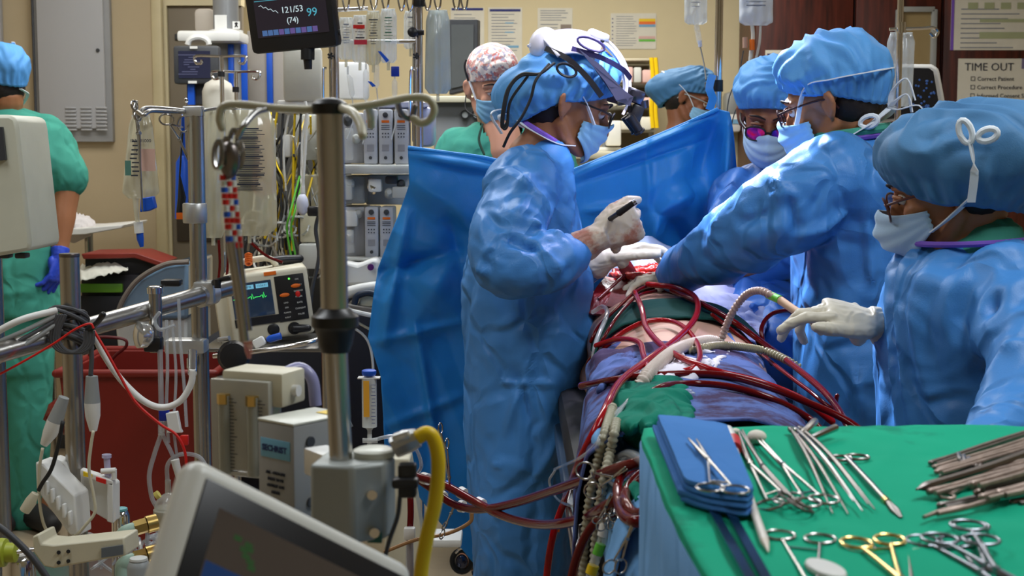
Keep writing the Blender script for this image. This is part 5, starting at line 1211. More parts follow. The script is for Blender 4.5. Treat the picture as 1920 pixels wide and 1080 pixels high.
band_on(g2, (1118, 960, 2.10), (1138, 950, 2.04), 0.0098, white_m, 'connector', 'white connector'); band_on(g1, (1152, 881, 2.02), (1172, 875, 1.975), 0.0098, white_m, 'connector', 'white connector')
band_on(g2, (836, 910, 2.894), (842, 913, 2.888), 0.0112, blue_m, 'marker_band')
pipe([(1066, 1110, 1.95), (1080, 1050, 1.95), (1100, 1002, 1.94), (1125, 972, 1.93), (1150, 962, 1.92)], 0.0075, blood_m, 'dark tube rising from the floor to the clamps below the pale blue sheet')
q = pipe([(1100, 1110, 1.9), (1112, 1062, 1.9), (1130, 1010, 1.9), (1142, 960, 1.9)], 0.0078, clear_m, 'clear tube stub with a yellow band under the clamps', name='clear_tube')
band_on(q, (1108, 1076, 1.9), (1113, 1060, 1.9), 0.0080, yellow_m, 'marker_band', 'yellow marker band'); band_on(q, (1120, 1040, 1.9), (1127, 1020, 1.9), 0.0074, green_m, 'marker_band'); band_on(q, (1131, 1005, 1.9), (1140, 965, 1.9), 0.0085, white_m, 'connector')
def ribbed(pts, r, m, label, pitch=0.0085, cat='hose', n=10, rib=0.30, parent=None, name='ribbed_hose'):
    cq = catmull([V(*p) for p in pts], 10); cp = [P(p.x, p.y, y) for p, y in zip(cq, settle(cq, r))]
    L = sum((a-b).length for a, b in zip(cp, cp[1:])); N = max(8, int(L/pitch*4)); 
    # resample evenly
    d = [0]; 
    for a, b in zip(cp, cp[1:]): d.append(d[-1] + (b-a).length)
    out = []; j = 0
    for i in range(N+1):
        t = L*i/N
        while j < len(d)-2 and d[j+1] < t: j += 1
        k = (t-d[j])/max(1e-9, d[j+1]-d[j]); out.append(cp[j].lerp(cp[j+1], min(1, k)))
    rs = [r*(1 + rib*(0.5 if i % 4 in (0, 1) else -0.5)) for i in range(N+1)]
    return obj(name, MB().tube(out, rs, n=n), m, parent, label, None if parent else cat, smooth=180)
rib_m = mat('ribbed_hose', srgb(176, 172, 150), 0.4, alpha=0.85)
ribbed([(1092, 1110, 2.02), (1098, 1000, 2.02), (1112, 900, 2.02), (1132, 820, 2.1), (1150, 760, 2.3)], 0.0066, rib_m, 'translucent ribbed hose hanging beside the blue gown, nearer the gown')
ribbed([(1112, 1110, 1.98), (1118, 1000, 1.98), (1130, 910, 1.98), (1146, 840, 2.05), (1156, 790, 2.2)], 0.0066, rib_m, 'translucent ribbed hose hanging beside the blue gown, nearer the table')
ribbed([(1200, 722, 2.70), (1225, 690, 2.76), (1270, 655, 2.84), (1320, 640, 2.88), (1350, 642, 2.88)], 0.0105, mat('white_ribbed', srgb(205, 190, 180), 0.4), 'white ribbed hose lying in a curve over the pelvis', rib=0.34)
ribbed([(1290, 658, 2.84), (1350, 648, 2.88), (1420, 655, 2.90), (1460, 668, 2.88), (1500, 690, 2.82)], 0.0075, mat('gilt_ribbed', srgb(150, 140, 110), 0.35, var=0.3), 'grey green ribbed hose running right below the belly', rib=0.34)
s = thing('suction_tube', 'ribbed clear suction tube bent over the belly, held by the scrub nurse', 'tube', P(1345, 668, 2.82))
ribbed([(1352, 640, 2.82), (1362, 610, 2.82), (1378, 578, 2.80), (1400, 552, 2.78), (1425, 545, 2.74), (1452, 557, 2.70)], 0.0068, mat('pink_ribbed', srgb(176, 150, 140), 0.35, var=0.3, vscale=40), None, parent=s, rib=0.34, name='ribbed_section')
obj('tip', MB().tube([P(1352, 640, 2.82), P(1345, 655, 2.82), P(1340, 670, 2.82)], [0.0075, 0.011, 0.009], n=12, sm=4, round_ends=True), mat('milky_tip', srgb(215, 215, 205), 0.3), s, smooth=180)
obj('green_mark', MB().tube([P(1440, 552, 2.715), P(1462, 562, 2.685)], 0.0082, n=12), green_m, s)
obj('handle', MB().tube([P(1460, 561, 2.69), P(1500, 588, 2.64), P(1545, 612, 2.585), P(1575, 626, 2.55)], [0.008, 0.0078, 0.0068, 0.004], n=12, sm=4), mat('flesh_plastic', srgb(205, 170, 140), 0.45), s)
clr = mat('clear_tubing', srgb(205, 210, 215), 0.12, alpha=0.42, coat=1.0)
for pts, r, lab in (
    ([(1300, 738, 2.36), (1220, 738, 2.34), (1170, 760, 2.34), (1130, 810, 2.36), (1118, 860, 2.38), (1145, 905, 2.3), (1175, 915, 2.2)], 0.0040, 'clear thin tube looping over the crumpled green cloth'),
    ([(1296, 733, 2.37), (1225, 730, 2.35), (1180, 748, 2.36), (1150, 790, 2.37), (1100, 850, 2.42), (1040, 880, 2.5)], 0.0030, 'clear thin tube leaving the green cloth toward the blue gown'),
    ([(1040, 883, 2.8), (1030, 905, 2.82), (1050, 940, 2.8), (1100, 955, 2.7)], 0.0030, 'clear tube curl hanging in front of the blue gown'),
    ([(1110, 690, 2.98), (1118, 640, 3.06), (1138, 590, 3.2), (1130, 575, 3.25), (1112, 585, 3.25)], 0.0062, 'clear glossy tube bent at the left flank'),
    ([(1155, 862, 2.05), (1180, 852, 2.0), (1210, 868, 1.9), (1235, 892, 1.8)], 0.0085, 'thick clear tube end pointing at the corner of the green table')):
    pipe(pts, r, clr, lab, name='clear_tube')
for k, pts in enumerate(([(1366, 625, 3.0), (1374, 650, 2.88), (1384, 690, 2.72)], [(1366, 625, 3.0), (1382, 655, 2.86), (1396, 692, 2.70)])):
    obj('blue_strap', MB().sweep_rect([P(*p) for p in pts], 0.008, 0.002, (0, -1, 1), 5), mat('blue_tape%d' % k, srgb(50, 90, 160), 0.6), label=['blue tape strap on the pelvis sheet, left of two', 'blue tape strap on the pelvis sheet, right of two'][k], cat='strap')

# ------------------------------------------------------------------ clamps that hang on tubes
def ringtool(label, rA, rB, hinge, tips, m, rr=0.0125, wire=0.0022, group=None, name='hemostat', cat='clamp', jawr=0.0026, pad=None, asp=1.25, nrm=None, rachet=True, loc=None):
    "two ring handles crossing at a joint; all points in world space"
    wire *= 0.68; jawr *= 0.75
    rA, rB, hinge = Vector(rA), Vector(rB), Vector(hinge); tips = [Vector(t_) for t_ in tips]
    t = thing(name, label, cat, loc or hinge, group)
    axis = (hinge - (rA+rB)/2).normalized(); n = Vector(nrm) if nrm else (rB-rA).cross(axis)
    n.normalize(); side = axis.cross(n).normalized()
    for i, (r, tp) in enumerate(((rA, tips[0]), (rB, tips[1]))):
        ad = (hinge - r).normalized(); sd = ad.cross(n).normalized()
        ring = [r + ad*rr*asp*cos(a) + sd*rr*sin(a) for a in [2*pi*k/18 for k in range(18)]]
        off = n*(wire*0.5*(1 if i else -1))
        obj('finger_ring', MB().tube(ring, wire, n=7, closed=True), m, t)
        st = r + ad*rr*asp
        obj('shank', MB().tube([st, st.lerp(hinge, 0.5) + off, hinge + off], [wire, wire*1.15, wire*1.6], n=8, sm=4), m, t)
        obj('jaw', MB().tube([hinge + off, hinge.lerp(tp, 0.5) + off*0.5, tp], [wire*1.7, jawr, jawr*0.55], n=8, sm=4, round_ends=True), m, t)
    obj('hinge', MB().cyl(hinge - n*wire*2.2, hinge + n*wire*2.2, wire*1.9, n=12), m, t)
    if rachet:
        a = rA.lerp(hinge, 0.22); b = rB.lerp(hinge, 0.22); obj('ratchet', MB().sweep_rect([a, (a+b)/2, b], wire*1.6, wire*1.2, n), m, t)
    if pad: obj('sponge', MB().ell(tips[0].lerp(tips[1], .5), (pad, pad, pad*0.7), None, 14, 10), cloth_mat('gauze', srgb(226, 220, 208), 0.9, 0.3, 60, dist=0.002), t, label='round white gauze sponge', smooth=180)
    return t
ringtool('steel clamp hanging upright on the thick hoses left of the blue gown', P(826, 803, 2.83), P(838, 832, 2.84), P(842, 895, 2.86), (P(845, 922, 2.87), P(842, 925, 2.87)), inst_m, 0.009, 0.0022, nrm=(0.9, -0.4, 0.1))
ringtool('steel clamp hanging below the thick hoses, rings down', P(829, 1002, 2.86), P(834, 985, 2.88), P(846, 962, 2.88), (P(855, 945, 2.88), P(852, 942, 2.88)), inst_m, 0.008, 0.002, nrm=(0.9, -0.4, 0.1))
ringtool('steel clamp gripping the thick hose beside the ribbed hoses, rings to the left', P(1098, 883, 1.92), P(1112, 920, 1.92), P(1150, 895, 1.9), (P(1176, 880, 1.88), P(1172, 876, 1.88)), inst_m, 0.0115, 0.0020, nrm=(0.1, -1, 0.2))
ringtool('steel clamp hanging on the knot of clamps, rings near the bottom edge', P(1143, 1063, 1.70), P(1164, 1062, 1.70), P(1176, 1010, 1.70), (P(1192, 975, 1.70), P(1189, 973, 1.70)), inst_m, 0.0075, 0.0018, nrm=(0.3, -1, 0.2))
for k, (x, y) in enumerate(((1120, 950), (1128, 960), (1137, 948), (1146, 962))):
    ringtool(['leftmost', 'second', 'third', 'rightmost'][k] + ' of the four small clamps bunched where the tubes meet below the pale sheet', P(x, y+25, 1.88-0.02*k), P(x+14, y+22, 1.88-0.02*k), P(x+16, y, 1.86), (P(x+26, y-24, 1.86), P(x+30, y-22, 1.86)), inst_m, 0.0065, 0.0016, nrm=(0.2, -1, 0.2), group=None)
# ------------------------------------------------------------------ instrument table in the foreground
ZT = 1.074
XT0, XT1, YT0, YT1 = 0.158, 1.05, 0.72, 1.66
t = thing('instrument_table', 'steel instrument stand under the green cloth in the right foreground', 'table', ((XT0+XT1)/2, 1.2, 0))
obj('tray', MB().box(((XT0+XT1)/2+0.01, (YT0+YT1)/2, ZT-0.018), (XT1-XT0-0.03, YT1-YT0-0.03, 0.02), bev=0.006), steel_m, t)
for x in (XT0+0.06, XT1-0.06):
    for y in (YT0+0.05, YT1-0.05): obj('leg', MB().cyl((x, y, 0.02), (x, y, ZT-0.02), 0.013), steel_m, t)
obj('rail', MB().cyl((XT0+0.06, YT0+0.05, 0.25), (XT1-0.06, YT0+0.05, 0.25), 0.01).cyl((XT0+0.06, YT1-0.05, 0.25), (XT1-0.06, YT1-0.05, 0.25), 0.01), steel_m, t)
def cloth():
    def mk(z, inset, drop, m, name, label, seed):
        mb = MB(); NU, NV = 150, 110
        def fn(u, v):
            uu = u*1.12 - 0.12; vv = v*1.10
            xl = XT0 + inset - 0.013*min(1, v) + 0.003*sin(v*9) + 0.025*max(0, v-0.86)/0.14*(v <= 1) + 0.025*(v > 1)
            x = xl + (XT1-xl)*max(0, uu); zz = z
            if uu < 0: x = xl + (uu*0.01 if drop < 0.1 else -0.03*(uu/0.12)**2 + 0.012*sin(v*26)*(uu/0.12)); zz = z - drop*(-uu/0.12)
            yt = YT1 + 0.012*sin(u*4.0) + (0.0 if u > 0.12 else -0.03*(0.12-u)/0.12)
            y = YT0 + (yt-YT0)*min(1, vv)
            if vv > 1: y = yt + (vv-1)*0.12; zz = min(zz, z) - (vv-1)*0.9
            return V(x, y, zz)
        mb.grid(fn, NU, NV); co = np.array(mb.v)
        co[:, 2] += np.abs(crumple(co, 5.0, seed))*0.0022 + np.clip(noise3(co*3+seed), 0, 1)*0.004
        mb.v = [tuple(c) for c in co]
        return obj(name, mb, m, label=label, cat='cloth', smooth=180, solid=0.003)
    mk(ZT+0.002, 0.0, 0.014, towel_m, 'green_table_cloth', 'flat emerald green cloth spread over the instrument table', 4)
    mk(ZT-0.004, -0.002, 0.75, lsheet_m, 'under_drape', 'pale blue drape falling in folds from the left edge of the green table', 9)
cloth()
Z = ZT + 0.0075
def Q(x, y, dz=0.0): return PZ(x, y, Z+dz)
# folded blue towel
def towel():
    t = thing('folded_towel', 'folded medium blue towel at the left end of the green table', 'towel', Q(1320, 890))
    outline = [(1234, 818), (1234, 813), (1240, 812), (1300, 819), (1354, 829), (1361, 831), (1364, 836), (1388, 895), (1410, 950), (1412, 958), (1406, 964), (1395, 966), (1335, 957), (1292, 944), (1282, 938), (1278, 930), (1254, 868)]
    for k in range(4):
        dx = (3-k)*(-3.5)*(k % 2 + 0.4); h = 0.0055
        poly = catmull([Q(x + dx*(1 if x < 1290 else 0.1), y + (3-k)*1.2, 0.0) for x, y in outline], 3, True); poly = [p + V(0, 0, h*k) for p in poly]
        mb = MB(); rings = []; c = sum(poly, V(0, 0, 0))/len(poly)
        for sc_, dz in ((0.985, 0.0), (1.0, 0.0022), (0.985, h*0.95), (0.7, h*1.0), (0.3, h*1.02), (0.02, h*1.02)): rings.append([c + (p-c)*sc_ + V(0, 0, dz) for p in poly])
        mb.ring_loft(rings)
        co = np.array(mb.v); co[:, 2] += crumple(co, 16, k)*0.0012; mb.v = [tuple(q) for q in co]
        obj('towel_layer', mb, btowel_m, t, smooth=60)
towel()
TZ = 0.0275
ringtool('steel clamp lying open on the folded blue towel', Q(1332, 914, TZ), Q(1378, 918, TZ), Q(1328, 862, TZ), (Q(1291, 822, TZ), Q(1306, 824, TZ)), inst_m, 0.0125, 0.0017)
ringtool('long sponge clamp with small white tips left of the big round sponge', Q(1443, 946), Q(1478, 934, .004), Q(1408, 872), (Q(1374, 812), Q(1384, 806)), inst_m, 0.0135, 0.0021, pad=0.0055)
ringtool('long clamp crossed over the sponge clamps with a tarnished shank', Q(1500, 948, .005), Q(1484, 936, .007), Q(1430, 875, .005), (Q(1388, 808, .004), Q(1392, 806, .004)), dsteel_m, 0.0130, 0.0019)
ringtool('long clamp holding the big round white sponge', Q(1512, 942, .003), Q(1545, 936, .003), Q(1468, 872, .003), (Q(1416, 820, .006), Q(1422, 818, .006)), inst_m, 0.0135, 0.0021, pad=0.011)
# long forceps
def forceps(label, back, ends, m, w_=0.0054, name='forceps', group=None, dz=0.0, arch_=0.006):
    t = thing(name, label, 'forceps', Q(*back))
    b = Q(back[0], back[1], dz+0.003)
    for e in ends:
        q = Q(e[0], e[1], dz); mid = b.lerp(q, 0.5) + V(0, 0, arch_)
        obj('arm', MB().tube([b, b.lerp(q, .25) + V(0, 0, arch_*.7), mid, b.lerp(q, .75) + V(0, 0, arch_*.6), q], [w_*0.45, w_*0.5, w_*0.42, w_*0.3, w_*0.12], n=8, sm=4, round_ends=True), m, t)
    obj('joint', MB().box(b, (w_*1.3, 0.014, 0.005), bev=0.001), m, t)
    return t
forceps('long dark forceps left of three beside the round sponge', (1484, 806), [(1561, 962), (1590, 963)], dsteel_m)
forceps('long dark forceps in the middle of three beside the round sponge', (1494, 806), [(1617, 958), (1600, 940)], inst_m, dz=0.004)
forceps('long dark forceps right of three, its tip farthest right', (1502, 804), [(1640, 955), (1628, 946)], dsteel_m, dz=0.002)
t = thing('scissors', 'slim steel scissors with short blades pointing to the lower right', 'scissors', Q(1620, 890))
h = Q(1590, 862); tip = Q(1690, 970); d_ = (tip-h).normalized(); sd = d_.cross(V(0, 0, 1)).normalized()
for c in (Q(1575, 859), Q(1607, 857)):
    obj('finger_ring', MB().tube([c + V(0.0125*cos(a), 0.0115*sin(a), 0) for a in [2*pi*k/18 for k in range(18)]], 0.0017, n=7, closed=True), inst_m, t)
obj('shaft', MB().tube([h, h.lerp(tip, 0.45), h.lerp(tip, 0.75)], [0.0032, 0.0036, 0.003], n=10), inst_m, t)
obj('collar', MB().cyl(h.lerp(tip, 0.72), h.lerp(tip, 0.78), 0.0038), gold_m, t)
for s_ in (-1, 1): obj('blade', MB().tube([h.lerp(tip, 0.78), h.lerp(tip, 0.9) + sd*s_*0.002, tip + sd*s_*0.0006], [0.003, 0.0026, 0.0006], n=8), dsteel_m, t)
t = thing('white_probe', 'white plastic rod with a red collar lying across the green cloth beside the towel', 'rod', Q(1400, 920))
obj('rod', MB().tube([Q(1378, 840, .004), Q(1410, 945, .003), Q(1434, 1015, .002)], [0.0032, 0.0036, 0.0038], n=10, sm=3), mat('ivory_plastic', srgb(228, 222, 214), 0.4), t)
obj('tip', MB().tube([Q(1434, 1015, .002), Q(1441, 1035, .001)], [0.0038, 0.0006], n=10), mat('ivory_plastic2', srgb(226, 214, 200), 0.4), t)
obj('red_collar', MB().cyl(Q(1374, 826, .006), Q(1378, 842, .005), 0.0085, 0.0075, n=16), red_m, t)
obj('cap', MB().tube([Q(1365, 806, .006), Q(1374, 826, .005)], [0.0055, 0.0062], n=12, round_ends=True), white_m, t)
# bottom row
ringtool('steel clamp with wide apart rings in the lower middle, its shanks over a white tag', Q(1462, 1003), Q(1538, 1010), Q(1530, 1120), (Q(1545, 1200), Q(1550, 1200)), inst_m, 0.0130, 0.0019, asp=1.1)
mb = MB(); c = Q(1548, 1072, -0.001); mb.lathe(c, (0, 0, 1), [(0, 0.001), (0, 0.016), (0.002, 0.017), (0.004, 0.016), (0.004, 0.001)], 24)
mb.v = [(c.x + (x-c.x)*0.75 + (y-c.y)*(-0.3), c.y + (y-c.y)*1.5, z) for x, y, z in mb.v]
obj('oval_tag', mb, white_m, label='flat oval white pad under the clamp in the lower middle', cat='pad')
ringtool('gold ringed needle holder, left of the dark clamps at the bottom edge', Q(1606, 1018, .002), Q(1668, 1012, .002), Q(1690, 1090, .002), (Q(1750, 1180), Q(1756, 1180)), gold_m, 0.0125, 0.0024, asp=1.25, name='needle_holder', cat='clamp')
ringtool('tarnished clamp half hidden under the gold ringed needle holder', Q(1612, 1028, -.002), Q(1700, 1022, -.002), Q(1712, 1100, -.002), (Q(1775, 1180), Q(1782, 1180)), dsteel_m, 0.0125, 0.0021)
for k, (a, b, h_, tp) in enumerate((((1733, 1014), (1790, 1016), (1840, 1075), (1930, 1140)), ((1762, 1010), (1822, 986), (1850, 1062), (1950, 1130)), ((1840, 1012), (1815, 985), (1868, 1070), (1965, 1120)))):
    ringtool(['dark steel clamp whose ring lies farthest left in the dark cluster', 'dark steel clamp in the middle of the dark cluster at the bottom right', 'dark steel clamp whose ring lies farthest right in the dark cluster'][k], Q(a[0], a[1], .004*k), Q(b[0], b[1], .004*k), Q(h_[0], h_[1], .004*k), (Q(*tp), Q(tp[0]+8, tp[1])), mat('gunmetal_steel%d' % k, (0.25, 0.26, 0.30, 1), 0.35, 1.0, var=0.2), 0.0145, 0.0022, asp=1.1)
navy_steel = mat('blued_steel', srgb(10, 66, 104), 0.25, 0.9)
t = thing('blue_forceps', 'dark blue forceps poking out from under the folded towel at the bottom', 'forceps', Q(1390, 1020))
for e0, e1 in (((1335, 955), (1432, 1130)), ((1368, 960), (1462, 1130))):
    obj('arm', MB().sweep_rect([Q(*e0), Q((e0[0]+e1[0])/2, (e0[1]+e1[1])/2, .003), Q(*e1)], 0.009, 0.002, (0.2, 0, 1), 4), navy_steel, t)
# bundle of used instruments at the right
rr = random.Random(8)
bundle = [((1745, 868), (1960, 800), .0032), ((1752, 876), (1960, 812), .003), ((1756, 885), (1960, 828), .003), ((1766, 893), (1960, 842), .0034), ((1775, 900), (1960, 856), .003), ((1760, 880), (1960, 822), .0026),
          ((1718, 918), (1960, 838), .0045), ((1742, 922), (1960, 866), .0036), ((1822, 908), (1960, 868), .004), ((1828, 915), (1960, 882), .0044), ((1832, 924), (1960, 896), .004), ((1840, 932), (1960, 900), .0036),
          ((1762, 948), (1900, 922), .0035), ((1732, 970), (1870, 935), .0030), ((1870, 925), (1970, 905), .0045), ((1900, 942), (1970, 930), .004)]
words = ['farthest back', 'second from the back', 'third from the back', 'fourth from the back', 'fifth from the back', 'thin one between the back rods', 'longest with a pointed dark tip', 'just in front of the pointed one', 'first of the middle four', 'second of the middle four', 'third of the middle four', 'fourth of the middle four', 'short straight one nearer the front', 'curved one at the very front', 'bloodiest near the right edge', 'shortest at the right edge']
for k, (a, b, r) in enumerate(bundle):
    t = thing('used_instrument', 'blood-smeared instrument of the heap at right, ' + words[k], 'instrument', Q(*a), 'used instruments heaped at the right')
    dz = 0.001 + 0.0045*(k % 3) + (0.008 if k in (6, 8, 9) else 0)
    A, B = Q(a[0], a[1], dz), Q(b[0], b[1], dz)
    m = bloodsteel_m if k % 3 else dsteel_m
    sidev = (B-A).normalized().cross(V(0, 0, 1))
    mid = A.lerp(B, .5) + sidev*rr.uniform(-.003, .003)
    obj('handle', MB().tube([A.lerp(B, .18), mid, B], [r*0.85, r, r*1.1], n=8, sm=4), m, t)
    if k in (6,): obj('pointed_tip', MB().tube([A, A.lerp(B, .08), A.lerp(B, .2)], [0.001, r*1.1, r*0.9], n=8, sm=4), dsteel_m, t)
    elif k in (13,): obj('curved_tip', MB().tube([A, A.lerp(B, .3) - sidev*0.004, A.lerp(B, .55)], [0.0018, r*0.8, r*0.9], n=8, sm=4), m, t)
    else:
        obj('tip', MB().tube([A, A.lerp(B, .19)], [r*0.95, r*0.85], n=8, round_ends=True), m, t)
        obj('second_arm', MB().tube([A + sidev*r*1.9, mid + sidev*r*2.1, B + sidev*r], [r*.7, r*.8, r*.9], n=7, sm=3), m, t)
t = thing('ring_curette', 'small bloody instrument ending in a loop at the front of the heap', 'instrument', Q(1775, 935))
c = Q(1775, 934); obj('loop', MB().tube([c + V(0.007*cos(a), 0.010*sin(a), 0.002) for a in [2*pi*k/16 for k in range(16)]], 0.0016, n=7, closed=True), bloodsteel_m, t)
obj('stem', MB().tube([Q(1783, 926, .002), Q(1830, 905, .004), Q(1930, 870, .004)], 0.002, n=8, sm=4), bloodsteel_m, t)
mb = MB()
for k in range(9): mb.tube([Q(1797 + k*5, 850 + (k*7) % 13 + k*1.5, 0.007), Q(1800 + k*5, 862 + (k*5) % 9 + k*1.5, 0.009), Q(1805 + k*5, 855 + k*2, 0.005)], 0.0022, n=6, sm=3, round_ends=True)
obj('ratchet_bunch', mb, dsteel_m, label='knot of tarnished ratchets and chain across the back rods of the heap', cat='chain')
# clamps resting on the far edge of the table
for k, (a, b) in enumerate((((1500, 838), (1528, 790)), ((1520, 842), (1566, 802)))):
    obj('blade_handle', MB().tube([PZ(a[0], a[1]-20, ZT+.012), PZ(b[0], b[1], ZT+.018)], [0.0035, 0.0045], n=8, round_ends=True), inst_m, label=['steel rod end standing up behind the long forceps, left one', 'steel rod end pointing right behind the long forceps, right one'][k], cat='instrument')
mb = MB(); c = P(1600, 818, 1.76); mb.ell(c + V(0, 0, -0.01), (0.045, 0.05, 0.016), None, 24, 10); obj('basin_rim', mb, cream_m, label='cream rounded basin edge just behind the green table cloth', cat='basin', smooth=180)
# ------------------------------------------------------------------ foreground and heart-lung machine at left
def C3(px, py, Y, rpx): return P(px, py, Y), rpx*S(Y)
def rod(mb, pts, Y, r, n=14, sm=0, **k):
    return mb.tube([P(p[0], p[1], p[2] if len(p) > 2 else Y) for p in pts], r, n=n, sm=sm, **k)
def yawbox(mb, c, size, yaw=0, pitch=0, roll=0, bev=0.004):
    M = Matrix.Rotation(yaw, 3, 'Z') @ Matrix.Rotation(pitch, 3, 'X') @ Matrix.Rotation(roll, 3, 'Y'); return mb.box(c, size, M, bev=bev)
whit = mat('offwhite_enamel', srgb(206, 208, 196), 0.35)
# tablet monitor at the bottom
def fg_monitor():
    TL, TR = P(376, 872, 1.06), P(768, 1070, 1.16); x = (TR-TL).normalized(); y0 = P(322, 1090, 1.005) - TL; y = -(y0 - x*y0.dot(x)).normalized(); z = x.cross(y)
    W_, H_ = (TR-TL).length, 0.17
    t = thing('monitor', 'white framed touch screen monitor tilted up in the near bottom left foreground', 'monitor', V(TL.x+0.06, TL.y+0.02, 0))
    def L(a, b, c): return TL + x*a - y*b + z*c
    M = Matrix((x, y, z)).transposed()
    obj('bezel', MB().box(L(W_/2, H_/2, -0.014), (W_+0.014, H_+0.014, 0.030), M, bev=0.013, seg=4), mat('white_monitor', srgb(214, 214, 206), 0.35), t)
    obj('inner_frame', MB().box(L(W_/2+.004, H_/2+.004, 0.0015), (W_-0.006, H_-0.008, 0.003), M, bev=0.0012), black_m, t)
    sc_ = obj('screen', MB().box(L(W_/2+0.006, H_/2+0.008, 0.003), (W_-0.036, H_-0.036, 0.001), M), screen_mat('brown_screen', srgb(86, 76, 66), 0.35), t)
    obj('blue_band', MB().box(L(W_/2+0.006, 0.083, 0.0037), (W_-0.038, 0.030, 0.0004), M), screen_mat('blue_screen', srgb(30, 62, 110), 0.5), sc_)
    obj('dark_band', MB().box(L(W_/2+0.006, 0.118, 0.0037), (W_-0.038, 0.036, 0.0004), M), screen_mat('dark_screen', srgb(16, 22, 30), 0.4), sc_)
    mb = MB(); rr = random.Random(2)
    for k in range(7): mb.box(L(0.045 + rr.uniform(0, .02), 0.040 + rr.uniform(0, .02), 0.0038), (0.007, 0.004, 0.0004), M)
    obj('green_readout', mb, screen_mat('green_screen', srgb(60, 100, 56), 0.35), sc_)
    obj('arm', MB().tube([L(W_/2, H_*0.7, -0.03), L(W_/2, H_*0.9, -0.09), V(TL.x+0.06, 1.22, 0.72), V(TL.x+0.06, 1.22, 0.05)], 0.016, n=14, sm=5), grey_m, t)
    obj('foot', MB().lathe(V(TL.x+0.06, 1.22, 0), (0, 0, 1), [(0, 0.12), (0.03, 0.12), (0.05, 0.03)]), grey_m, t)
fg_monitor()
# big pole with cream hooks
def big_pole():
    Y = 1.40; b = P(640, 880, Y)
    t = thing('infusion_pole', 'thick near steel pole with black collar and cream hook bar, out of focus', 'pole', V(b.x, Y, 0))
    obj('upper_tube', MB().tube([P(618, 205, Y), P(628, 600, Y)], 0.0136, n=24), steel_m, t)
    obj('lower_tube', MB().tube([P(628, 620, Y), P(640, 870, Y), V(b.x, Y, 0.02)], 0.0116, n=24), steel_m, t)
    obj('black_cap', MB().lathe(P(618, 214, Y), (0, 0, 1), [(0, 0.0165), (0.010, 0.0175), (0.014, 0.013), (0.016, 0.004)], 24), black_m, t)
    obj('collar', MB().lathe(P(629, 645, Y), (0, 0, 1), [(-0.008, 0.014), (0.0, 0.0168), (0.014, 0.0195), (0.018, 0.0235), (0.028, 0.0235), (0.031, 0.019), (0.036, 0.015)], 28), black_m, t)
    hb = mat('cream_enamel_rod', srgb(196, 192, 170), 0.3)
    h = obj('hook_bar', MB().tube([P(x, y, Y) for x, y in ((598, 206), (520, 203), (450, 196), (418, 200), (411, 222), (416, 240))], 0.0038, n=10, sm=5, round_ends=True).tube([P(x, y, Y) for x, y in ((632, 206), (700, 196), (770, 183), (803, 186), (814, 205), (806, 224), (790, 231), (776, 223))], 0.0038, n=10, sm=5, round_ends=True), hb, t)
    obj('hook', MB().tube([P(640, 202, 1.39), P(662, 212, 1.34), P(676, 235, 1.32), P(680, 254, 1.31)], 0.0042, n=10, sm=5, round_ends=True), hb, h)
    obj('hook', MB().tube([P(690, 197, 1.42), P(695, 215, 1.46), P(696, 235, 1.47)], 0.0042, n=10, sm=5, round_ends=True), hb, h)
    obj('hook', MB().tube([P(500, 204, 1.40), P(478, 212, 1.38), P(458, 235, 1.36), P(446, 258, 1.36)], 0.0030, n=10, sm=5, round_ends=True), steel_m, h)
    obj('hook', MB().tube([P(745, 190, 1.41), P(752, 212, 1.45), P(770, 222, 1.46), P(778, 200, 1.45)], 0.0030, n=10, sm=5, round_ends=True), dsteel_m, h)
    obj('base', MB().lathe(V(b.x, Y, 0), (0, 0, 1), [(0, 0.22), (0.03, 0.22), (0.06, 0.04)]), steel_m, t)
big_pole()
# clamps hanging from the hook with red and blue rubber shod jaws
t = thing('tubing_clamp', 'blurred long steel clamps with red, white and blue beaded strap hanging near the camera', 'clamp', P(430, 250, 1.36))
for k, (x, y) in enumerate(((409, 290), (424, 284), (438, 268), (447, 292))):
    c = P(x, y, 1.35 + 0.01*k); obj('finger_ring', MB().tube([c + V(0.004*cos(a), 0.010*sin(a)*0.5, 0.013*sin(a)) for a in [2*pi*j/14 for j in range(14)]], 0.0026, n=7, closed=True), inst_m, t)
obj('box_joint', MB().ell(P(430, 300, 1.36), (0.010, 0.008, 0.018), None, 14, 8), dsteel_m, t)
rr = random.Random(4); cols = [red_m, white_m, blue_m, red_m]
for s_ in range(3):
    for k in range(12): obj('bead', MB().cyl(P(418 + 9*s_ + k*1.2, 328 + k*11.5, 1.36 + .005*s_), P(418 + 9*s_ + k*1.2, 338 + k*11.5, 1.36 + .005*s_), 0.0032, n=10), cols[(k*(s_+1) + s_) % 4], t)
obj('shank', MB().tube([P(432, 455, 1.36), P(448, 560, 1.36), P(458, 640, 1.36)], 0.0046, n=12, sm=3).tube([P(446, 455, 1.37), P(458, 560, 1.37), P(466, 620, 1.37)], 0.0036, n=12, sm=3), inst_m, t)
obj('rosy_tip', MB().tube([P(464, 640, 1.37), P(466, 656, 1.37), P(467, 672, 1.37)], [0.0045, 0.004, 0.002], n=12, sm=4), mat('rosy_glass', srgb(220, 140, 120), 0.15, alpha=0.5, coat=1), t)
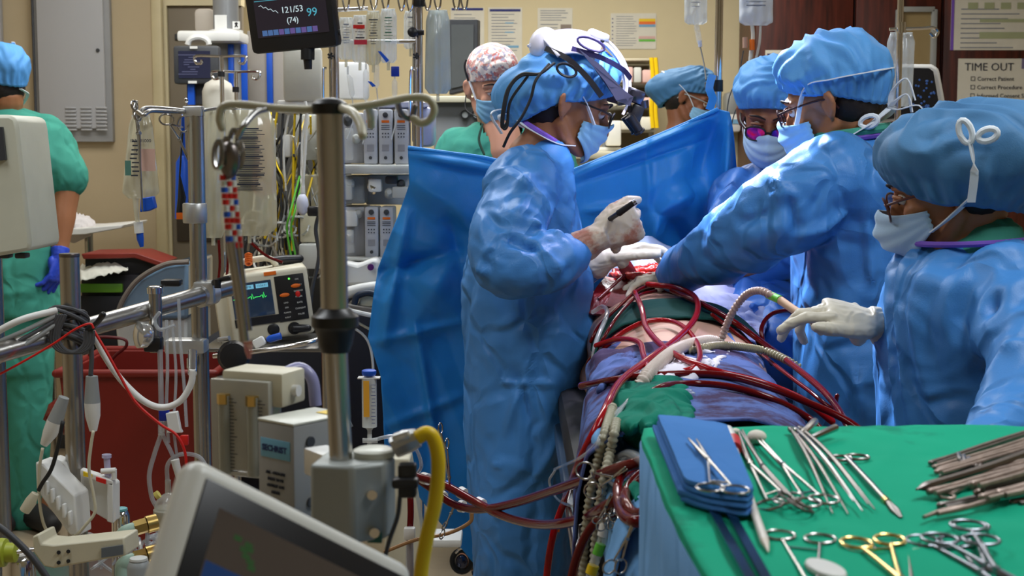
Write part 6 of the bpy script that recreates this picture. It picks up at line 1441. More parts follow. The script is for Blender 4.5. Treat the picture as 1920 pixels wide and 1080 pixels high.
# gas blender, flow meters, pump head
yawb = radians(38)
def local(c, yaw):
    X_ = V(cos(yaw), sin(yaw), 0); Y_ = V(-sin(yaw), cos(yaw), 0); return lambda a, b, c2: Vector(c) + X_*a + Y_*b + V(0, 0, c2)
t = thing('gas_blender', 'grey metal box with blue name plate and yellow sticker in the near foreground', 'device', P(570, 860, 1.62))
c = P(572, 872, 1.62); yw = radians(-40); L = local(c, yw); R3 = Matrix.Rotation(yw, 3, 'Z')
gb = mat('grey_box_paint', srgb(150, 152, 152), 0.4); obj('case', MB().box(c, (0.062, 0.088, 0.112), R3, bev=0.003), gb, t)
obj('top_plate', MB().box(L(0, 0, 0.057), (0.062, 0.088, 0.003), R3, bev=0.001), whit, t)
obj('yellow_sticker', MB().box(L(0.012, 0.028, 0.0592), (0.026, 0.018, 0.0006), R3), yellow_m, t)
Mf = frame(L(-0.001, -0.0448, 0.026), R3 @ V(1, 0, 0), (0, 0, 1))
obj('name_plate', MB().box(L(0, -0.0443, 0.026), (0.050, 0.0012, 0.022), R3, bev=0.0004), mat('plate_light_blue', srgb(110, 170, 200), 0.5), t)
text('SECHRIST', 0.0098, Mf, mat('plate_navy', srgb(16, 36, 100), 0.5), t, bold=0.0003)
for i in range(4): text('AIR OXYGEN MIXER'[i*4:i*4+4] if False else ['AIR - OXYGEN', 'INLET 50 PSI', 'OUTLET GAS', 'MIXER'][i], 0.0050, frame(L(0, -0.0448, -0.002 - i*0.0075), R3 @ V(1, 0, 0), (0, 0, 1)), ink_m, t, name='small_print')
for a, b in ((-0.02, -0.043), (0.022, -0.043)): obj('screw', MB().cyl(L(a, -0.0435, b), L(a, -0.0475, b), 0.0028), chrome_m, t)
for b_, z_ in ((-0.02, 0.035), (0.02, -0.035), (-0.02, -0.035)): obj('port', MB().cyl(L(0.030, b_, z_), L(0.0335, b_, z_), 0.006), dgrey_m, t)
obj('mount', MB().box(P(640, 880, 1.49), (0.03, 0.12, 0.03), Matrix.Rotation(radians(35), 3, 'Z'), bev=0.003), alu_m, t)
t = thing('flow_meter', 'clear twin flow meter block with cream top in the left foreground', 'meter', P(470, 800, 1.70))
c = P(462, 800, 1.70); yw2 = radians(-22); L = local(c, yw2); R3 = Matrix.Rotation(yw2, 3, 'Z')
obj('acrylic_block', MB().box(c, (0.082, 0.03, 0.118), R3, bev=0.002), mat('acrylic', srgb(190, 190, 180), 0.1, alpha=0.72, coat=1.0), t)
for k in (-1, 1):
    obj('flow_tube', MB().cyl(L(k*0.02, -0.017, -0.055), L(k*0.02, -0.017, 0.04), 0.0075), mat('scale_tube%d' % k, srgb(170, 172, 160), 0.15, alpha=0.7, coat=1), t)
    mb = MB()
    for i in range(22): mb.box(L(k*0.02 + (0.010 if i % 5 else 0.012), -0.0165, -0.052 + i*0.0042), (0.006 if i % 5 else 0.010, 0.001, 0.0007), R3)
    obj('scale_marks', mb, ink_m, t)
    obj('brass_nut', MB().cyl(L(k*0.02, -0.018, 0.030), L(k*0.02, -0.018, 0.042), 0.008, n=6), brass_m, t)
obj('cream_top', MB().box(L(0.012, 0.022, 0.048), (0.085, 0.055, 0.042), R3, bev=0.004), cream_m, t)
obj('outlet', MB().cyl(L(0.054, 0.02, 0.045), L(0.062, 0.02, 0.045), 0.007), white_m, t)
obj('mount', MB().box(P(545, 860, 1.62), (0.05, 0.02, 0.05), R3, bev=0.003), alu_m, t)
obj('violet_hose', MB().tube([P(525, 705, 1.72), P(560, 690, 1.74), P(585, 710, 1.74), P(592, 760, 1.74)], 0.0075, n=12, sm=6), mat('violet_grey_hose', srgb(150, 150, 190), 0.3), label='short lilac grey hose arching behind the near grey box', cat='hose')
t = thing('clamp_block', 'grey cast block gripping the foot of the near pole with a yellow gas hose fitting', 'device', P(670, 925, 1.40))
c = P(662, 930, 1.40); L = local(c, radians(-8)); R3 = Matrix.Rotation(radians(-8), 3, 'Z')
ol = [(-0.036, -0.030), (0.008, -0.034), (0.036, -0.012), (0.040, 0.018), (0.022, 0.036), (-0.036, 0.034)]
obj('casting', MB().prism([L(a, b, -0.04) for a, b in ol], (0, 0, 0.078)), mat('cast_grey', srgb(160, 166, 164), 0.45, 0.2), t, bev=0.004)
obj('boss', MB().lathe(L(0.018, 0.016, 0.038), (0, 0, 1), [(0, 0.021), (0.006, 0.021), (0.008, 0.017)], 24), whit, t)
for a, z_ in ((0.024, 0.008), (0.026, -0.030)): obj('bolt', MB().cyl(L(a, -0.020, z_), L(a+0.002, -0.026, z_), 0.005), chrome_m, t)
obj('green_label', MB().box(L(0.026, -0.0165, -0.037), (0.014, 0.004, 0.010), R3), mat('dark_green_label', srgb(20, 90, 80), 0.5), t)
obj('fitting', MB().tube([P(738, 840, 1.41), P(762, 828, 1.41), P(784, 820, 1.41)], [0.011, 0.0125, 0.0095], n=8), alu_m, t)
obj('lever', MB().box(P(752, 818, 1.40), (0.018, 0.012, 0.009), Matrix.Rotation(-0.3, 3, 'Y'), bev=0.003), alu_m, t)
obj('black_clip', MB().box(P(764, 900, 1.38), (0.018, 0.016, 0.034), bev=0.003).box(P(760, 905, 1.37), (0.026, 0.016, 0.010), bev=0.003), black_m, t)
obj('yellow_hose', MB().tube([P(x, y, 1.40) for x, y in ((782, 821), (800, 812), (814, 825), (822, 870), (816, 940), (800, 1010), (788, 1090), (780, 1250))], 0.0073, n=14, sm=6), yellow_m, label='bright yellow gas hose dropping past the near block', cat='hose', smooth=180)
obj('grey_cable', MB().tube([P(x, y, 1.38) for x, y in ((750, 930), (745, 970), (728, 1020), (712, 1090))], 0.0022, n=8, sm=5), dgrey_m, label='thin grey cable below the near black clip', cat='cable')
# syringe with blue plunger behind the pole
t = thing('syringe', 'large upright syringe with blue plunger and yellow label left of the screen', 'syringe', P(692, 820, 2.9))
obj('barrel', MB().tube([P(692, 708, 2.9), P(693, 800, 2.9)], 0.0155, n=20), film('syringe_barrel', srgb(225, 230, 228), 0.6, bump=0), t)
obj('flange', MB().box(P(692, 708, 2.9), (0.046, 0.022, 0.003), bev=0.001), white_m, t)
obj('plunger', MB().lathe(P(692, 704, 2.9), (0, 0, 1), [(0, 0.013), (0.004, 0.015), (0.010, 0.015), (0.012, 0.012)], 20), blue_m, t, label='blue plunger head')
obj('yellow_label', MB().box(P(687, 748, 2.882), (0.012, 0.002, 0.075)), mat('amber_label', srgb(226, 164, 50), 0.6), t)
mb = MB()
for i in range(12): mb.box(P(700, 722 + i*6.5, 2.882), (0.007 if i % 3 else 0.010, 0.001, 0.0009))
obj('graduation', mb, navy_m, t)
obj('nozzle', MB().tube([P(693, 800, 2.9), P(693, 806, 2.9), P(693, 822, 2.9)], [0.012, 0.005, 0.004], n=12), clear_m, t)
obj('stopcock', MB().cyl(P(680, 826, 2.89), P(708, 826, 2.89), 0.005).cyl(P(693, 815, 2.9), P(693, 842, 2.9), 0.005), clear_m, t)
obj('line', MB().tube([P(695, 826, 2.89), P(740, 818, 2.9), P(775, 835, 2.92), P(790, 870, 2.95), P(782, 890, 3.0)], 0.004, n=8, sm=6), clr, t)
t = thing('pump_manifold', 'cream column with tube clips behind the yellow hose near the floor', 'device', P(745, 1000, 3.05))
obj('column', MB().prism([P(722, 860, 3.05), P(768, 860, 3.05), P(792, 1010, 3.05), P(760, 1150, 3.05), P(720, 1150, 3.05)], (0, 0.08, 0)), cream_m, t, bev=0.004)
obj('foot_plate', MB().box(V(P(800, 1020, 3.2).x, 3.25, P(800, 1020, 3.2).z), (0.16, 0.10, 0.02), bev=0.006), white_m, t)
obj('pipe_line', MB().tube([P(768, 900, 3.02), P(770, 960, 3.0), P(768, 1010, 3.0), P(770, 1090, 3.0)], 0.007, n=10, sm=5), blood_m, t)
obj('clip', MB().box(P(768, 1000, 2.985), (0.024, 0.02, 0.026), bev=0.003), white_m, t)
obj('lower_line', MB().tube([P(768, 1015, 3.0), P(768, 1090, 3.0)], 0.009, n=10), clr, t)
obj('tan_tube', MB().tube([P(x, y, 2.95) for x, y in ((720, 1035), (780, 1012), (840, 1000), (880, 980), (885, 962))], 0.0042, n=8, sm=6), mat('tan_tubing', srgb(150, 110, 70), 0.3), label='pair of tan tubes sweeping under the thick hoses', cat='tube')
# castor and foot pieces on the floor
t = thing('castor', 'black and chrome wheel at the foot of the blue screen', 'wheel', V(P(868, 1045, 4.4).x, 4.4, 0.03))
c = P(866, 1052, 4.4); obj('tyre', MB().tube([c + V(0.03*cos(a), 0, 0.035*sin(a)) for a in [2*pi*k/20 for k in range(20)]], 0.009, n=8, closed=True), blackm_m, t)
obj('hub', MB().ell(c + V(0, -0.006, 0), (0.020, 0.012, 0.024)), mat('navy_hub', (0.02, 0.03, 0.08, 1), 0.1, 0.6, coat=1.0), t)
obj('fork', MB().tube([c + V(-0.02, -0.01, 0.03), c + V(0.0, -0.012, 0.045), c + V(0.035, -0.01, 0.03)], 0.005, n=8, sm=4), chrome_m, t)
obj('drag_foot', MB().tube([P(885, 1075, 4.35), P(915, 1068, 4.35), P(940, 1078, 4.35)], 0.008, n=8, sm=4), blackm_m, t)

# ---- poles of the heart-lung machine
def post(name_label, px, y0, y1, Y, r, cap=True, x1=None):
    a = P(px, y0, Y); t = thing('machine_post', name_label, 'post', V(a.x, Y, 0))
    obj('tube', MB().tube([a, V(a.x, Y, 0.06)], r, n=28), steel_m, t)
    obj('foot', MB().lathe(V(a.x, Y, 0), (0, 0, 1), [(0, r*2.4), (0.05, r*2.4), (0.07, r*1.1)]), dsteel_m, t)
    return t, a
t1, a1 = post('stout brushed steel post wrapped with grey cables at left', 130, 478, 1080, 2.70, 0.0188)
obj('end_cap', MB().lathe(a1, (0, 0, 1), [(-0.004, 0.0188), (0, 0.0196), (0.003, 0.0185), (0.0035, 0.001)], 28), dsteel_m, t1)
t2, a2 = post('tall brushed steel post with aluminium collar beside the defibrillator', 366, 205, 1080, 3.02, 0.0178)
obj('collar', MB().lathe(P(366, 418, 3.02), (0, 0, 1), [(0, 0.0245), (0.002, 0.0258), (0.040, 0.0258), (0.042, 0.0245)], 28), alu_m, t2)
obj('top_block', MB().box(P(363, 209, 3.02), (0.040, 0.036, 0.022), bev=0.003), alu_m, t2)
obj('finial', MB().lathe(P(349, 200, 3.02), (0, 0, 1), [(0, 0.002), (0.008, 0.002), (0.011, 0.005), (0.016, 0.004), (0.018, 0.001)], 12), chrome_m, t2)
hk = obj('hook_arm', MB().tube([P(x, y, Y) for x, y, Y in ((345, 207, 3.0), (300, 203, 2.95), (272, 203, 2.92), (262, 212, 2.90), (255, 222, 2.90), (252, 205, 2.90), (255, 192, 2.91))], 0.0045, n=10, sm=6, round_ends=True), steel_m, t2)
obj('hook_arm', MB().tube([P(x, y, Y) for x, y, Y in ((345, 210, 3.0), (310, 209, 2.9), (282, 208, 2.84), (268, 216, 2.82), (258, 210, 2.84))], 0.0045, n=10, sm=6, round_ends=True), steel_m, t2)
obj('hook_arm', MB().tube([P(380, 207, 3.03), P(420, 202, 3.15), P(450, 206, 3.25), P(498, 222, 3.32)], 0.004, n=10, sm=6, round_ends=True), steel_m, t2)
# cross bar
cb = thing('cross_bar', 'long brushed steel bar clamped across both posts', 'bar', P(250, 590, 2.88))
obj('bar', MB().tube([P(-40, 672, 2.56), P(432, 538, 3.06)], 0.0192, n=28), steel_m, cb)
obj('bar_cap', MB().cyl(P(428, 540, 3.055), P(436, 537, 3.065), 0.020), alu_m, cb)
d_ = (P(432, 538, 3.06) - P(-40, 672, 2.56)).normalized()
for (x, y, Y, r) in ((386, 551, 3.01, 0.026), (135, 622, 2.72, 0.028)):
    c = P(x, y, Y); obj('clamp', MB().cyl(c - d_*0.02, c + d_*0.02, r, n=24).box(c + V(0.0, 0, 0.004), (0.045, 0.05, 0.048), bev=0.006), alu_m, cb)
for pts in (((402, 530, 2.98), (415, 524, 2.96), (432, 521, 2.95)), ((166, 618, 2.66), (182, 605, 2.64), (193, 590, 2.63))):
    obj('clamp_lever', MB().tube([P(*p) for p in pts], [0.007, 0.005, 0.006], n=10, sm=4, round_ends=True), black_m, cb)
obj('clamp_lever', MB().cyl(P(408, 524, 2.96), P(408, 540, 2.96), 0.007), black_m, cb)
obj('lower_clamp', MB().box(P(350, 648, 3.0), (0.085, 0.05, 0.030), bev=0.005).cyl(P(360, 672, 2.98), P(360, 690, 2.98), 0.011).cyl(P(410, 637, 2.96), P(430, 634, 2.95), 0.005), alu_m, label='aluminium clamp low on the tall post carrying a small black knob', cat='clamp')
obj('round_clamp', MB().lathe(P(438, 668, 2.95), (0.2, -1, 0.1), [(-0.02, 0.012), (-0.015, 0.030), (0.005, 0.034), (0.018, 0.028), (0.022, 0.01)], 18), black_m, label='black round tightening clamp beside the tall post under the defibrillator', cat='clamp')
# small post on the bar with chrome cap
t = thing('holder_post', 'short chrome capped holder post hanging clear tubes from the cross bar', 'post', P(291, 600, 2.86))
obj('tube', MB().cyl(P(291, 548, 2.86), P(293, 660, 2.86), 0.013), steel_m, t)
obj('chrome_cap', MB().lathe(P(291, 550, 2.86), (0, 0, 1), [(0, 0.016), (0.012, 0.0165), (0.015, 0.013), (0.016, 0.002)], 24), chrome_m, t)
obj('black_clamp', MB().box(P(288, 645, 2.85), (0.036, 0.03, 0.030), bev=0.005), black_m, t)
obj('black_lever', MB().box(P(322, 530, 2.88), (0.04, 0.03, 0.014), bev=0.004), black_m, t)
obj('knob', MB().lathe(P(272, 628, 2.83), (-0.8, -0.6, 0.1), [(-0.01, 0.020), (0.0, 0.027), (0.014, 0.027), (0.018, 0.018), (0.020, 0.004)], 24), mat('chrome_knob', (0.7, 0.7, 0.68, 1), 0.15, 0.8), t)
# clear line set below it
t = thing('line_set', 'bundle of clear tubes hanging from the holder post down to the reservoir', 'tube', P(310, 700, 2.85))
for pts, r in ((((300, 655), (302, 740), (303, 810)), .0055), (((312, 600), (314, 690), (312, 770), (316, 830)), .0035), (((322, 600), (330, 700), (326, 800), (334, 870)), .003), (((335, 560), (338, 640), (345, 720), (350, 800)), .0035), (((303, 812), (290, 850), (280, 890), (284, 930), (293, 950)), .0048), (((303, 812), (322, 850), (336, 885), (340, 900)), .0045), (((314, 905), (315, 870), (338, 852), (372, 856), (390, 880)), .0045), (((328, 610), (300, 618), (290, 600), (300, 585)), .004)):
    obj('clear_line', MB().tube([P(x, y, 2.84) for x, y in pts], r, n=8, sm=6), clr, t)
obj('y_piece', MB().tube([P(303, 790, 2.84), P(303, 815, 2.84)], 0.0075, n=10), clear_m, t)
obj('blue_clip', MB().box(P(308, 778, 2.83), (0.020, 0.014, 0.024), bev=0.003), mat('deep_blue_clip', srgb(20, 40, 150), 0.4), t)
obj('white_clamp', MB().prism([P(x, y, 2.82) for x, y in ((310, 775), (332, 772), (338, 805), (342, 812), (312, 812), (314, 800))], (0, 0.014, 0)), white_m, t, bev=0.002)
obj('roller_clamp', MB().tube([P(328, 862, 2.82), P(336, 895, 2.82), P(338, 905, 2.82)], [0.009, 0.007, 0.006], n=10), white_m, t)
obj('red_clip', MB().box(P(346, 900, 2.82), (0.013, 0.012, 0.036), bev=0.002), red_m, t)
obj('red_clip', MB().box(P(346, 825, 2.82), (0.016, 0.012, 0.020), bev=0.002), red_m, t)
# reservoir
t = thing('bubble_trap', 'clear domed filter housing with brass couplings at lower left', 'filter', P(322, 985, 2.84))
dome = mat('clear_dome', srgb(220, 222, 215), 0.08, alpha=0.45, coat=1.0)
obj('dome', MB().lathe(P(318, 950, 2.84), (0, 0, 1), [(0, 0.031), (0.010, 0.029), (0.022, 0.020), (0.028, 0.008), (0.030, 0.001)], 28), dome, t)
obj('ring', MB().lathe(P(320, 985, 2.84), (0, 0, 1), [(-0.004, 0.030), (0, 0.0345), (0.010, 0.0345), (0.014, 0.033), (0.022, 0.0345), (0.034, 0.034), (0.037, 0.031)], 28), mat('milky_ring', srgb(205, 205, 192), 0.2, alpha=0.8), t)
obj('stem', MB().cyl(P(315, 925, 2.84), P(315, 900, 2.84), 0.006), dome, t)
obj('bowl', MB().lathe(P(322, 1060, 2.84), (0, 0, 1), [(0, 0.012), (0.01, 0.022), (0.06, 0.026), (0.075, 0.026)], 24), dome, t)
obj('yellow_cap', MB().cyl(P(292, 930, 2.81), P(298, 926, 2.81), 0.008), mat('pale_yellow', srgb(220, 206, 110), 0.5), t)
for yy in (988, 1045):
    obj('brass_coupling', MB().cyl(P(252, yy+3, 2.78), P(275, yy-4, 2.79), 0.0155, n=6).cyl(P(275, yy-4, 2.79), P(294, yy-9, 2.80), 0.0175), brass_m, t)
    obj('elbow', MB().tube([P(253, yy+2, 2.78), P(236, yy+8, 2.77), P(228, yy+16, 2.77), P(227, yy+36, 2.77)], 0.0125, n=14, sm=5, round_ends=True), mat('mint_plastic', srgb(176, 206, 190), 0.4), t)
# comb racks
t = thing('tube_rack', 'white plastic tube rack of two comb shaped arms on the wrapped post', 'rack', P(140, 960, 2.62))
obj('left_arm', MB().prism([P(x, y, 2.60) for x, y in ((66, 866), (82, 872), (140, 930), (146, 1006), (130, 1003), (68, 920))], (0.012, 0.05, 0)), white_m, t, bev=0.003)
obj('top_arm', MB().prism([P(x, y, 2.68) for x, y in ((92, 858), (122, 868), (140, 905), (118, 893), (94, 880))], (0.012, 0.03, 0)), white_m, t, bev=0.003)
obj('right_arm', MB().prism([P(x, y, 2.66) for x, y in ((150, 885), (206, 903), (212, 908), (212, 980), (204, 978), (152, 948))], (0.006, 0.03, 0)), white_m, t, bev=0.003)
obj('arm_rim', MB().prism([P(x, y, 2.645) for x, y in ((150, 880), (212, 902), (212, 912), (150, 892))], (0.0, 0.02, 0)), white_m, t, bev=0.002)
obj('arm_rim', MB().prism([P(x, y, 2.645) for x, y in ((200, 905), (212, 905), (212, 982), (200, 978))], (0.0, 0.02, 0)), white_m, t, bev=0.002)
obj('yellow_sticker', MB().prism([P(x, y, 2.640) for x, y in ((156, 884), (172, 890), (172, 896), (156, 893))], (0, 0.004, 0)), yellow_m, t)
obj('red_sticker', MB().prism([P(x, y, 2.640) for x, y in ((180, 894), (198, 900), (198, 908), (180, 902))], (0, 0.004, 0)), red_m, t)
for k in range(5): obj('tooth', MB().box(P(88 + 11*k, 915 + 14*k, 2.59), (0.006, 0.014, 0.026), bev=0.002), white_m, t)
t = thing('stopcock', 'small clear and white stopcock standing above the white rack', 'valve', P(202, 880, 2.66))
obj('body', MB().cyl(P(200, 852, 2.66), P(203, 902, 2.66), 0.006).cyl(P(200, 852, 2.66), P(200, 858, 2.66), 0.009), mat('lilac_clear', srgb(200, 195, 225), 0.2, alpha=0.7), t)
obj('lever', MB().cyl(P(190, 884, 2.65), P(217, 882, 2.65), 0.0055).cyl(P(214, 880, 2.65), P(214, 898, 2.65), 0.005), white_m, t)
# cream clamp bar
t = thing('clamp_bar', 'cream cast clamp bar with four holes at the bottom left', 'bar', P(150, 1035, 2.5))
obj('bar', MB().prism([P(x, y, 2.48) for x, y in ((60, 1006), (72, 1002), (78, 1020), (100, 1022), (232, 1008), (236, 1042), (100, 1066), (82, 1062), (62, 1035))], (0.01, 0.06, 0)), cream_m, t, bev=0.003)
for dx, dy in ((110, 1036), (128, 1034), (110, 1055), (128, 1052)): obj('hole', MB().cyl(P(dx, dy, 2.477), P(dx, dy, 2.484), 0.0035), black_m, t)
obj('label_plate', MB().prism([P(x, y, 2.476) for x, y in ((190, 1028), (230, 1022), (230, 1040), (190, 1046))], (0, 0.003, 0)), mat('grey_print', srgb(100, 108, 116), 0.5), t)
t = thing('screw_control', 'yellow green ribbed control at the bottom left corner', 'control', P(15, 1036, 2.4))
obj('cap', MB().lathe(P(2, 1036, 2.4), (1, 0, 0), [(-0.02, 0.022), (0.0, 0.025), (0.008, 0.024), (0.010, 0.017), (0.026, 0.017), (0.028, 0.012)], 24), lime_m, t)
obj('shaft', MB().cyl(P(30, 1035, 2.4), P(62, 1030, 2.42), 0.004), chrome_m, t)
obj('power_cord', MB().tube([P(x, y, 2.3) for x, y in ((-20, 975), (20, 1005), (60, 1045), (100, 1100))], 0.006, n=10, sm=5), dgrey_m, label='thick dark cord crossing the bottom left corner', cat='cord')
# chrome canisters
for k, (x, y, r, lab) in enumerate(((35, 1040, 30, 'chrome domed canister below the green knob'), (226, 958, 17, 'small chrome capped canister beside the rack with teal top'), (260, 1052, 22, 'grey capped canister at the bottom beside the near monitor'))):
    Y = (2.6, 2.9, 2.45)[k]; t = thing('canister', lab, 'canister', P(x, y+60, Y)); R0 = r*S(Y)
    obj('can', MB().lathe(P(x, y, Y), (0, 0, -1), [(-0.004, R0*0.5), (0, R0*0.8), (0.01, R0), (0.16, R0*1.15), (0.17, R0)], 28), [chrome_m, chrome_m, grey_m][k], t)
    obj('lid', MB().lathe(P(x, y, Y), (0, 0, 1), [(0.002, R0*0.8), (0.006, R0*0.75), (0.008, R0*0.1)], 24), [white_m, mat('teal_lid', srgb(110, 176, 180), 0.4), lgrey_m][k], t)
t = thing('machine_deck', 'steel deck of the heart lung machine under the canisters', 'machine', V(P(180, 1200, 2.9).x, 2.85, 0))
obj('deck', MB().box(V(P(200, 1100, 2.85).x, 2.9, P(0, 1130, 2.85).z), (0.62, 0.55, 0.03), bev=0.008), steel_m, t)
obj('cabinet', MB().box(V(P(200, 1100, 2.85).x, 2.9, P(0, 1130, 2.85).z/2), (0.58, 0.5, P(0, 1130, 2.85).z-0.06), bev=0.01), lgrey_m, t)
mb = MB(); rr = random.Random(12)
for k in range(16):
    x, y = rr.uniform(190, 330), rr.uniform(1000, 1075); mb.tube([P(x + rr.uniform(-28, 28), y + rr.uniform(-20, 25), 2.9 + rr.uniform(-.08, .1)) for _ in range(4)], rr.uniform(.002, .005), n=7, sm=4)
obj('clear_connectors', mb, clr, kind='stuff', label='tangle of short clear tubes among the canisters', cat='tubing')
# cables round the wrapped post
t = thing('cable_coil', 'coil of dark grey cables wound round the brushed steel post', 'cable', P(132, 610, 2.68))
gc = mat('grey_cable', srgb(78, 80, 84), 0.5)
for k in range(8):
    c = P(132 + rr.uniform(-4, 4), 590 + k*8, 2.70); rx = 0.030 + rr.uniform(0, .008); tl = rr.uniform(-.02, .02)
    obj('loop', MB().tube([c + V(rx*cos(a), rx*sin(a), tl*cos(a) - 0.012*sin(a)*1.5) for a in [2*pi*j/20 for j in range(20)]], 0.0042, n=8, closed=True), gc, t)
for k in range(4):
    obj('loop', MB().tube([P(x + 5*k, y, 2.655) for x, y in ((108, 590), (98, 615), (96, 640), (112, 658), (140, 660), (158, 645), (160, 620))], 0.0036, n=8, sm=5), gc, t)
for k, (a, b_, r, m, lab) in enumerate((((-20, 630), (98, 582), .0065, white_m, 'white hose running left from the cable coil'), ((-20, 648), (100, 590), .0045, grey_m, 'upper grey cable running left from the cable coil'), ((-20, 668), (100, 598), .0040, gc, 'middle grey cable running left from the cable coil'), ((-20, 690), (102, 604), .0040, grey_m, 'lower grey cable running left from the cable coil'))):
    obj('cable', MB().tube([P(a[0], a[1], 2.62), P((a[0]+b_[0])/2, (a[1]+b_[1])/2 + (4 if k else -6), 2.62), P(b_[0]+8, b_[1], 2.66)], r, n=10, sm=6), m, label=lab, cat='cable')
def wire(pts, r, m, label, Y=2.66, name='cable', cat='cable', par=None): return obj(name, MB().tube([P(p[0], p[1], p[2] if len(p) > 2 else Y) for p in pts], r, n=9, sm=7), m, par, label, None if par else cat, smooth=180)
wire([(176, 628), (198, 670), (230, 715), (270, 752), (305, 764), (338, 752), (358, 720), (361, 692)], 0.0066, white_m, 'white hose hanging in a big loop between the two posts', 2.75, 'hose', 'hose')
obj('hose_fitting', MB().cyl(P(361, 700, 2.75), P(361, 660, 2.8), 0.009), chrome_m, label='chrome fitting at the end of the white looped hose', cat='fitting')
wire([(-20, 712), (40, 680), (100, 645), (140, 618), (168, 607), (176, 616)], 0.0022, red_m, 'thin red wire crossing in front of the left post', 2.60, 'wire', 'wire')
wire([(176, 620), (200, 660), (225, 705), (255, 755), (300, 795), (330, 815), (346, 845), (350, 880)], 0.0028, red_m, 'red wire following the white looped hose down', 2.70, 'wire', 'wire')
wire([(170, 640), (172, 670), (170, 705)], 0.0045, gc, 'grey cable pair going down to the right hanging plug', 2.66)
t = thing('cable_plug', 'white and grey cable plug hanging upright just right of the wrapped post', 'plug', P(173, 760, 2.66))
obj('grey_sleeve', MB().tube([P(172, 705, 2.66), P(173, 755, 2.66)], [0.011, 0.015], n=16), grey_m, t); obj('white_sleeve', MB().tube([P(173, 755, 2.66), P(174, 780, 2.66), P(175, 808, 2.66)], [0.015, 0.014, 0.007], n=16), white_m, t)
wire([(175, 808), (170, 840), (167, 880), (176, 930), (178, 960), (160, 985), (140, 1005), (110, 1012), (85, 990), (74, 940), (74, 880), (80, 840)], 0.0030, cream_m, None, 2.60, par=t)
t = thing('cable_plug', 'white and grey cable plug hanging slantwise left of the wrapped post', 'plug', P(100, 790, 2.62))
obj('grey_sleeve', MB().tube([P(120, 745, 2.62), P(103, 790, 2.62)], [0.010, 0.015], n=16), grey_m, t); obj('white_sleeve', MB().tube([P(103, 790, 2.62), P(94, 812, 2.62), P(82, 834, 2.62)], [0.015, 0.014, 0.007], n=16), white_m, t)
wire([(118, 790), (108, 840), (96, 880), (80, 905), (72, 920)], 0.0038, blackm_m, 'black cord falling to the cream plug', 2.58, 'cord', 'cord')
obj('plug_end', MB().tube([P(66, 925, 2.58), P(58, 940, 2.58), P(46, 958, 2.58)], [0.007, 0.011, 0.010], n=10), cream_m, label='small cream plug at the end of the black cord over the dark shoe', cat='plug')
# cream machine housing at far left
t = thing('machine_housing', 'cream rounded machine housing cut by the left edge of the frame', 'device', P(10, 480, 2.75))
obj('shell', MB().prism([P(x, y, 2.75) for x, y in ((-60, 215), (18, 215), (30, 222), (34, 240), (58, 455), (56, 470), (-60, 490))], (0, 0.18, 0)), mat('housing_cream', srgb(206, 206, 188), 0.45), t, bev=0.012)
obj('vent_panel', MB().prism([P(x, y, 2.742) for x, y in ((-60, 236), (4, 238), (11, 300), (-60, 306))], (0, 0.01, 0)), dgrey_m, t)
for x in (10, 42): obj('catch', MB().box(P(x, 479, 2.80), (0.022, 0.03, 0.010), bev=0.003), dgrey_m, t)
obj('post', MB().cyl(V(P(-50, 0, 2.85).x, 2.87, 0), V(P(-50, 0, 2.85).x, 2.87, 1.35), 0.03), steel_m, t)
# ---- IV bags hung on the tall post
def bag(name_label, x0, y0, x1, y1, Y, m, lines=0, pr=None, fat=0.018, taper=0.0, group=None, port=True, fluid=None, text_s=None, skew=0):
    t = thing('fluid_bag', name_label, 'bag', P((x0+x1)/2, y1, Y), group)
    def side(sg):
        def fn(u, v):
            w_ = (x1-x0)/2*(1 - taper*(1-v))*(1 - 0.22*max(0, 0.12-v)/0.12 - 0.35*max(0, v-0.93)/0.07); cx = (x0+x1)/2 + skew*v
            b = fat*sin(pi*u)**0.7*(0.3 + 0.7*sin(pi*min(1, v*1.05))**0.5) + 0.0015*sin(v*17+u*6) + 0.002*sin(u*21)
            return P(cx + w_*(2*u-1), y0 + (y1-y0)*v, Y) + V(0, -sg*max(b, 0.0005), 0)
        return fn
    mb = MB(); mb.grid(side(1), 22, 30); mb.grid(side(-1), 22, 30); obj('pouch', mb, m, t, smooth=180)
    obj('seam', MB().tube([P((x0+x1)/2 - (x1-x0)/2*(1-taper)*0.8, y0, Y), P((x0+x1)/2 + (x1-x0)/2*(1-taper)*0.8, y0, Y)], 0.0025, n=6), bagw_m, t)
    if lines:
        mb = MB(); rr = random.Random(int(x0))
        for i in range(lines):
            v = 0.15 + 0.5*i/lines; wd = (x1-x0)*rr.uniform(0.3, 0.6); cx = (x0+x1)/2 + skew*v
            mb.box(P(cx, y0 + (y1-y0)*v, Y-fat*0.95-0.002), (wd*S(Y), 0.0008, 0.0016 + (0.002 if i % 5 == 0 else 0)))
        obj('print', mb, pr or ink_m, t)
    if text_s: 
        for i, s_ in enumerate(text_s): text(s_, 0.0095, frame(P((x0+x1)/2 + skew*.3, y0 + (y1-y0)*(0.30+0.12*i), Y-fat-0.004), (1, 0, 0), (0, 0, 1)), ink_m, t)
    if port: obj('port', MB().tube([P((x0+x1)/2 + skew, y1-2, Y), P((x0+x1)/2 + skew, y1+14, Y)], 0.0045, n=10), bagy_m, t)
    return t
t = bag('clear fluid bag with black print hanging alone at the left of the tall post', 228, 218, 300, 372, 2.92, bagy_m, 0, taper=0.42, fat=0.02, text_s=['IRR U1000', 'ELLIS'], port=False)
mb = MB(); rr = random.Random(6)
for i in range(9): mb.box(P(253 + rr.uniform(-3, 3), 265 + i*8, 2.895), (0.014, 0.0008, 0.003))
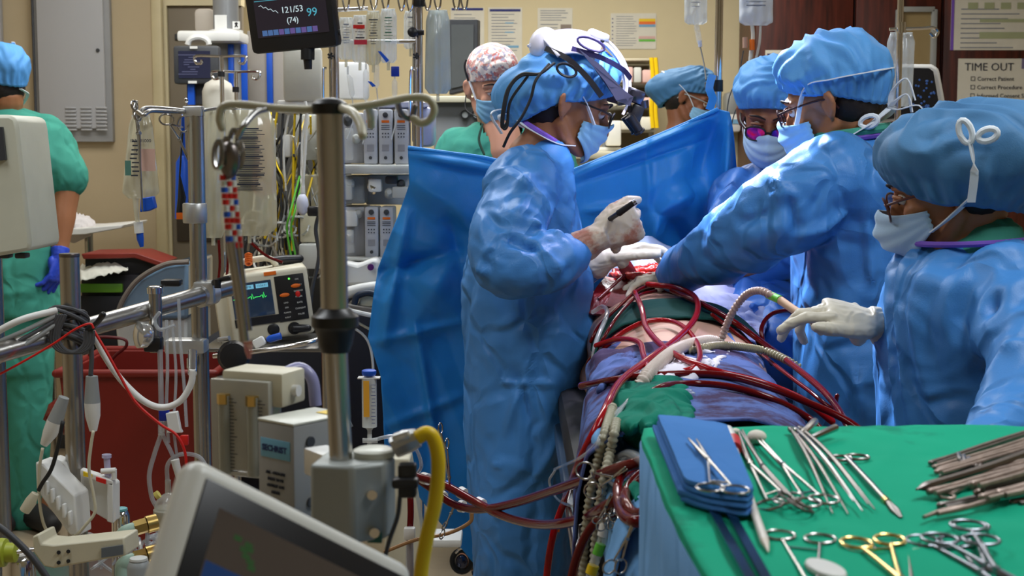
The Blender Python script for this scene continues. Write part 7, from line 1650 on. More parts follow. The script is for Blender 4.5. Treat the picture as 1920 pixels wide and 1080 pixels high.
obj('print', mb, ink_m, t); obj('pink_label', MB().box(P(277, 300, 2.893), (0.030, 0.001, 0.045)), mat('pink_label', srgb(220, 180, 166), 0.6, alpha=0.7), t); obj('teal_patch', MB().box(P(240, 315, 2.893), (0.012, 0.001, 0.030)), mat('teal_label', srgb(60, 130, 120), 0.6, alpha=0.7), t)
obj('outlet', MB().tube([P(254, 368, 2.92), P(255, 388, 2.92), P(258, 416, 2.92)], [0.007, 0.0055, 0.005], n=10, sm=4), bagy_m, t); obj('white_cap', MB().cyl(P(259, 416, 2.92), P(261, 437, 2.92), 0.0095), white_m, t); obj('blue_tip', MB().tube([P(262, 437, 2.92), P(263, 448, 2.92), P(266, 463, 2.92)], [0.0075, 0.0075, 0.004], n=12), blue_m, t)
obj('blue_clip', MB().prism([P(x, y, 2.88) for x, y in ((263, 372), (286, 368), (291, 390), (278, 396), (262, 398))], (0, 0.02, 0)), blue_m, t, bev=0.002)
ringtool('long steel clamp hooked through the loop beside the lone fluid bag', P(252, 198, 2.89), P(258, 218, 2.89), P(260, 250, 2.88), (P(268, 396, 2.87), P(266, 392, 2.87)), inst_m, 0.008, 0.0030, nrm=(0.8, -0.5, 0.1))
ringtool('steel clamp dangling behind the top of the tall post', P(312, 224, 2.98), P(345, 232, 3.04), P(336, 262, 3.04), (P(352, 300, 3.05), P(356, 300, 3.05)), inst_m, 0.014, 0.0030, nrm=(0, -1, 0.1))
bag('long yellowish fluid bag right behind the tall post', 376, 204, 424, 446, 3.12, bagy_m, 0, fat=0.022)
bag('large printed yellowish fluid bag behind the blurred hanging clamps', 412, 206, 516, 442, 3.22, bagy_m, 34, fat=0.028, skew=4)
t = bag('pink stained bag half hidden at the right of the large printed bag', 470, 222, 520, 366, 3.32, bagb_m, 0, fat=0.02, taper=0.5)
# ------------------------------------------------------------------ middle distance, left half
def stand_to_floor(t, x, Y, z, r=0.015, m=None): obj('stand', MB().cyl(V(x, Y, 0), V(x, Y, z), r), m or steel_m, t)
# defibrillator on its trolley
def defib():
    Y = 4.0; t = thing('defibrillator', 'cream defibrillator with green heart trace and orange buttons on a steel shelf', 'defibrillator', P(500, 632, Y))
    yw = radians(12); c = P(504, 566, Y+0.05); L = local(c, yw); R3 = Matrix.Rotation(yw, 3, 'Z') @ Matrix.Rotation(radians(-7), 3, 'Y'); RR = R3
    def G(a, b, c2): return c + R3 @ V(a, b, c2)
    cm = mat('defib_cream', srgb(208, 202, 180), 0.45)
    obj('case', MB().box(c, (0.232, 0.16, 0.195), RR, bev=0.014, seg=3), cm, t)
    obj('side_wing', MB().box(G(-0.125, 0.03, -0.015), (0.05, 0.15, 0.17), RR, bev=0.012), cm, t)
    f = -0.081
    s = obj('display', MB().box(G(-0.045, f, 0.022), (0.112, 0.004, 0.098), RR, bev=0.001), screen_mat('defib_screen', srgb(22, 38, 56), 0.9), t)
    obj('key_panel', MB().box(G(0.062, f, 0.012), (0.082, 0.004, 0.130), RR, bev=0.001).box(G(-0.04, f, -0.040), (0.125, 0.004, 0.022), RR), black_m, t)
    Mx = R3 @ V(1, 0, 0); Mz = R3 @ V(0, 0, 1)
    pts = [(-0.098, 0)]; 
    for k in range(3): pts += [(-0.088 + k*0.032, 0), (-0.082 + k*0.032, 0.004), (-0.080 + k*0.032, -0.005), (-0.077 + k*0.032, 0.011), (-0.074 + k*0.032, -0.004), (-0.070 + k*0.032, 0)]
    obj('trace', MB().tube([G(a, f-0.004, 0.028 + b) for a, b in pts], 0.0011, n=5), screen_mat('trace_green', srgb(60, 210, 90), 1.5), s)
    for a, wd in ((-0.055, 0.034), (-0.015, 0.034)): obj('readout', MB().box(G(a, f-0.003, 0.058), (wd, 0.001, 0.012), RR), screen_mat('readout_cyan', srgb(120, 190, 220), 0.8), s)
    text('DEFIB', 0.008, frame(G(-0.055, f-0.004, 0.058), Mx, Mz), ink_m, s); text('13:56:31', 0.008, frame(G(-0.015, f-0.004, 0.058), Mx, Mz), ink_m, s)
    for a, b, m in ((0.078, 0.044, orange_m), (0.044, 0.022, orange_m)): obj('orange_key', MB().ell(G(a, f-0.003, b), (0.014, 0.003, 0.006), RR, 14, 6), m, t)
    obj('shock_key', MB().ell(G(0.081, f-0.003, 0.020), (0.007, 0.003, 0.009), RR), red_m, t)
    for i, s_ in enumerate(('ON', 'ENERGY', 'CHARGE', 'PACER', 'RATE', 'CURRENT', 'PAUSE')): text(s_, 0.0065, frame(G(0.083, f-0.003, 0.062 - i*0.0165), Mx, Mz), white_m, t, name='key_label')
    for i, s_ in enumerate(('LEAD', 'SIZE', 'ALARMS', 'EVENT')): text(s_, 0.0055, frame(G(0.045, f-0.003, 0.0 - i*0.014), Mx, Mz), white_m, t, name='key_label')
    obj('green_lamp', MB().ell(G(0.062, f-0.003, 0.066), (0.003, 0.002, 0.003), RR), screen_mat('lamp_green', srgb(90, 220, 80), 1.5), t)
    obj('yellow_tag', MB().box(G(0.012, f, 0.088), (0.034, 0.003, 0.010), RR), orange_m, t)
    obj('dial', MB().lathe(G(0.0, f, -0.070), R3 @ V(0, -1, 0), [(-0.004, 0.017), (0.002, 0.017), (0.004, 0.014)], 20), black_m, t)
    obj('connector_port', MB().lathe(G(0.058, f, -0.075), R3 @ V(0, -1, 0), [(-0.004, 0.018), (0.004, 0.018), (0.005, 0.012)], 20), black_m, t)
    obj('paddle_plug', MB().tube([G(0.058, f-0.01, -0.075), G(0.095, f-0.02, -0.078)], [0.013, 0.010], n=12, round_ends=True), black_m, t)
    obj('handle', MB().tube([G(-0.10, 0, 0.09), G(-0.09, 0, 0.118), G(-0.02, 0, 0.126), G(0.02, 0, 0.122), G(0.035, 0, 0.10)], 0.009, n=12, sm=5), cm, t)
    obj('paddles', MB().tube([G(0.02, 0.01, 0.115), G(0.06, 0.02, 0.112), G(0.105, 0.03, 0.108)], [0.012, 0.014, 0.012], n=10, sm=4, round_ends=True), black_m, t)
    tr = thing('trolley', 'steel trolley shelf with a tubular rail under the defibrillator', 'trolley', V(P(500, 660, Y).x, Y, 0))
    zs = P(500, 640, Y).z
    obj('shelf', MB().box(V(P(505, 0, Y).x, Y+0.02, zs-0.006), (0.36, 0.32, 0.012), bev=0.004), mat('dark_steel_shelf', (0.25, 0.25, 0.25, 1), 0.25, 0.9), tr)
    obj('rail', MB().tube([P(400, 668, Y-0.15), P(500, 656, Y-0.17), P(580, 642, Y-0.16), P(602, 630, Y-0.10), P(606, 618, Y+0.1)], 0.007, n=10, sm=5), chrome_m, tr)
    for x in (415, 592): obj('leg', MB().cyl(V(P(x, 0, Y).x, Y+0.1, 0), V(P(x, 0, Y).x, Y+0.1, zs), 0.011), steel_m, tr)
    k = thing('cable_connector', 'white clip joined to a blue plug lying on the trolley rail', 'connector', P(495, 643, Y-0.14))
    obj('white_clip', MB().box(P(486, 642, Y-0.14), (0.034, 0.02, 0.026), Matrix.Rotation(-0.5, 3, 'Y'), bev=0.006), white_m, k); obj('blue_plug', MB().tube([P(500, 637, Y-0.14), P(505, 636, Y-0.14), P(527, 630, Y-0.14)], [0.005, 0.010, 0.010], n=10), blue_m, k)
defib()
# red bin
def bin_(name, label, x0, x1, yt, Y, dep, ybot, m, lip=0.018):
    z1 = P(0, yt, Y).z; xa = P(x0, 0, Y).x; xb = P(x1, 0, Y).x; t = thing(name, label, 'bin', V((xa+xb)/2, Y+dep/2, 0))
    def rect(ins, z): return [V(xa+ins, Y+ins, z), V(xb-ins, Y+ins, z), V(xb-ins, Y+dep-ins, z), V(xa+ins, Y+dep-ins, z)]
    mb = MB(); mb.ring_loft([rect(0.05, 0.02), rect(0.0, z1), rect(0.012, z1), rect(0.06, 0.05)]); obj('tub', mb, m, t, smooth=0, bev=0.004)
    mb = MB(); mb.tube([p for p in rect(-0.004, z1)], lip, n=8, closed=True) if 0 else None
    r = rect(-0.006, z1)
    for a, b in zip(r, r[1:]+r[:1]): mb.tube([a, b], 0.013, n=10, round_ends=True)
    obj('rim', mb, m, t); return t
t = bin_('waste_bin', 'large dark red plastic bin with a rolled rim standing behind the posts', 88, 385, 700, 4.25, 0.5, 985, dred_m)
mb = MB(); rr = random.Random(9)
zb = P(0, 735, 4.5).z
lump_ = MB(); 
for k in range(6): lump_.ell(V(P(120+k*45, 0, 4.5).x, 4.5 + rr.uniform(-.1, .1), zb + rr.uniform(-.1, -.04)), (0.09, 0.1, 0.06))
co, no, fs = remesh(lump_, 0.015, 2); co += no*(crumple(co, 14, 3)*0.015)[:, None]
obj('bin_liner', from_arrays(co, fs), mat('dark_red_liner', srgb(110, 22, 18), 0.35), t, smooth=180)
wp = thing('wire_basket', 'thin red wire hoop frame standing at the back of the red bin', 'frame', P(210, 680, 4.6))
obj('hoop', MB().tube([P(x, y, 4.55) for x, y in ((160, 700), (175, 640), (190, 632), (232, 636), (236, 650), (215, 668), (200, 690))], 0.005, n=8, sm=5), mat('maroon_wire', srgb(90, 20, 24), 0.4), wp)
# hooded grey device
t = thing('warming_cabinet', 'pale grey cart with a sloping clear blue hood behind the cross bar', 'cart', V(P(290, 0, 4.9).x, 4.95, 0))
obj('body', MB().prism([P(x, y, 4.9) for x, y in ((215, 602), (350, 596), (352, 780), (236, 800))], (0, 0.4, 0)), lgrey_m, t, bev=0.01)
obj('hood', MB().prism([P(x, y, 4.88) for x, y in ((218, 600), (232, 560), (262, 522), (310, 497), (352, 492), (352, 598))], (0, 0.42, 0)), mat('blue_hood', srgb(120, 150, 176), 0.15, alpha=0.9, coat=1.0), t, bev=0.012)
obj('hood_rim', MB().tube([P(x, y, 4.87) for x, y in ((216, 602), (232, 560), (262, 522), (310, 496), (354, 491))], 0.009, n=8, sm=5), mat('taupe_rim', srgb(120, 112, 104), 0.4), t)
obj('wheel_base', MB().box(V(P(290, 0, 4.9).x, 5.1, 0.22), (0.24, 0.35, 0.44), bev=0.02), grey_m, t)
# dark trolley with green drawer strip
t = thing('supply_trolley', 'dark trolley with open red lid and a bright green drawer strip at left', 'trolley', V(P(220, 0, 5.7).x, 5.8, 0))
dk = mat('dark_trolley', srgb(34, 30, 36), 0.5)
obj('carcass', MB().box(V(P(228, 0, 5.7).x, 5.85, P(0, 512, 5.7).z/2), (0.36, 0.4, P(0, 512, 5.7).z), bev=0.01), dk, t)
obj('green_strip', MB().box(P(190, 540, 5.63), (0.17, 0.02, 0.035), bev=0.004), mat('leaf_green', srgb(100, 150, 40), 0.5), t)
obj('drawer', MB().box(P(215, 575, 5.64), (0.28, 0.02, 0.09), bev=0.006), dk, t); obj('drawer', MB().box(P(215, 630, 5.64), (0.28, 0.02, 0.09), bev=0.006), dk, t)
obj('lid', MB().prism([P(x, y, 5.62) for x, y in ((152, 476), (255, 474), (306, 492), (300, 500), (252, 484), (156, 486))], (0, 0.25, 0)), mat('brick_lid', srgb(130, 44, 34), 0.5), t, bev=0.004)
obj('lid_liner', MB().prism([P(x, y, 5.66) for x, y in ((160, 482), (250, 481), (296, 498), (255, 516), (160, 512))], (0, 0.2, 0)), dk, t)
mb = MB(); mb.grid(lambda u, v: P(150 + 90*u, 500 - 12*sin(pi*u)*(1-v) + 26*v*(1-0.7*u), 5.58 + 0.1*(1-v)), 20, 8); co = np.array(mb.v); co[:, 2] += crumple(co, 20, 2)*0.008; mb.v = [tuple(q) for q in co]
obj('paper_towel', mb, paper_m, label='crumpled white paper lying on the dark trolley', cat='paper', smooth=180, solid=0.002)
t = thing('side_table', 'white topped table with draped cloth behind the man at left', 'table', V(P(140, 0, 6.1).x, 6.15, 0))
ztp = P(0, 432, 6.0).z
obj('table_top', MB().prism([P(x, y, 6.0) for x, y in ((40, 430), (150, 428), (232, 421), (228, 428), (160, 440), (40, 446))], (0, 0.4, 0)), white_m, t, bev=0.004)
for x in (60, 140): obj('leg', MB().cyl(V(P(x, 0, 6.1).x, 6.2, 0), V(P(x, 0, 6.1).x, 6.2, ztp), 0.018), steel_m, t)
mb = MB().ell(P(120, 426, 6.15), (0.12, 0.12, 0.05)); co, no, fs = remesh(mb, 0.01, 1); co += no*(crumple(co, 10, 2)*0.02)[:, None]
obj('white_linen', from_arrays(co, fs), mat('linen', srgb(205, 200, 200), 0.9), label='heap of white linen on the table behind the man at left', cat='linen', smooth=180)

# ---- monitor at the top, with rack of bags
def top_monitor():
    Y = 3.5; t = thing('patient_monitor', 'black monitor at the top showing 121/53 and 99, tilted down', 'monitor', P(575, 130, Y))
    c = P(548, 20, Y); R3 = Matrix.Rotation(radians(-14), 3, 'Z') @ Matrix.Rotation(radians(-4), 3, 'Y') @ Matrix.Rotation(radians(8), 3, 'X')
    def G(a, b, c2): return c + R3 @ V(a, b, c2)
    obj('case', MB().box(c, (0.225, 0.045, 0.19), R3, bev=0.012), black_m, t)
    s = obj('screen', MB().box(G(0.005, -0.0235, 0.015), (0.185, 0.002, 0.145), R3), screen_mat('monitor_screen', srgb(36, 30, 38), 0.8), t)
    f = lambda a, b: frame(G(a, -0.0255, b), R3 @ V(1, 0, 0), R3 @ V(0, 0, 1))
    wm = screen_mat('pale_digits', srgb(200, 220, 225), 0.9); cm = screen_mat('cyan_digits', srgb(80, 170, 190), 0.9)
    text('121/53', 0.021, f(0.010, 0.003), wm, s); text('(74)', 0.019, f(0.008, -0.022), wm, s); text('99', 0.028, f(0.060, -0.008), cm, s)
    obj('trace', MB().tube([G(-0.075 + 0.006*k, -0.025, 0.018 - 0.0025*k + (0.004 if k % 2 else 0)) for k in range(9)], 0.0008, n=5), wm, s)
    obj('wave_line', MB().box(G(0, -0.025, 0.030), (0.17, 0.001, 0.0015), R3), cm, s)
    for k in range(10): obj('soft_key', MB().box(G(-0.068 + k*0.0145, -0.025, -0.047), (0.0125, 0.001, 0.013), R3), [screen_mat('key_blue', srgb(90, 130, 190), 0.6), screen_mat('key_violet', srgb(120, 100, 170), 0.6)][k % 2 if k > 2 else 0], s)
    for k in range(3): obj('red_trend', MB().box(G(0.02 + k*0.022, -0.025, 0.052 - 0.006*k), (0.022, 0.001, 0.012), R3), screen_mat('dull_red%d' % k, srgb(90, 34, 34), 0.5), s)
    obj('neck', MB().tube([G(0.02, 0.02, -0.08), P(577, 92, Y), P(577, 112, Y)], [0.016, 0.017, 0.017], n=14).tube([P(577, 112, Y), P(578, 130, Y)], [0.011, 0.0095], n=14), black_m, t)
    obj('screw_knob', MB().cyl(P(630, 61, Y-0.02), P(638, 61, Y-0.02), 0.007), black_m, t)
    obj('ceiling_arm', MB().tube([G(0, 0.03, 0.05), G(0, 0.12, 0.2), V(G(0, 0, 0).x, 3.7, 2.2), V(G(0, 0, 0).x, 3.7, 3.0)], 0.02, n=12, sm=4), dgrey_m, t)
top_monitor()
Yr = 4.3
t = thing('bag_rack', 'chrome double pole rack with rows of hooks for the fluid bags', 'rack', V(P(705, 0, Yr).x, Yr, 0))
for x in (627, 785):
    obj('pole', MB().cyl(V(P(x, 0, Yr).x, Yr, 0.03), V(P(x, 0, Yr).x, Yr, 2.05), 0.0115), mat('lilac_chrome%d' % x, (0.62, 0.61, 0.68, 1), 0.15, 1.0, var=0.03), t)
    obj('pole', MB().cyl(V(P(x-9, 0, Yr).x, Yr+0.02, 0.03), V(P(x-9, 0, Yr).x, Yr+0.02, 2.0), 0.007), steel_m, t)
    obj('foot', MB().lathe(V(P(x, 0, Yr).x, Yr, 0), (0, 0, 1), [(0, 0.10), (0.03, 0.10), (0.05, 0.02)]), steel_m, t)
for y in (78, 20): obj('cross_rail', MB().cyl(P(600, y, Yr), P(785 if y == 78 else 690, y - (0 if y == 78 else 4), Yr), 0.006), chrome_m, t)
obj('top_rail', MB().cyl(P(600, -12, Yr), P(885, -12, Yr), 0.006), chrome_m, t)
for x in (613, 648, 676, 700, 722, 752, 768, 801, 820, 855, 870):
    obj('hook', MB().tube([P(x-6, -14, Yr-0.005), P(x-5, 4, Yr-0.01), P(x, 18 + (x % 5), Yr-0.015), P(x+5, 12, Yr-0.02), P(x+7, -2, Yr-0.02)], 0.0028, n=8, sm=5), chrome_m, t)
obj('black_cap', MB().lathe(P(785, 12, Yr-0.01), (0, 0, 1), [(-0.002, 0.012), (0, 0.017), (0.03, 0.020), (0.04, 0.016)], 16), black_m, t)
obj('black_knob', MB().lathe(P(774, 61, Yr-0.03), (0, -1, 0), [(-0.02, 0.008), (0, 0.015), (0.012, 0.015), (0.016, 0.008)], 16).cyl(P(774, 61, Yr-0.02), P(795, 61, Yr-0.02), 0.008), black_m, t)
for x in (620, 780): 
    c = P(x, 105, Yr-0.03); mb = MB()
    for k in range(5): mb.cyl(c, c + V(0.010*cos(k*1.257), 0, 0.010*sin(k*1.257)), 0.0035, n=8)
    obj('star_knob', mb, black_m, t)
obj('side_handle', MB().tube([P(612, 128, Yr-0.02), P(608, 128, Yr-0.02), P(606, 134, Yr-0.02), P(606, 185, Yr-0.02)], 0.004, n=8, sm=3).tube([P(780, 130, Yr-0.02), P(770, 134, Yr-0.02), P(769, 230, Yr-0.02)], 0.004, n=8, sm=3), chrome_m, t)
bag('clear bag with faint print, first from left on the hook rack', 634, 34, 664, 112, Yr-0.04, bagw_m, 8, inkl_m, fat=0.015, group=None)
t = bag('clear bag with two red labels on the hook rack', 660, 30, 690, 118, Yr-0.05, bagw_m, 8, ink_m, fat=0.015)
obj('red_label', MB().box(P(673, 50, Yr-0.072), (0.034, 0.001, 0.011)), red_m, t); obj('red_label', MB().box(P(676, 79, Yr-0.072), (0.038, 0.001, 0.014)), mat('crimson_label', srgb(190, 40, 60), 0.6), t)
bag('greyish bag third from left on the hook rack', 686, 22, 714, 122, Yr-0.06, bagy_m, 10, ink_m, fat=0.015)
t = bag('clear bag with green print, fourth on the hook rack', 712, 18, 744, 118, Yr-0.05, bagw_m, 9, mat('green_print', srgb(60, 110, 90), 0.7), fat=0.016)
obj('blue_wing', MB().prism([P(x, y, Yr-0.08) for x, y in ((708, 96), (714, 96), (730, 113), (724, 117))], (0, 0.006, 0)), blue_m, t)
bag('small bag with pink label behind the right pole of the hook rack', 757, 22, 782, 92, Yr+0.03, bagw_m, 4, inkl_m, fat=0.012)
bag('big full clear fluid bag hanging alone right of the hook rack', 796, 20, 846, 176, Yr-0.02, mat('full_bag', srgb(186, 196, 192), 0.3, alpha=0.85, bump=0.8, bscale=22, coat=0.6), 0, fat=0.03, taper=0.12)
obj('drain_bag', MB().box(P(568, 140, 4.6), (0.125, 0.03, 0.17), bev=0.012), mat('milky_bag', srgb(200, 198, 186), 0.4, alpha=0.9, bump=0.6, bscale=16), label='wide milky bag hanging under the tilted black monitor', cat='bag')
obj('white_housing', MB().box(P(662, 152, 4.75), (0.10, 0.10, 0.12), bev=0.012), white_m, label='white device housing behind the drip chambers', cat='device')
for k, (x, y0, y1, lab) in enumerate(((656, 140, 182, 'slanted'), (706, 118, 165, 'middle'), (740, 148, 182, 'right'), (686, 130, 190, 'long'))):
    t = thing('drip_chamber', lab + ' clear drip chamber hanging under the racked bags', 'chamber', P(x, y1, Yr-0.05)); sl = 4 if k == 0 else 0
    obj('chamber', MB().tube([P(x-sl, y0, Yr-0.05), P(x, y0+6, Yr-0.05), P(x+sl, y1-6, Yr-0.05), P(x+sl, y1, Yr-0.05)], [0.004, 0.0085, 0.0085, 0.004], n=12), clear_m, t)
    obj('line', MB().tube([P(x-sl, y0-16, Yr-0.05), P(x-sl, y0, Yr-0.05)], 0.003, n=6), clr, t); obj('line', MB().tube([P(x+sl, y1, Yr-0.05), P(x+3+sl, y1+40, Yr-0.06), P(x-6, y1+80, Yr-0.1)], 0.0022, n=6, sm=5), clr, t)
obj('blue_tag', MB().box(P(741, 134, Yr-0.08), (0.024, 0.006, 0.030), bev=0.002), mat('royal_tag', srgb(20, 50, 160), 0.4), label='square royal blue tag above the right drip chamber', cat='tag')
obj('blue_clamp', MB().prism([P(x, y, Yr-0.09) for x, y in ((689, 152), (696, 153), (705, 161), (698, 163))], (0, 0.01, 0)), blue_m, label='small blue slide clamp on the middle drip line', cat='clamp')

# ---- infusion pumps stacked on the rack
pm = mat('pump_grey', srgb(186, 188, 194), 0.4)
def pump(x0, x1, y0, y1, Y, label):
    t = thing('infusion_pump', label, 'pump', P((x0+x1)/2, y1, Y), 'syringe pump modules beside the blue screen'); s = S(Y); w_ = (x1-x0-2)*s; h = (y1-y0)*s; c = P((x0+x1)/2, (y0+y1)/2, Y+0.06)
    obj('case', MB().box(c, (w_, 0.12, h), bev=0.006), pm, t)
    f = c.y - 0.061; xx = c.x; z0 = c.z + h/2
    obj('knob', MB().lathe(V(xx, f, z0-h*0.10), (0, -1, 0), [(0, w_*0.20), (0.006, w_*0.18), (0.007, w_*0.05)], 14), dgrey_m, t)
    obj('orange_label', MB().box(V(xx, f-0.0005, z0-h*0.22), (w_*0.55, 0.001, h*0.045)), orange_m, t)
    mb = MB()
    for i in range(3): mb.box(V(xx, f, z0-h*(0.29+0.035*i)), (w_*0.6, 0.001, h*0.012))
    for i in range(3):
        for j in range(2): mb.box(V(xx + (i-1)*w_*0.2, f, z0-h*(0.44+0.06*j)), (w_*0.08, 0.001, h*0.025))
    obj('print', mb, ink_m, t)
    obj('data_plate', MB().box(V(xx, f-0.0003, z0-h*0.70), (w_*0.5, 0.001, h*0.12)), mat('plate_grey', srgb(150, 150, 156), 0.4), t)
    obj('screw', MB().cyl(V(xx, f, z0-h*0.88), V(xx, f-0.004, z0-h*0.88), w_*0.12), dgrey_m, t)
    return t
Yp = 4.45
for x0, lab in ((684, 'grey pump module of the upper row, left'), (712, 'grey pump module of the upper row, middle'), (741, 'grey pump module of the upper row, right')): pump(x0, x0+28, 206, 308, Yp, lab)
for x0, lab in ((686, 'grey pump module of the lower row, left'), (714, 'grey pump module of the lower row, right')): pump(x0, x0+28, 386, 482, Yp, lab)
t = thing('pump_cart', 'grey equipment cart carrying the pump modules left of the blue screen', 'cart', V(P(700, 0, 4.6).x, 4.6, 0))
def slab(x0, x1, y0, y1, Y, dep, m, nm='shelf', par=None, bev=0.006): return obj(nm, MB().box(P((x0+x1)/2, (y0+y1)/2, Y) + V(0, dep/2, 0), ((x1-x0)*S(Y), dep, (y1-y0)*S(Y)), bev=bev), m, par)
slab(640, 772, 309, 326, 4.42, 0.3, lgrey_m, par=t); slab(640, 745, 483, 490, 4.42, 0.3, lgrey_m, par=t)
slab(690, 800, 188, 204, 4.48, 0.25, mat('lilac_white', srgb(196, 198, 220), 0.3), 'top_unit', t, 0.02)
slab(636, 682, 212, 306, 4.5, 0.2, pm, 'side_unit', t); slab(636, 684, 330, 382, 4.5, 0.2, grey_m, 'bracket_unit', t); slab(636, 684, 388, 480, 4.5, 0.2, pm, 'side_unit', t)
slab(686, 770, 328, 384, 4.60, 0.2, lgrey_m, 'middle_unit', t); slab(772, 812, 200, 275, 4.5, 0.2, mat('lilac_side', srgb(170, 176, 210), 0.3), 'lilac_panel', t, 0.02)
slab(620, 760, 590, 900, 4.75, 0.3, mat('cabinet_navy', srgb(24, 28, 44), 0.6), 'lower_cabinet', t); slab(610, 770, 492, 600, 4.9, 0.15, dgrey_m, 'back_panel', t)  # dark navy lower cabinet, dark grey back panel
for x, y, r in ((652, 225, 9), (668, 260, 8), (655, 345, 10), (672, 400, 8), (655, 440, 9), (700, 350, 12), (730, 362, 9), (752, 345, 8)):
    obj('fitting', MB().lathe(P(x, y, 4.48), (0.1, -1, 0.2), [(-0.03, r*S(4.4)), (0.01, r*S(4.4)), (0.02, r*S(4.4)*0.5)], 12), [lgrey_m, dgrey_m, chrome_m, white_m][(x+y) % 4], t)
for x0, x1, y0, y1, m in ((690, 715, 335, 360, white_m), (722, 745, 330, 345, dgrey_m), (735, 765, 350, 372, lgrey_m), (640, 670, 395, 425, white_m), (648, 664, 430, 475, clear_m), (642, 660, 335, 375, lgrey_m), (645, 662, 240, 300, clear_m)):
    slab(x0, x1, y0, y1, 4.46, 0.05, m, 'module', t, 0.006)
t = thing('white_pump', 'white curved pump housing with a purple button left of the screen', 'pump', P(680, 535, 4.35))
obj('housing', MB().prism([P(x, y, 4.35) for x, y in ((644, 490), (670, 496), (700, 484), (711, 490), (711, 534), (644, 536))], (0, 0.15, 0)), white_m, t, bev=0.012)
obj('purple_button', MB().lathe(P(695, 501, 4.335), (0, -1, 0), [(-0.004, 0.010), (0.003, 0.010), (0.004, 0.006)], 16), mat('purple', srgb(90, 30, 110), 0.4), t)
t = thing('transport_seat', 'white rounded housing with a dark blue arched grip under the white pump', 'device', P(690, 575, 4.3))
obj('arm', MB().tube([P(640, 552, 4.3), P(680, 542, 4.3), P(718, 537, 4.3)], 0.018, n=14, sm=4, round_ends=True), white_m, t)
obj('grip', MB().tube([P(664, 572, 4.27), P(670, 555, 4.27), P(690, 549, 4.27), P(708, 556, 4.27), P(712, 572, 4.27)], 0.010, n=12, sm=5, round_ends=True), mat('navy_grip', srgb(30, 44, 66), 0.4), t)
obj('grip_plate', MB().prism([P(x, y, 4.28) for x, y in ((670, 574), (676, 560), (690, 555), (703, 561), (707, 574))], (0, 0.02, 0)), cream_m, t)
obj('tray', MB().prism([P(x, y, 4.25) for x, y in ((650, 570), (712, 580), (708, 592), (650, 582))], (0, 0.2, 0)), mat('taupe_tray', srgb(110, 104, 98), 0.4), t, bev=0.004); obj('tray_rim', MB().tube([P(645, 580, 4.22), P(700, 592, 4.22), P(712, 590, 4.22)], 0.007, n=8, sm=4), white_m, t)
# dark cart with cable tangle and beige monitor stack
t = thing('cable_cart', 'dark cart behind the defibrillator covered in cables', 'cart', V(P(540, 0, 5.1).x, 5.2, 0))
slab(455, 640, 205, 640, 5.15, 0.35, mat('cart_back_grey', srgb(60, 58, 54), 0.7), 'back_panel', t); slab(370, 640, 640, 1000, 4.9, 0.35, mat('cart_dark', srgb(34, 36, 44), 0.6), 'cabinet', t)  # dark grey back panel and darker cabinet of the cart
slab(550, 602, 215, 300, 4.8, 0.2, lgrey_m, 'grey_unit', t); slab(548, 602, 328, 398, 4.78, 0.2, cream_m, 'cream_unit', t); slab(562, 610, 402, 455, 4.6, 0.2, cream_m, 'stacked_unit', t); slab(560, 612, 458, 505, 4.55, 0.25, lgrey_m, 'stacked_unit', t); slab(520, 612, 188, 212, 4.6, 0.1, white_m, 'white_unit', t)
slab(535, 560, 175, 215, 4.7, 0.06, lgrey_m, 'socket_box', t); slab(528, 545, 252, 295, 4.6, 0.05, white_m, 'remote', t, 0.01)
rr = random.Random(21); mats = [lgrey_m, white_m, grey_m, dgrey_m, cream_m, blackm_m]
tang = thing('cable_tangle', 'tangle of white, grey, black and yellow cables hanging behind the pink bag', 'cable', P(530, 480, 4.7))
for k in range(44):
    x = rr.uniform(490, 605); y = rr.uniform(200, 300); pts = [(x, y, 4.7 + rr.uniform(-.15, .2))]
    for j in range(5): x += rr.uniform(-24, 22); y += rr.uniform(25, 75); x = min(604, max(455, x)); y = min(520, y); pts.append((x, y, 4.7 + rr.uniform(-.15, .2)))
    obj('cable', MB().tube([P(*p) for p in pts], rr.uniform(.0022, .0045), n=6, sm=5), mats[k % 6] if k % 9 else yellow_m, tang)
for k in range(6):
    x = 520 + k*11; obj('cable', MB().tube([P(x, 210, 4.62), P(x-6+rr.uniform(-5, 5), 280, 4.6), P(x-4, 380, 4.6), P(x+rr.uniform(-20, 10), 470, 4.62)], 0.004, n=7, sm=5), [yellow_m, dgrey_m, white_m][k % 3], tang)
for k in range(7):
    c = P(rr.uniform(460, 560), rr.uniform(400, 470), 4.6); R_0 = rr.uniform(.02, .05); obj('loop', MB().tube([c + V(R_0*cos(a), 0.02*sin(3*a), R_0*0.8*sin(a)) for a in [2*pi*j/14 for j in range(14)]], 0.004, n=6, closed=True), [lgrey_m, cream_m, white_m][k % 3], tang)
for x in (538, 546): obj('green_wire', MB().tube([P(x+24, 330, 4.55), P(x+6, 400, 4.5), P(x, 430, 4.5), P(x+8, 480, 4.5)], 0.0035, n=7, sm=5), green_m, tang)
for k in range(5): obj('orange_ring', MB().tube([P(466+6*cos(a), 478 + k*4 + 3*sin(a), 4.0 + .02*sin(a)) for a in [2*pi*j/12 for j in range(12)]], 0.0028, n=6, closed=True), orange_m, tang)
for pts in (((410, 450), (412, 500), (405, 560)), ((470, 455), (500, 480), (530, 492)), ((430, 460), (425, 520), (418, 560))): obj('blood_line', MB().tube([P(x, y, 4.0) for x, y in pts], 0.004, n=7, sm=5), blood_m, tang)
t = thing('squeeze_bulb', 'lilac white rubber bulb hanging on a line above the cable tangle', 'bulb', P(567, 405, 4.4))
blb = mat('lilac_rubber', srgb(205, 208, 226), 0.4)
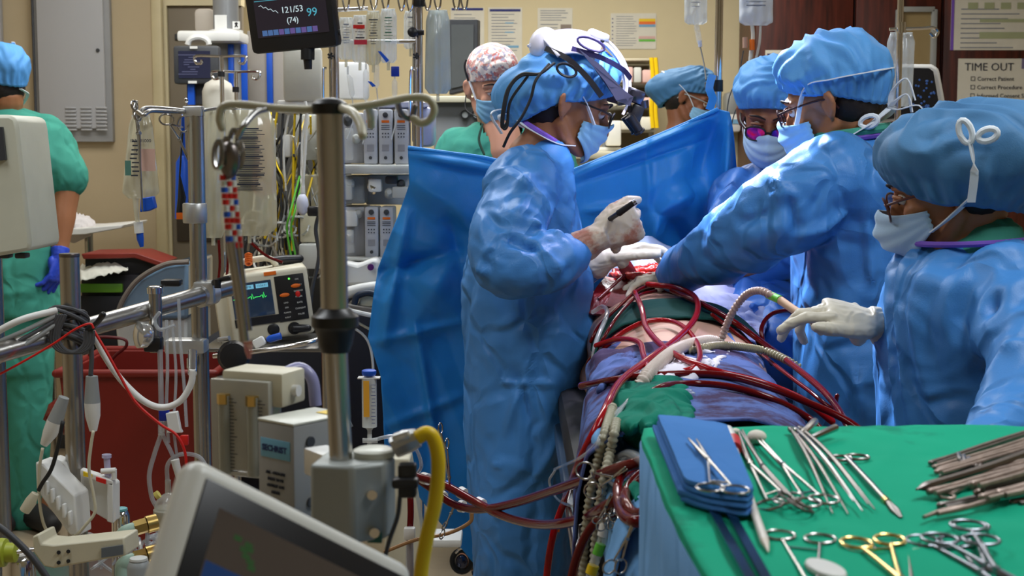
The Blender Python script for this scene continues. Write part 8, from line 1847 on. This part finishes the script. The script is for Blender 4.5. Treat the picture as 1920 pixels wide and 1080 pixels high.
obj('bulb', MB().ell(P(567, 383, 4.4), (0.019, 0.019, 0.034), None, 18, 12), blb, t, smooth=180); obj('neck', MB().cyl(P(567, 362, 4.4), P(567, 350, 4.4), 0.007), white_m, t); obj('line', MB().tube([P(567, 352, 4.4), P(571, 300, 4.4), P(575, 215, 4.4), P(572, 190, 4.4)], 0.005, n=8, sm=4), white_m, t)
t = thing('wall_cable', 'dark bent lamp arm with a black clip in front of the grey units', 'cable', P(590, 480, 4.3))
obj('cable', MB().tube([P(x, y, 4.3) for x, y in ((600, 395), (592, 430), (598, 480), (586, 540), (580, 590))], 0.006, n=8, sm=6), dgrey_m, t); obj('clip', MB().box(P(588, 396, 4.28), (0.035, 0.03, 0.03), bev=0.006), black_m, t)
# wires behind the collar area
for k, (pts, m) in enumerate(((((598, 640), (620, 700), (640, 760), (660, 800)), lgrey_m), (((640, 600), (690, 640), (700, 720), (690, 790)), white_m), (((645, 590), (700, 620), (712, 612)), cream_m))):
    wire([(x, y, 4.3) for x, y in pts], 0.004, m, ['light grey cable sagging behind the near pole', 'white cable dropping left of the blue screen', 'short cream cable under the taupe tray'][k])

# ---- pendant column with its own monitor
Yc = 6.0
t = thing('ceiling_pendant', 'grey ceiling pendant column with white head and blue side strips', 'pendant', P(424, 60, Yc))
obj('column', MB().cyl(P(424, 60, Yc), V(P(424, 0, Yc).x, Yc, 3.0), 0.053), mat('satin_grey', srgb(150, 152, 154), 0.3, 0.4), t)
obj('label', MB().box(P(414, 42, Yc-0.056), (0.05, 0.004, 0.06)), white_m, t); obj('symbol_label', MB().box(P(443, 47, Yc-0.052), (0.03, 0.004, 0.03)), white_m, t)
obj('symbol', MB().box(P(443, 47, Yc-0.055), (0.004, 0.002, 0.02), Matrix.Rotation(.6, 3, 'Y')).box(P(443, 47, Yc-0.055), (0.004, 0.002, 0.02), Matrix.Rotation(-.6, 3, 'Y')).ell(P(443, 43, Yc-0.055), (0.004, 0.002, 0.004)), black_m, t)
obj('head', MB().box(P(400, 71, Yc), (0.26, 0.2, 0.045), bev=0.012), white_m, t); obj('rim', MB().lathe(P(424, 62, Yc), (0, 0, 1), [(0, 0.07), (0.01, 0.07), (0.014, 0.055)], 24), white_m, t)
slab(398, 456, 82, 360, Yc, 0.12, mat('pendant_body', srgb(150, 150, 146), 0.5), 'service_body', t)
obj('ring_handle', MB().tube([P(372 + 20*cos(a), 84 - 14*sin(a), Yc-0.1) for a in [pi*k/8 for k in range(9)]], 0.012, n=8, sm=3), white_m, t)
for x0, x1 in ((428, 438), (452, 463)): slab(x0, x1, 84, 195, Yc-0.02, 0.02, blue_m, 'blue_strip', t, 0.002)
slab(363, 400, 16, 62, Yc+0.1, 0.12, mat('box_taupe', srgb(176, 168, 158), 0.5), 'transformer_box', t, 0.02)
t = thing('wall_unit', 'pale panel with a blue strip behind the left side of the tilted black monitor', 'panel', P(500, 200, 6.2)); slab(465, 560, 60, 260, 6.2, 0.1, mat('panel_taupe', srgb(168, 160, 150), 0.5), 'panel', t); slab(500, 511, 85, 210, 6.18, 0.02, blue_m, 'blue_strip', t, 0.002)
t = thing('small_monitor', 'dark framed small monitor with dim blue text on the pendant', 'monitor', P(367, 155, 5.8))
slab(325, 410, 86, 157, 5.8, 0.06, dgrey_m, 'case', t, 0.012); slab(335, 394, 96, 146, 5.797, 0.005, screen_mat('dim_blue', srgb(52, 56, 86), 0.5), 'screen', t, 0); mb = MB(); rr = random.Random(1)
for k in range(9): mb.box(P(352 + rr.uniform(-4, 14), 103 + k*4.5, 5.79), (rr.uniform(.02, .08), 0.001, 0.003))
obj('readout', mb, screen_mat('dim_text', srgb(120, 124, 160), 0.5), t); obj('tag', MB().box(P(361, 154, 5.79), (0.035, 0.004, 0.01)).box(P(363, 89, 5.79), (0.03, 0.004, 0.01)), white_m, t)
slab(350, 400, 155, 196, 5.85, 0.1, dgrey_m, 'bracket', t); slab(352, 364, 157, 196, 5.82, 0.02, blue_m, 'blue_strip', t, 0)
obj('cylinder_cover', MB().lathe(P(410, 205, 5.6), (0, 0, 1), [(0, 0.062), (0.07, 0.062), (0.10, 0.050), (0.118, 0.02)], 24), mat('linen_cover', srgb(196, 192, 180), 0.6), label='round pale cover standing in front of the pendant', cat='cover')
obj('blue_strap', MB().tube([P(343, 215, 3.06), P(343, 290, 3.1), P(342, 305, 3.1), P(340, 410, 3.1)], [0.003, 0.006, 0.014, 0.014], n=12), blue_m, label='narrow blue strap hanging just left of the tall post', cat='strap')
bt_ = obj('black_tool', MB().tube([P(342, 250, 3.07), P(337, 330, 3.07), P(341, 370, 3.07), P(337, 400, 3.07)], [0.002, 0.002, 0.009, 0.008], n=8), black_m, label='black tool with orange tag behind the tall post', cat='tool'); obj('orange_tag', MB().box(P(338, 405, 3.06), (0.016, 0.004, 0.014)), orange_m, bt_)
for k, (x, y, xa, xb) in enumerate(((415, 106, 366, 460), (442, 135, 398, 486))):
    Y = 5.3 + .2*k; t = thing('infusion_stand', ['slim chrome stand with curled hooks in front of the small monitor', 'slim chrome stand with curled hooks right of the round pale cover'][k], 'stand', V(P(x, 0, Y).x, Y, 0))
    obj('pole', MB().cyl(V(P(x, 0, Y).x, Y, 0.02), P(x, y, Y), 0.008), chrome_m, t); obj('joint', MB().cyl(P(x, y+28, Y), P(x, y+38, Y), 0.013), black_m, t); obj('foot', MB().lathe(V(P(x, 0, Y).x, Y, 0), (0, 0, 1), [(0, 0.16), (0.02, 0.16), (0.04, 0.02)]), steel_m, t)
    for e in (xa, xb):
        sg = 1 if e > x else -1; obj('hook', MB().tube([P(x, y, Y), P(e-4*sg, y-1, Y), P(e+sg, y+5, Y), P(e-3*sg, y+13, Y), P(e-12*sg, y+12, Y), P(e-12*sg, y+6, Y)], 0.005, n=8, sm=5), chrome_m, t)
# monitor and gauge box behind the big clear bag
t = thing('wall_monitor', 'grey screened monitor seen at an angle behind the big clear bag', 'monitor', P(868, 175, 6.2))
obj('case', MB().prism([P(x, y, 6.2) for x, y in ((842, 36), (896, 36), (895, 165), (842, 178))], (0.01, 0.06, 0)), dgrey_m, t, bev=0.005); obj('screen', MB().prism([P(x, y, 6.19) for x, y in ((846, 46), (888, 46), (887, 156), (846, 166))], (0, 0.008, 0)), mat('dead_screen', srgb(92, 96, 98), 0.2), t)
obj('bracket', MB().cyl(P(868, 120, 6.26), V(P(868, 0, 6.2).x, 8.8, P(0, 120, 6.26).z), 0.02), dgrey_m, t)
t = thing('gauge_box', 'grey anaesthesia cabinet with two round gauges behind the man in the floral cap', 'machine', V(P(865, 0, 5.6).x, 5.8, 0))
slab(815, 940, 192, 944, 5.6, 0.4, mat('gauge_grey', srgb(112, 114, 116), 0.5), 'cabinet', t); slab(800, 1000, 180, 192, 5.55, 0.5, cream_m, 'top', t)
for x in (872, 893): obj('gauge', MB().lathe(P(x, 215, 5.59), (0, -1, 0), [(0, 0.018), (0.012, 0.018), (0.012, 0.013), (0.004, 0.012)], 18), black_m, t); obj('gauge_face', MB().lathe(P(x, 215, 5.585), (0, -1, 0), [(0, 0.012), (0.002, 0.012)], 18), grey_m, t)

# ------------------------------------------------------------------ right half background
t = thing('wire_shelf', 'wire supply shelf with clear bins against the back wall', 'shelf', V(P(1180, 0, 8.2).x, 8.3, 0))
for x in (1134, 1222): obj('upright', MB().cyl(V(P(x, 0, 8.2).x, 8.2, 0), P(x, 108, 8.2), 0.012), grey_m, t)
for y in (112, 158, 202, 246): obj('shelf_board', MB().box(P(1178, y, 8.2) + V(0, 0.15, 0), (0.31, 0.35, 0.012), bev=0.003), cream_m if y == 112 else lgrey_m, t)
slab(1130, 1226, 114, 290, 8.55, 0.02, mat('shelf_back', srgb(112, 104, 84), 0.7), 'back_sheet', t)
rr = random.Random(5)
cnt = 0
for y in (158, 202, 246):
    x = 1136; q = 0
    while x < 1215:
        wd = rr.uniform(9, 22); hh = rr.uniform(14, 30); m = rr.choice([pink_m, paper_m, mat('magenta%d' % cnt, srgb(170, 90, 140), 0.6), lgrey_m, mat('taupe%d' % cnt, srgb(130, 116, 100), 0.6)])
        lab = 'small packet on the %s board of the wire shelf, %s from the left' % ({158: 'top', 202: 'middle', 246: 'bottom'}[y], ['first', 'second', 'third', 'fourth', 'fifth', 'sixth', 'seventh', 'eighth'][q])
        obj('supply_box', MB().box(P(x+wd/2, y-2-hh/2, 8.15), (wd*S(8.15), 0.2, hh*S(8.15)), bev=0.008), m, label=lab, cat='box', group='supplies on the wire shelf'); x += wd+2; cnt += 1; q += 1
for x in (1221, 1229): obj('yellow_strap', MB().tube([P(x, 108, 8.05), P(x+3, 150, 8.05), P(x, 200, 8.05), P(x+3, 240, 8.05)], 0.012, n=7, sm=4), yellow_m, label=['yellow hose hanging on the right upright of the wire shelf, left one', 'yellow hose hanging on the right upright of the wire shelf, right one'][x > 1225], cat='hose')
t = thing('counter', 'cream counter top with rounded edge behind the blue screen', 'counter', V(P(1140, 0, 7.4).x, 7.6, 0)); slab(1060, 1250, 284, 298, 7.3, 0.6, cream_m, 'counter_top', t); slab(1065, 1245, 298, 775, 7.4, 0.5, lgrey_m, 'base_cabinet', t); slab(1100, 1165, 276, 284, 7.5, 0.2, white_m, 'tray', t)
obj('white_dispenser_box', MB().box(P(1150, 250, 7.5), (0.075, 0.1, 0.13), bev=0.008), white_m, label='upright white box on the cream counter behind the screen', cat='box')
t = thing('soap_dispenser', 'wall soap dispenser with grey upper half behind the hanging bulb', 'dispenser', P(1373, 250, 8.7)); slab(1360, 1388, 172, 215, 8.62, 0.14, grey_m, 'tank', t, 0.03); slab(1360, 1390, 213, 248, 8.62, 0.14, white_m, 'body', t, 0.02); slab(1361, 1389, 224, 232, 8.615, 0.01, pb_m, 'blue_label', t, 0)
obj('trim_3', MB().box(P(1398, 300, 8.74), (0.02, 0.04, 3.0)), cream_m, kind='structure')
t = thing('screen_pole', 'chrome infusion pole holding up the right peak of the blue screen', 'pole', V(P(1347, 0, 4.12).x, 4.12, 0)); obj('tube', MB().cyl(V(P(1347, 0, 4.12).x, 4.12, 0), V(P(1349, 0, 4.12).x, 4.12, 2.1), 0.0115), chrome_m, t); obj('black_grip', MB().cyl(P(1346, 150, 4.12), P(1346, 172, 4.12), 0.015), black_m, t); obj('grip_screw', MB().cyl(P(1322, 160, 4.12), P(1340, 160, 4.12), 0.009), black_m, t); obj('foot', MB().lathe(V(P(1347, 0, 4.12).x, 4.12, 0), (0, 0, 1), [(0, 0.15), (0.02, 0.15), (0.04, 0.02)]), steel_m, t)
obj('blue_tie', MB().sweep_rect([P(1336, 140, 4.08), P(1330, 165, 4.07), P(1336, 185, 4.07), P(1330, 206, 4.07)], 0.022, 0.004, (0, -1, 0), 6), drape_m, label='twisted blue tie knotting the screen to its chrome pole', cat='tie')
t = bag('clear dripping bag above the woman in the dark cap', 1283, -30, 1326, 46, 4.4, bagw_m, 5, inkl_m, fat=0.018, port=False); obj('chamber', MB().tube([P(1306, 46, 4.4), P(1307, 54, 4.4), P(1311, 76, 4.4), P(1312, 84, 4.4)], [0.008, 0.009, 0.009, 0.005], n=12, sm=3), clear_m, t); obj('cap', MB().cyl(P(1312, 76, 4.4), P(1313, 88, 4.4), 0.006), blb, t); obj('line', MB().tube([P(1313, 88, 4.4), P(1320, 120, 4.3), P(1324, 150, 4.2)], 0.0022, n=6, sm=4), dgrey_m, t)
t = bag('opaque white bag at the top right of the chrome screen pole', 1386, -40, 1449, 48, 4.4, mat('white_bag', srgb(215, 218, 222), 0.5, bump=0.5, bscale=20), 6, inkl_m, fat=0.02, port=False)
mk = mat('milky_line', srgb(205, 205, 198), 0.4)
for q_, r_ in ((((1410, 45), (1412, 70), (1408, 100), (1404, 150), (1401, 210)), .006), (((1426, 45), (1424, 80), (1415, 120), (1408, 150)), .004)): obj('line', MB().tube([P(x, y, 4.4) for x, y in q_], r_, n=8, sm=4), mk, t)
for x, y, m in ((1397, 80, mat('amber_clear', srgb(190, 150, 130), 0.3)), (1410, 84, orange_m)): obj('connector', MB().cyl(P(x, y-10, 4.38), P(x, y+10, 4.38), 0.008), m, t)
for q_ in (((1394, 95), (1385, 140), (1368, 180), (1362, 220)), ((1428, 135), (1405, 165), (1380, 205), (1368, 250))): obj('thin_line', MB().tube([P(x, y, 4.36) for x, y in q_], 0.0018, n=6, sm=5), dgrey_m, t)
obj('pink_connector', MB().cyl(P(1413, 148, 4.36), P(1433, 116, 4.36), 0.010), mat('pinkish', srgb(196, 180, 190), 0.4), t)
t = thing('squeeze_bulb', 'lilac white rubber bulb hanging left of the surgeon with violet-glinting glasses', 'bulb', P(1403, 262, 4.35)); obj('bulb', MB().ell(P(1403, 242, 4.35), (0.019, 0.019, 0.032), None, 18, 12), blb, t, smooth=180); obj('neck', MB().cyl(P(1402, 222, 4.35), P(1401, 206, 4.35), 0.006).cyl(P(1394, 212, 4.35), P(1409, 212, 4.35), 0.004), white_m, t)
# pole with ringer bag at right
t = thing('infusion_pole', 'slim chrome pole with a looped hook between the two right hand caps', 'pole', V(P(1689, 0, 3.95).x, 3.95, 0)); obj('tube', MB().cyl(V(P(1689, 0, 3.95).x, 3.95, 0), V(P(1689, 0, 3.95).x, 3.95, 2.0), 0.0085), chrome_m, t); obj('joint', MB().cyl(P(1690, 42, 3.95), P(1690, 62, 3.95), 0.013), chrome_m, t); obj('foot', MB().lathe(V(P(1689, 0, 3.95).x, 3.95, 0), (0, 0, 1), [(0, 0.15), (0.02, 0.15), (0.04, 0.02)]), steel_m, t)
obj('hook', MB().tube([P(x, y, 3.95) for x, y in ((1668, 55), (1690, 54), (1730, 53), (1750, 52), (1759, 60), (1752, 69), (1744, 62))], 0.0045, n=8, sm=5), chrome_m, t)
bag('limp clear bag hanging on the slim chrome pole at right', 1664, 62, 1716, 200, 3.99, bagw_m, 0, fat=0.02, skew=-6)
t = thing('ultrasound_screen', 'white framed black monitor with faint blue dots behind the slim chrome pole', 'monitor', V(P(1705, 0, 4.9).x, 4.9, 0)); obj('case', MB().prism([P(x, y, 4.9) for x, y in ((1640, 119), (1748, 120), (1762, 128), (1778, 215), (1640, 232))], (0, 0.06, 0)), white_m, t, bev=0.012)
s = obj('screen', MB().prism([P(x, y, 4.885) for x, y in ((1644, 126), (1742, 128), (1750, 134), (1764, 215), (1644, 225))], (0, 0.01, 0)), black_m, t); rr = random.Random(3); mb = MB()
for k in range(26): mb.ell(P(rr.uniform(1712, 1752), rr.uniform(148, 205), 4.882), (0.004, 0.001, 0.004), None, 6, 4)
obj('blue_dots', mb, screen_mat('faint_blue', srgb(40, 70, 120), 0.8), s); obj('stand', MB().cyl(V(P(1705, 0, 4.9).x, 4.95, 0), V(P(1705, 0, 4.9).x, 4.95, 1.5), 0.03), white_m, t); obj('speaker', MB().lathe(P(1795, 216, 4.9), (0, 0, 1), [(0, 0.032), (0.02, 0.032), (0.032, 0.02), (0.036, 0.004)], 20), grey_m, t)
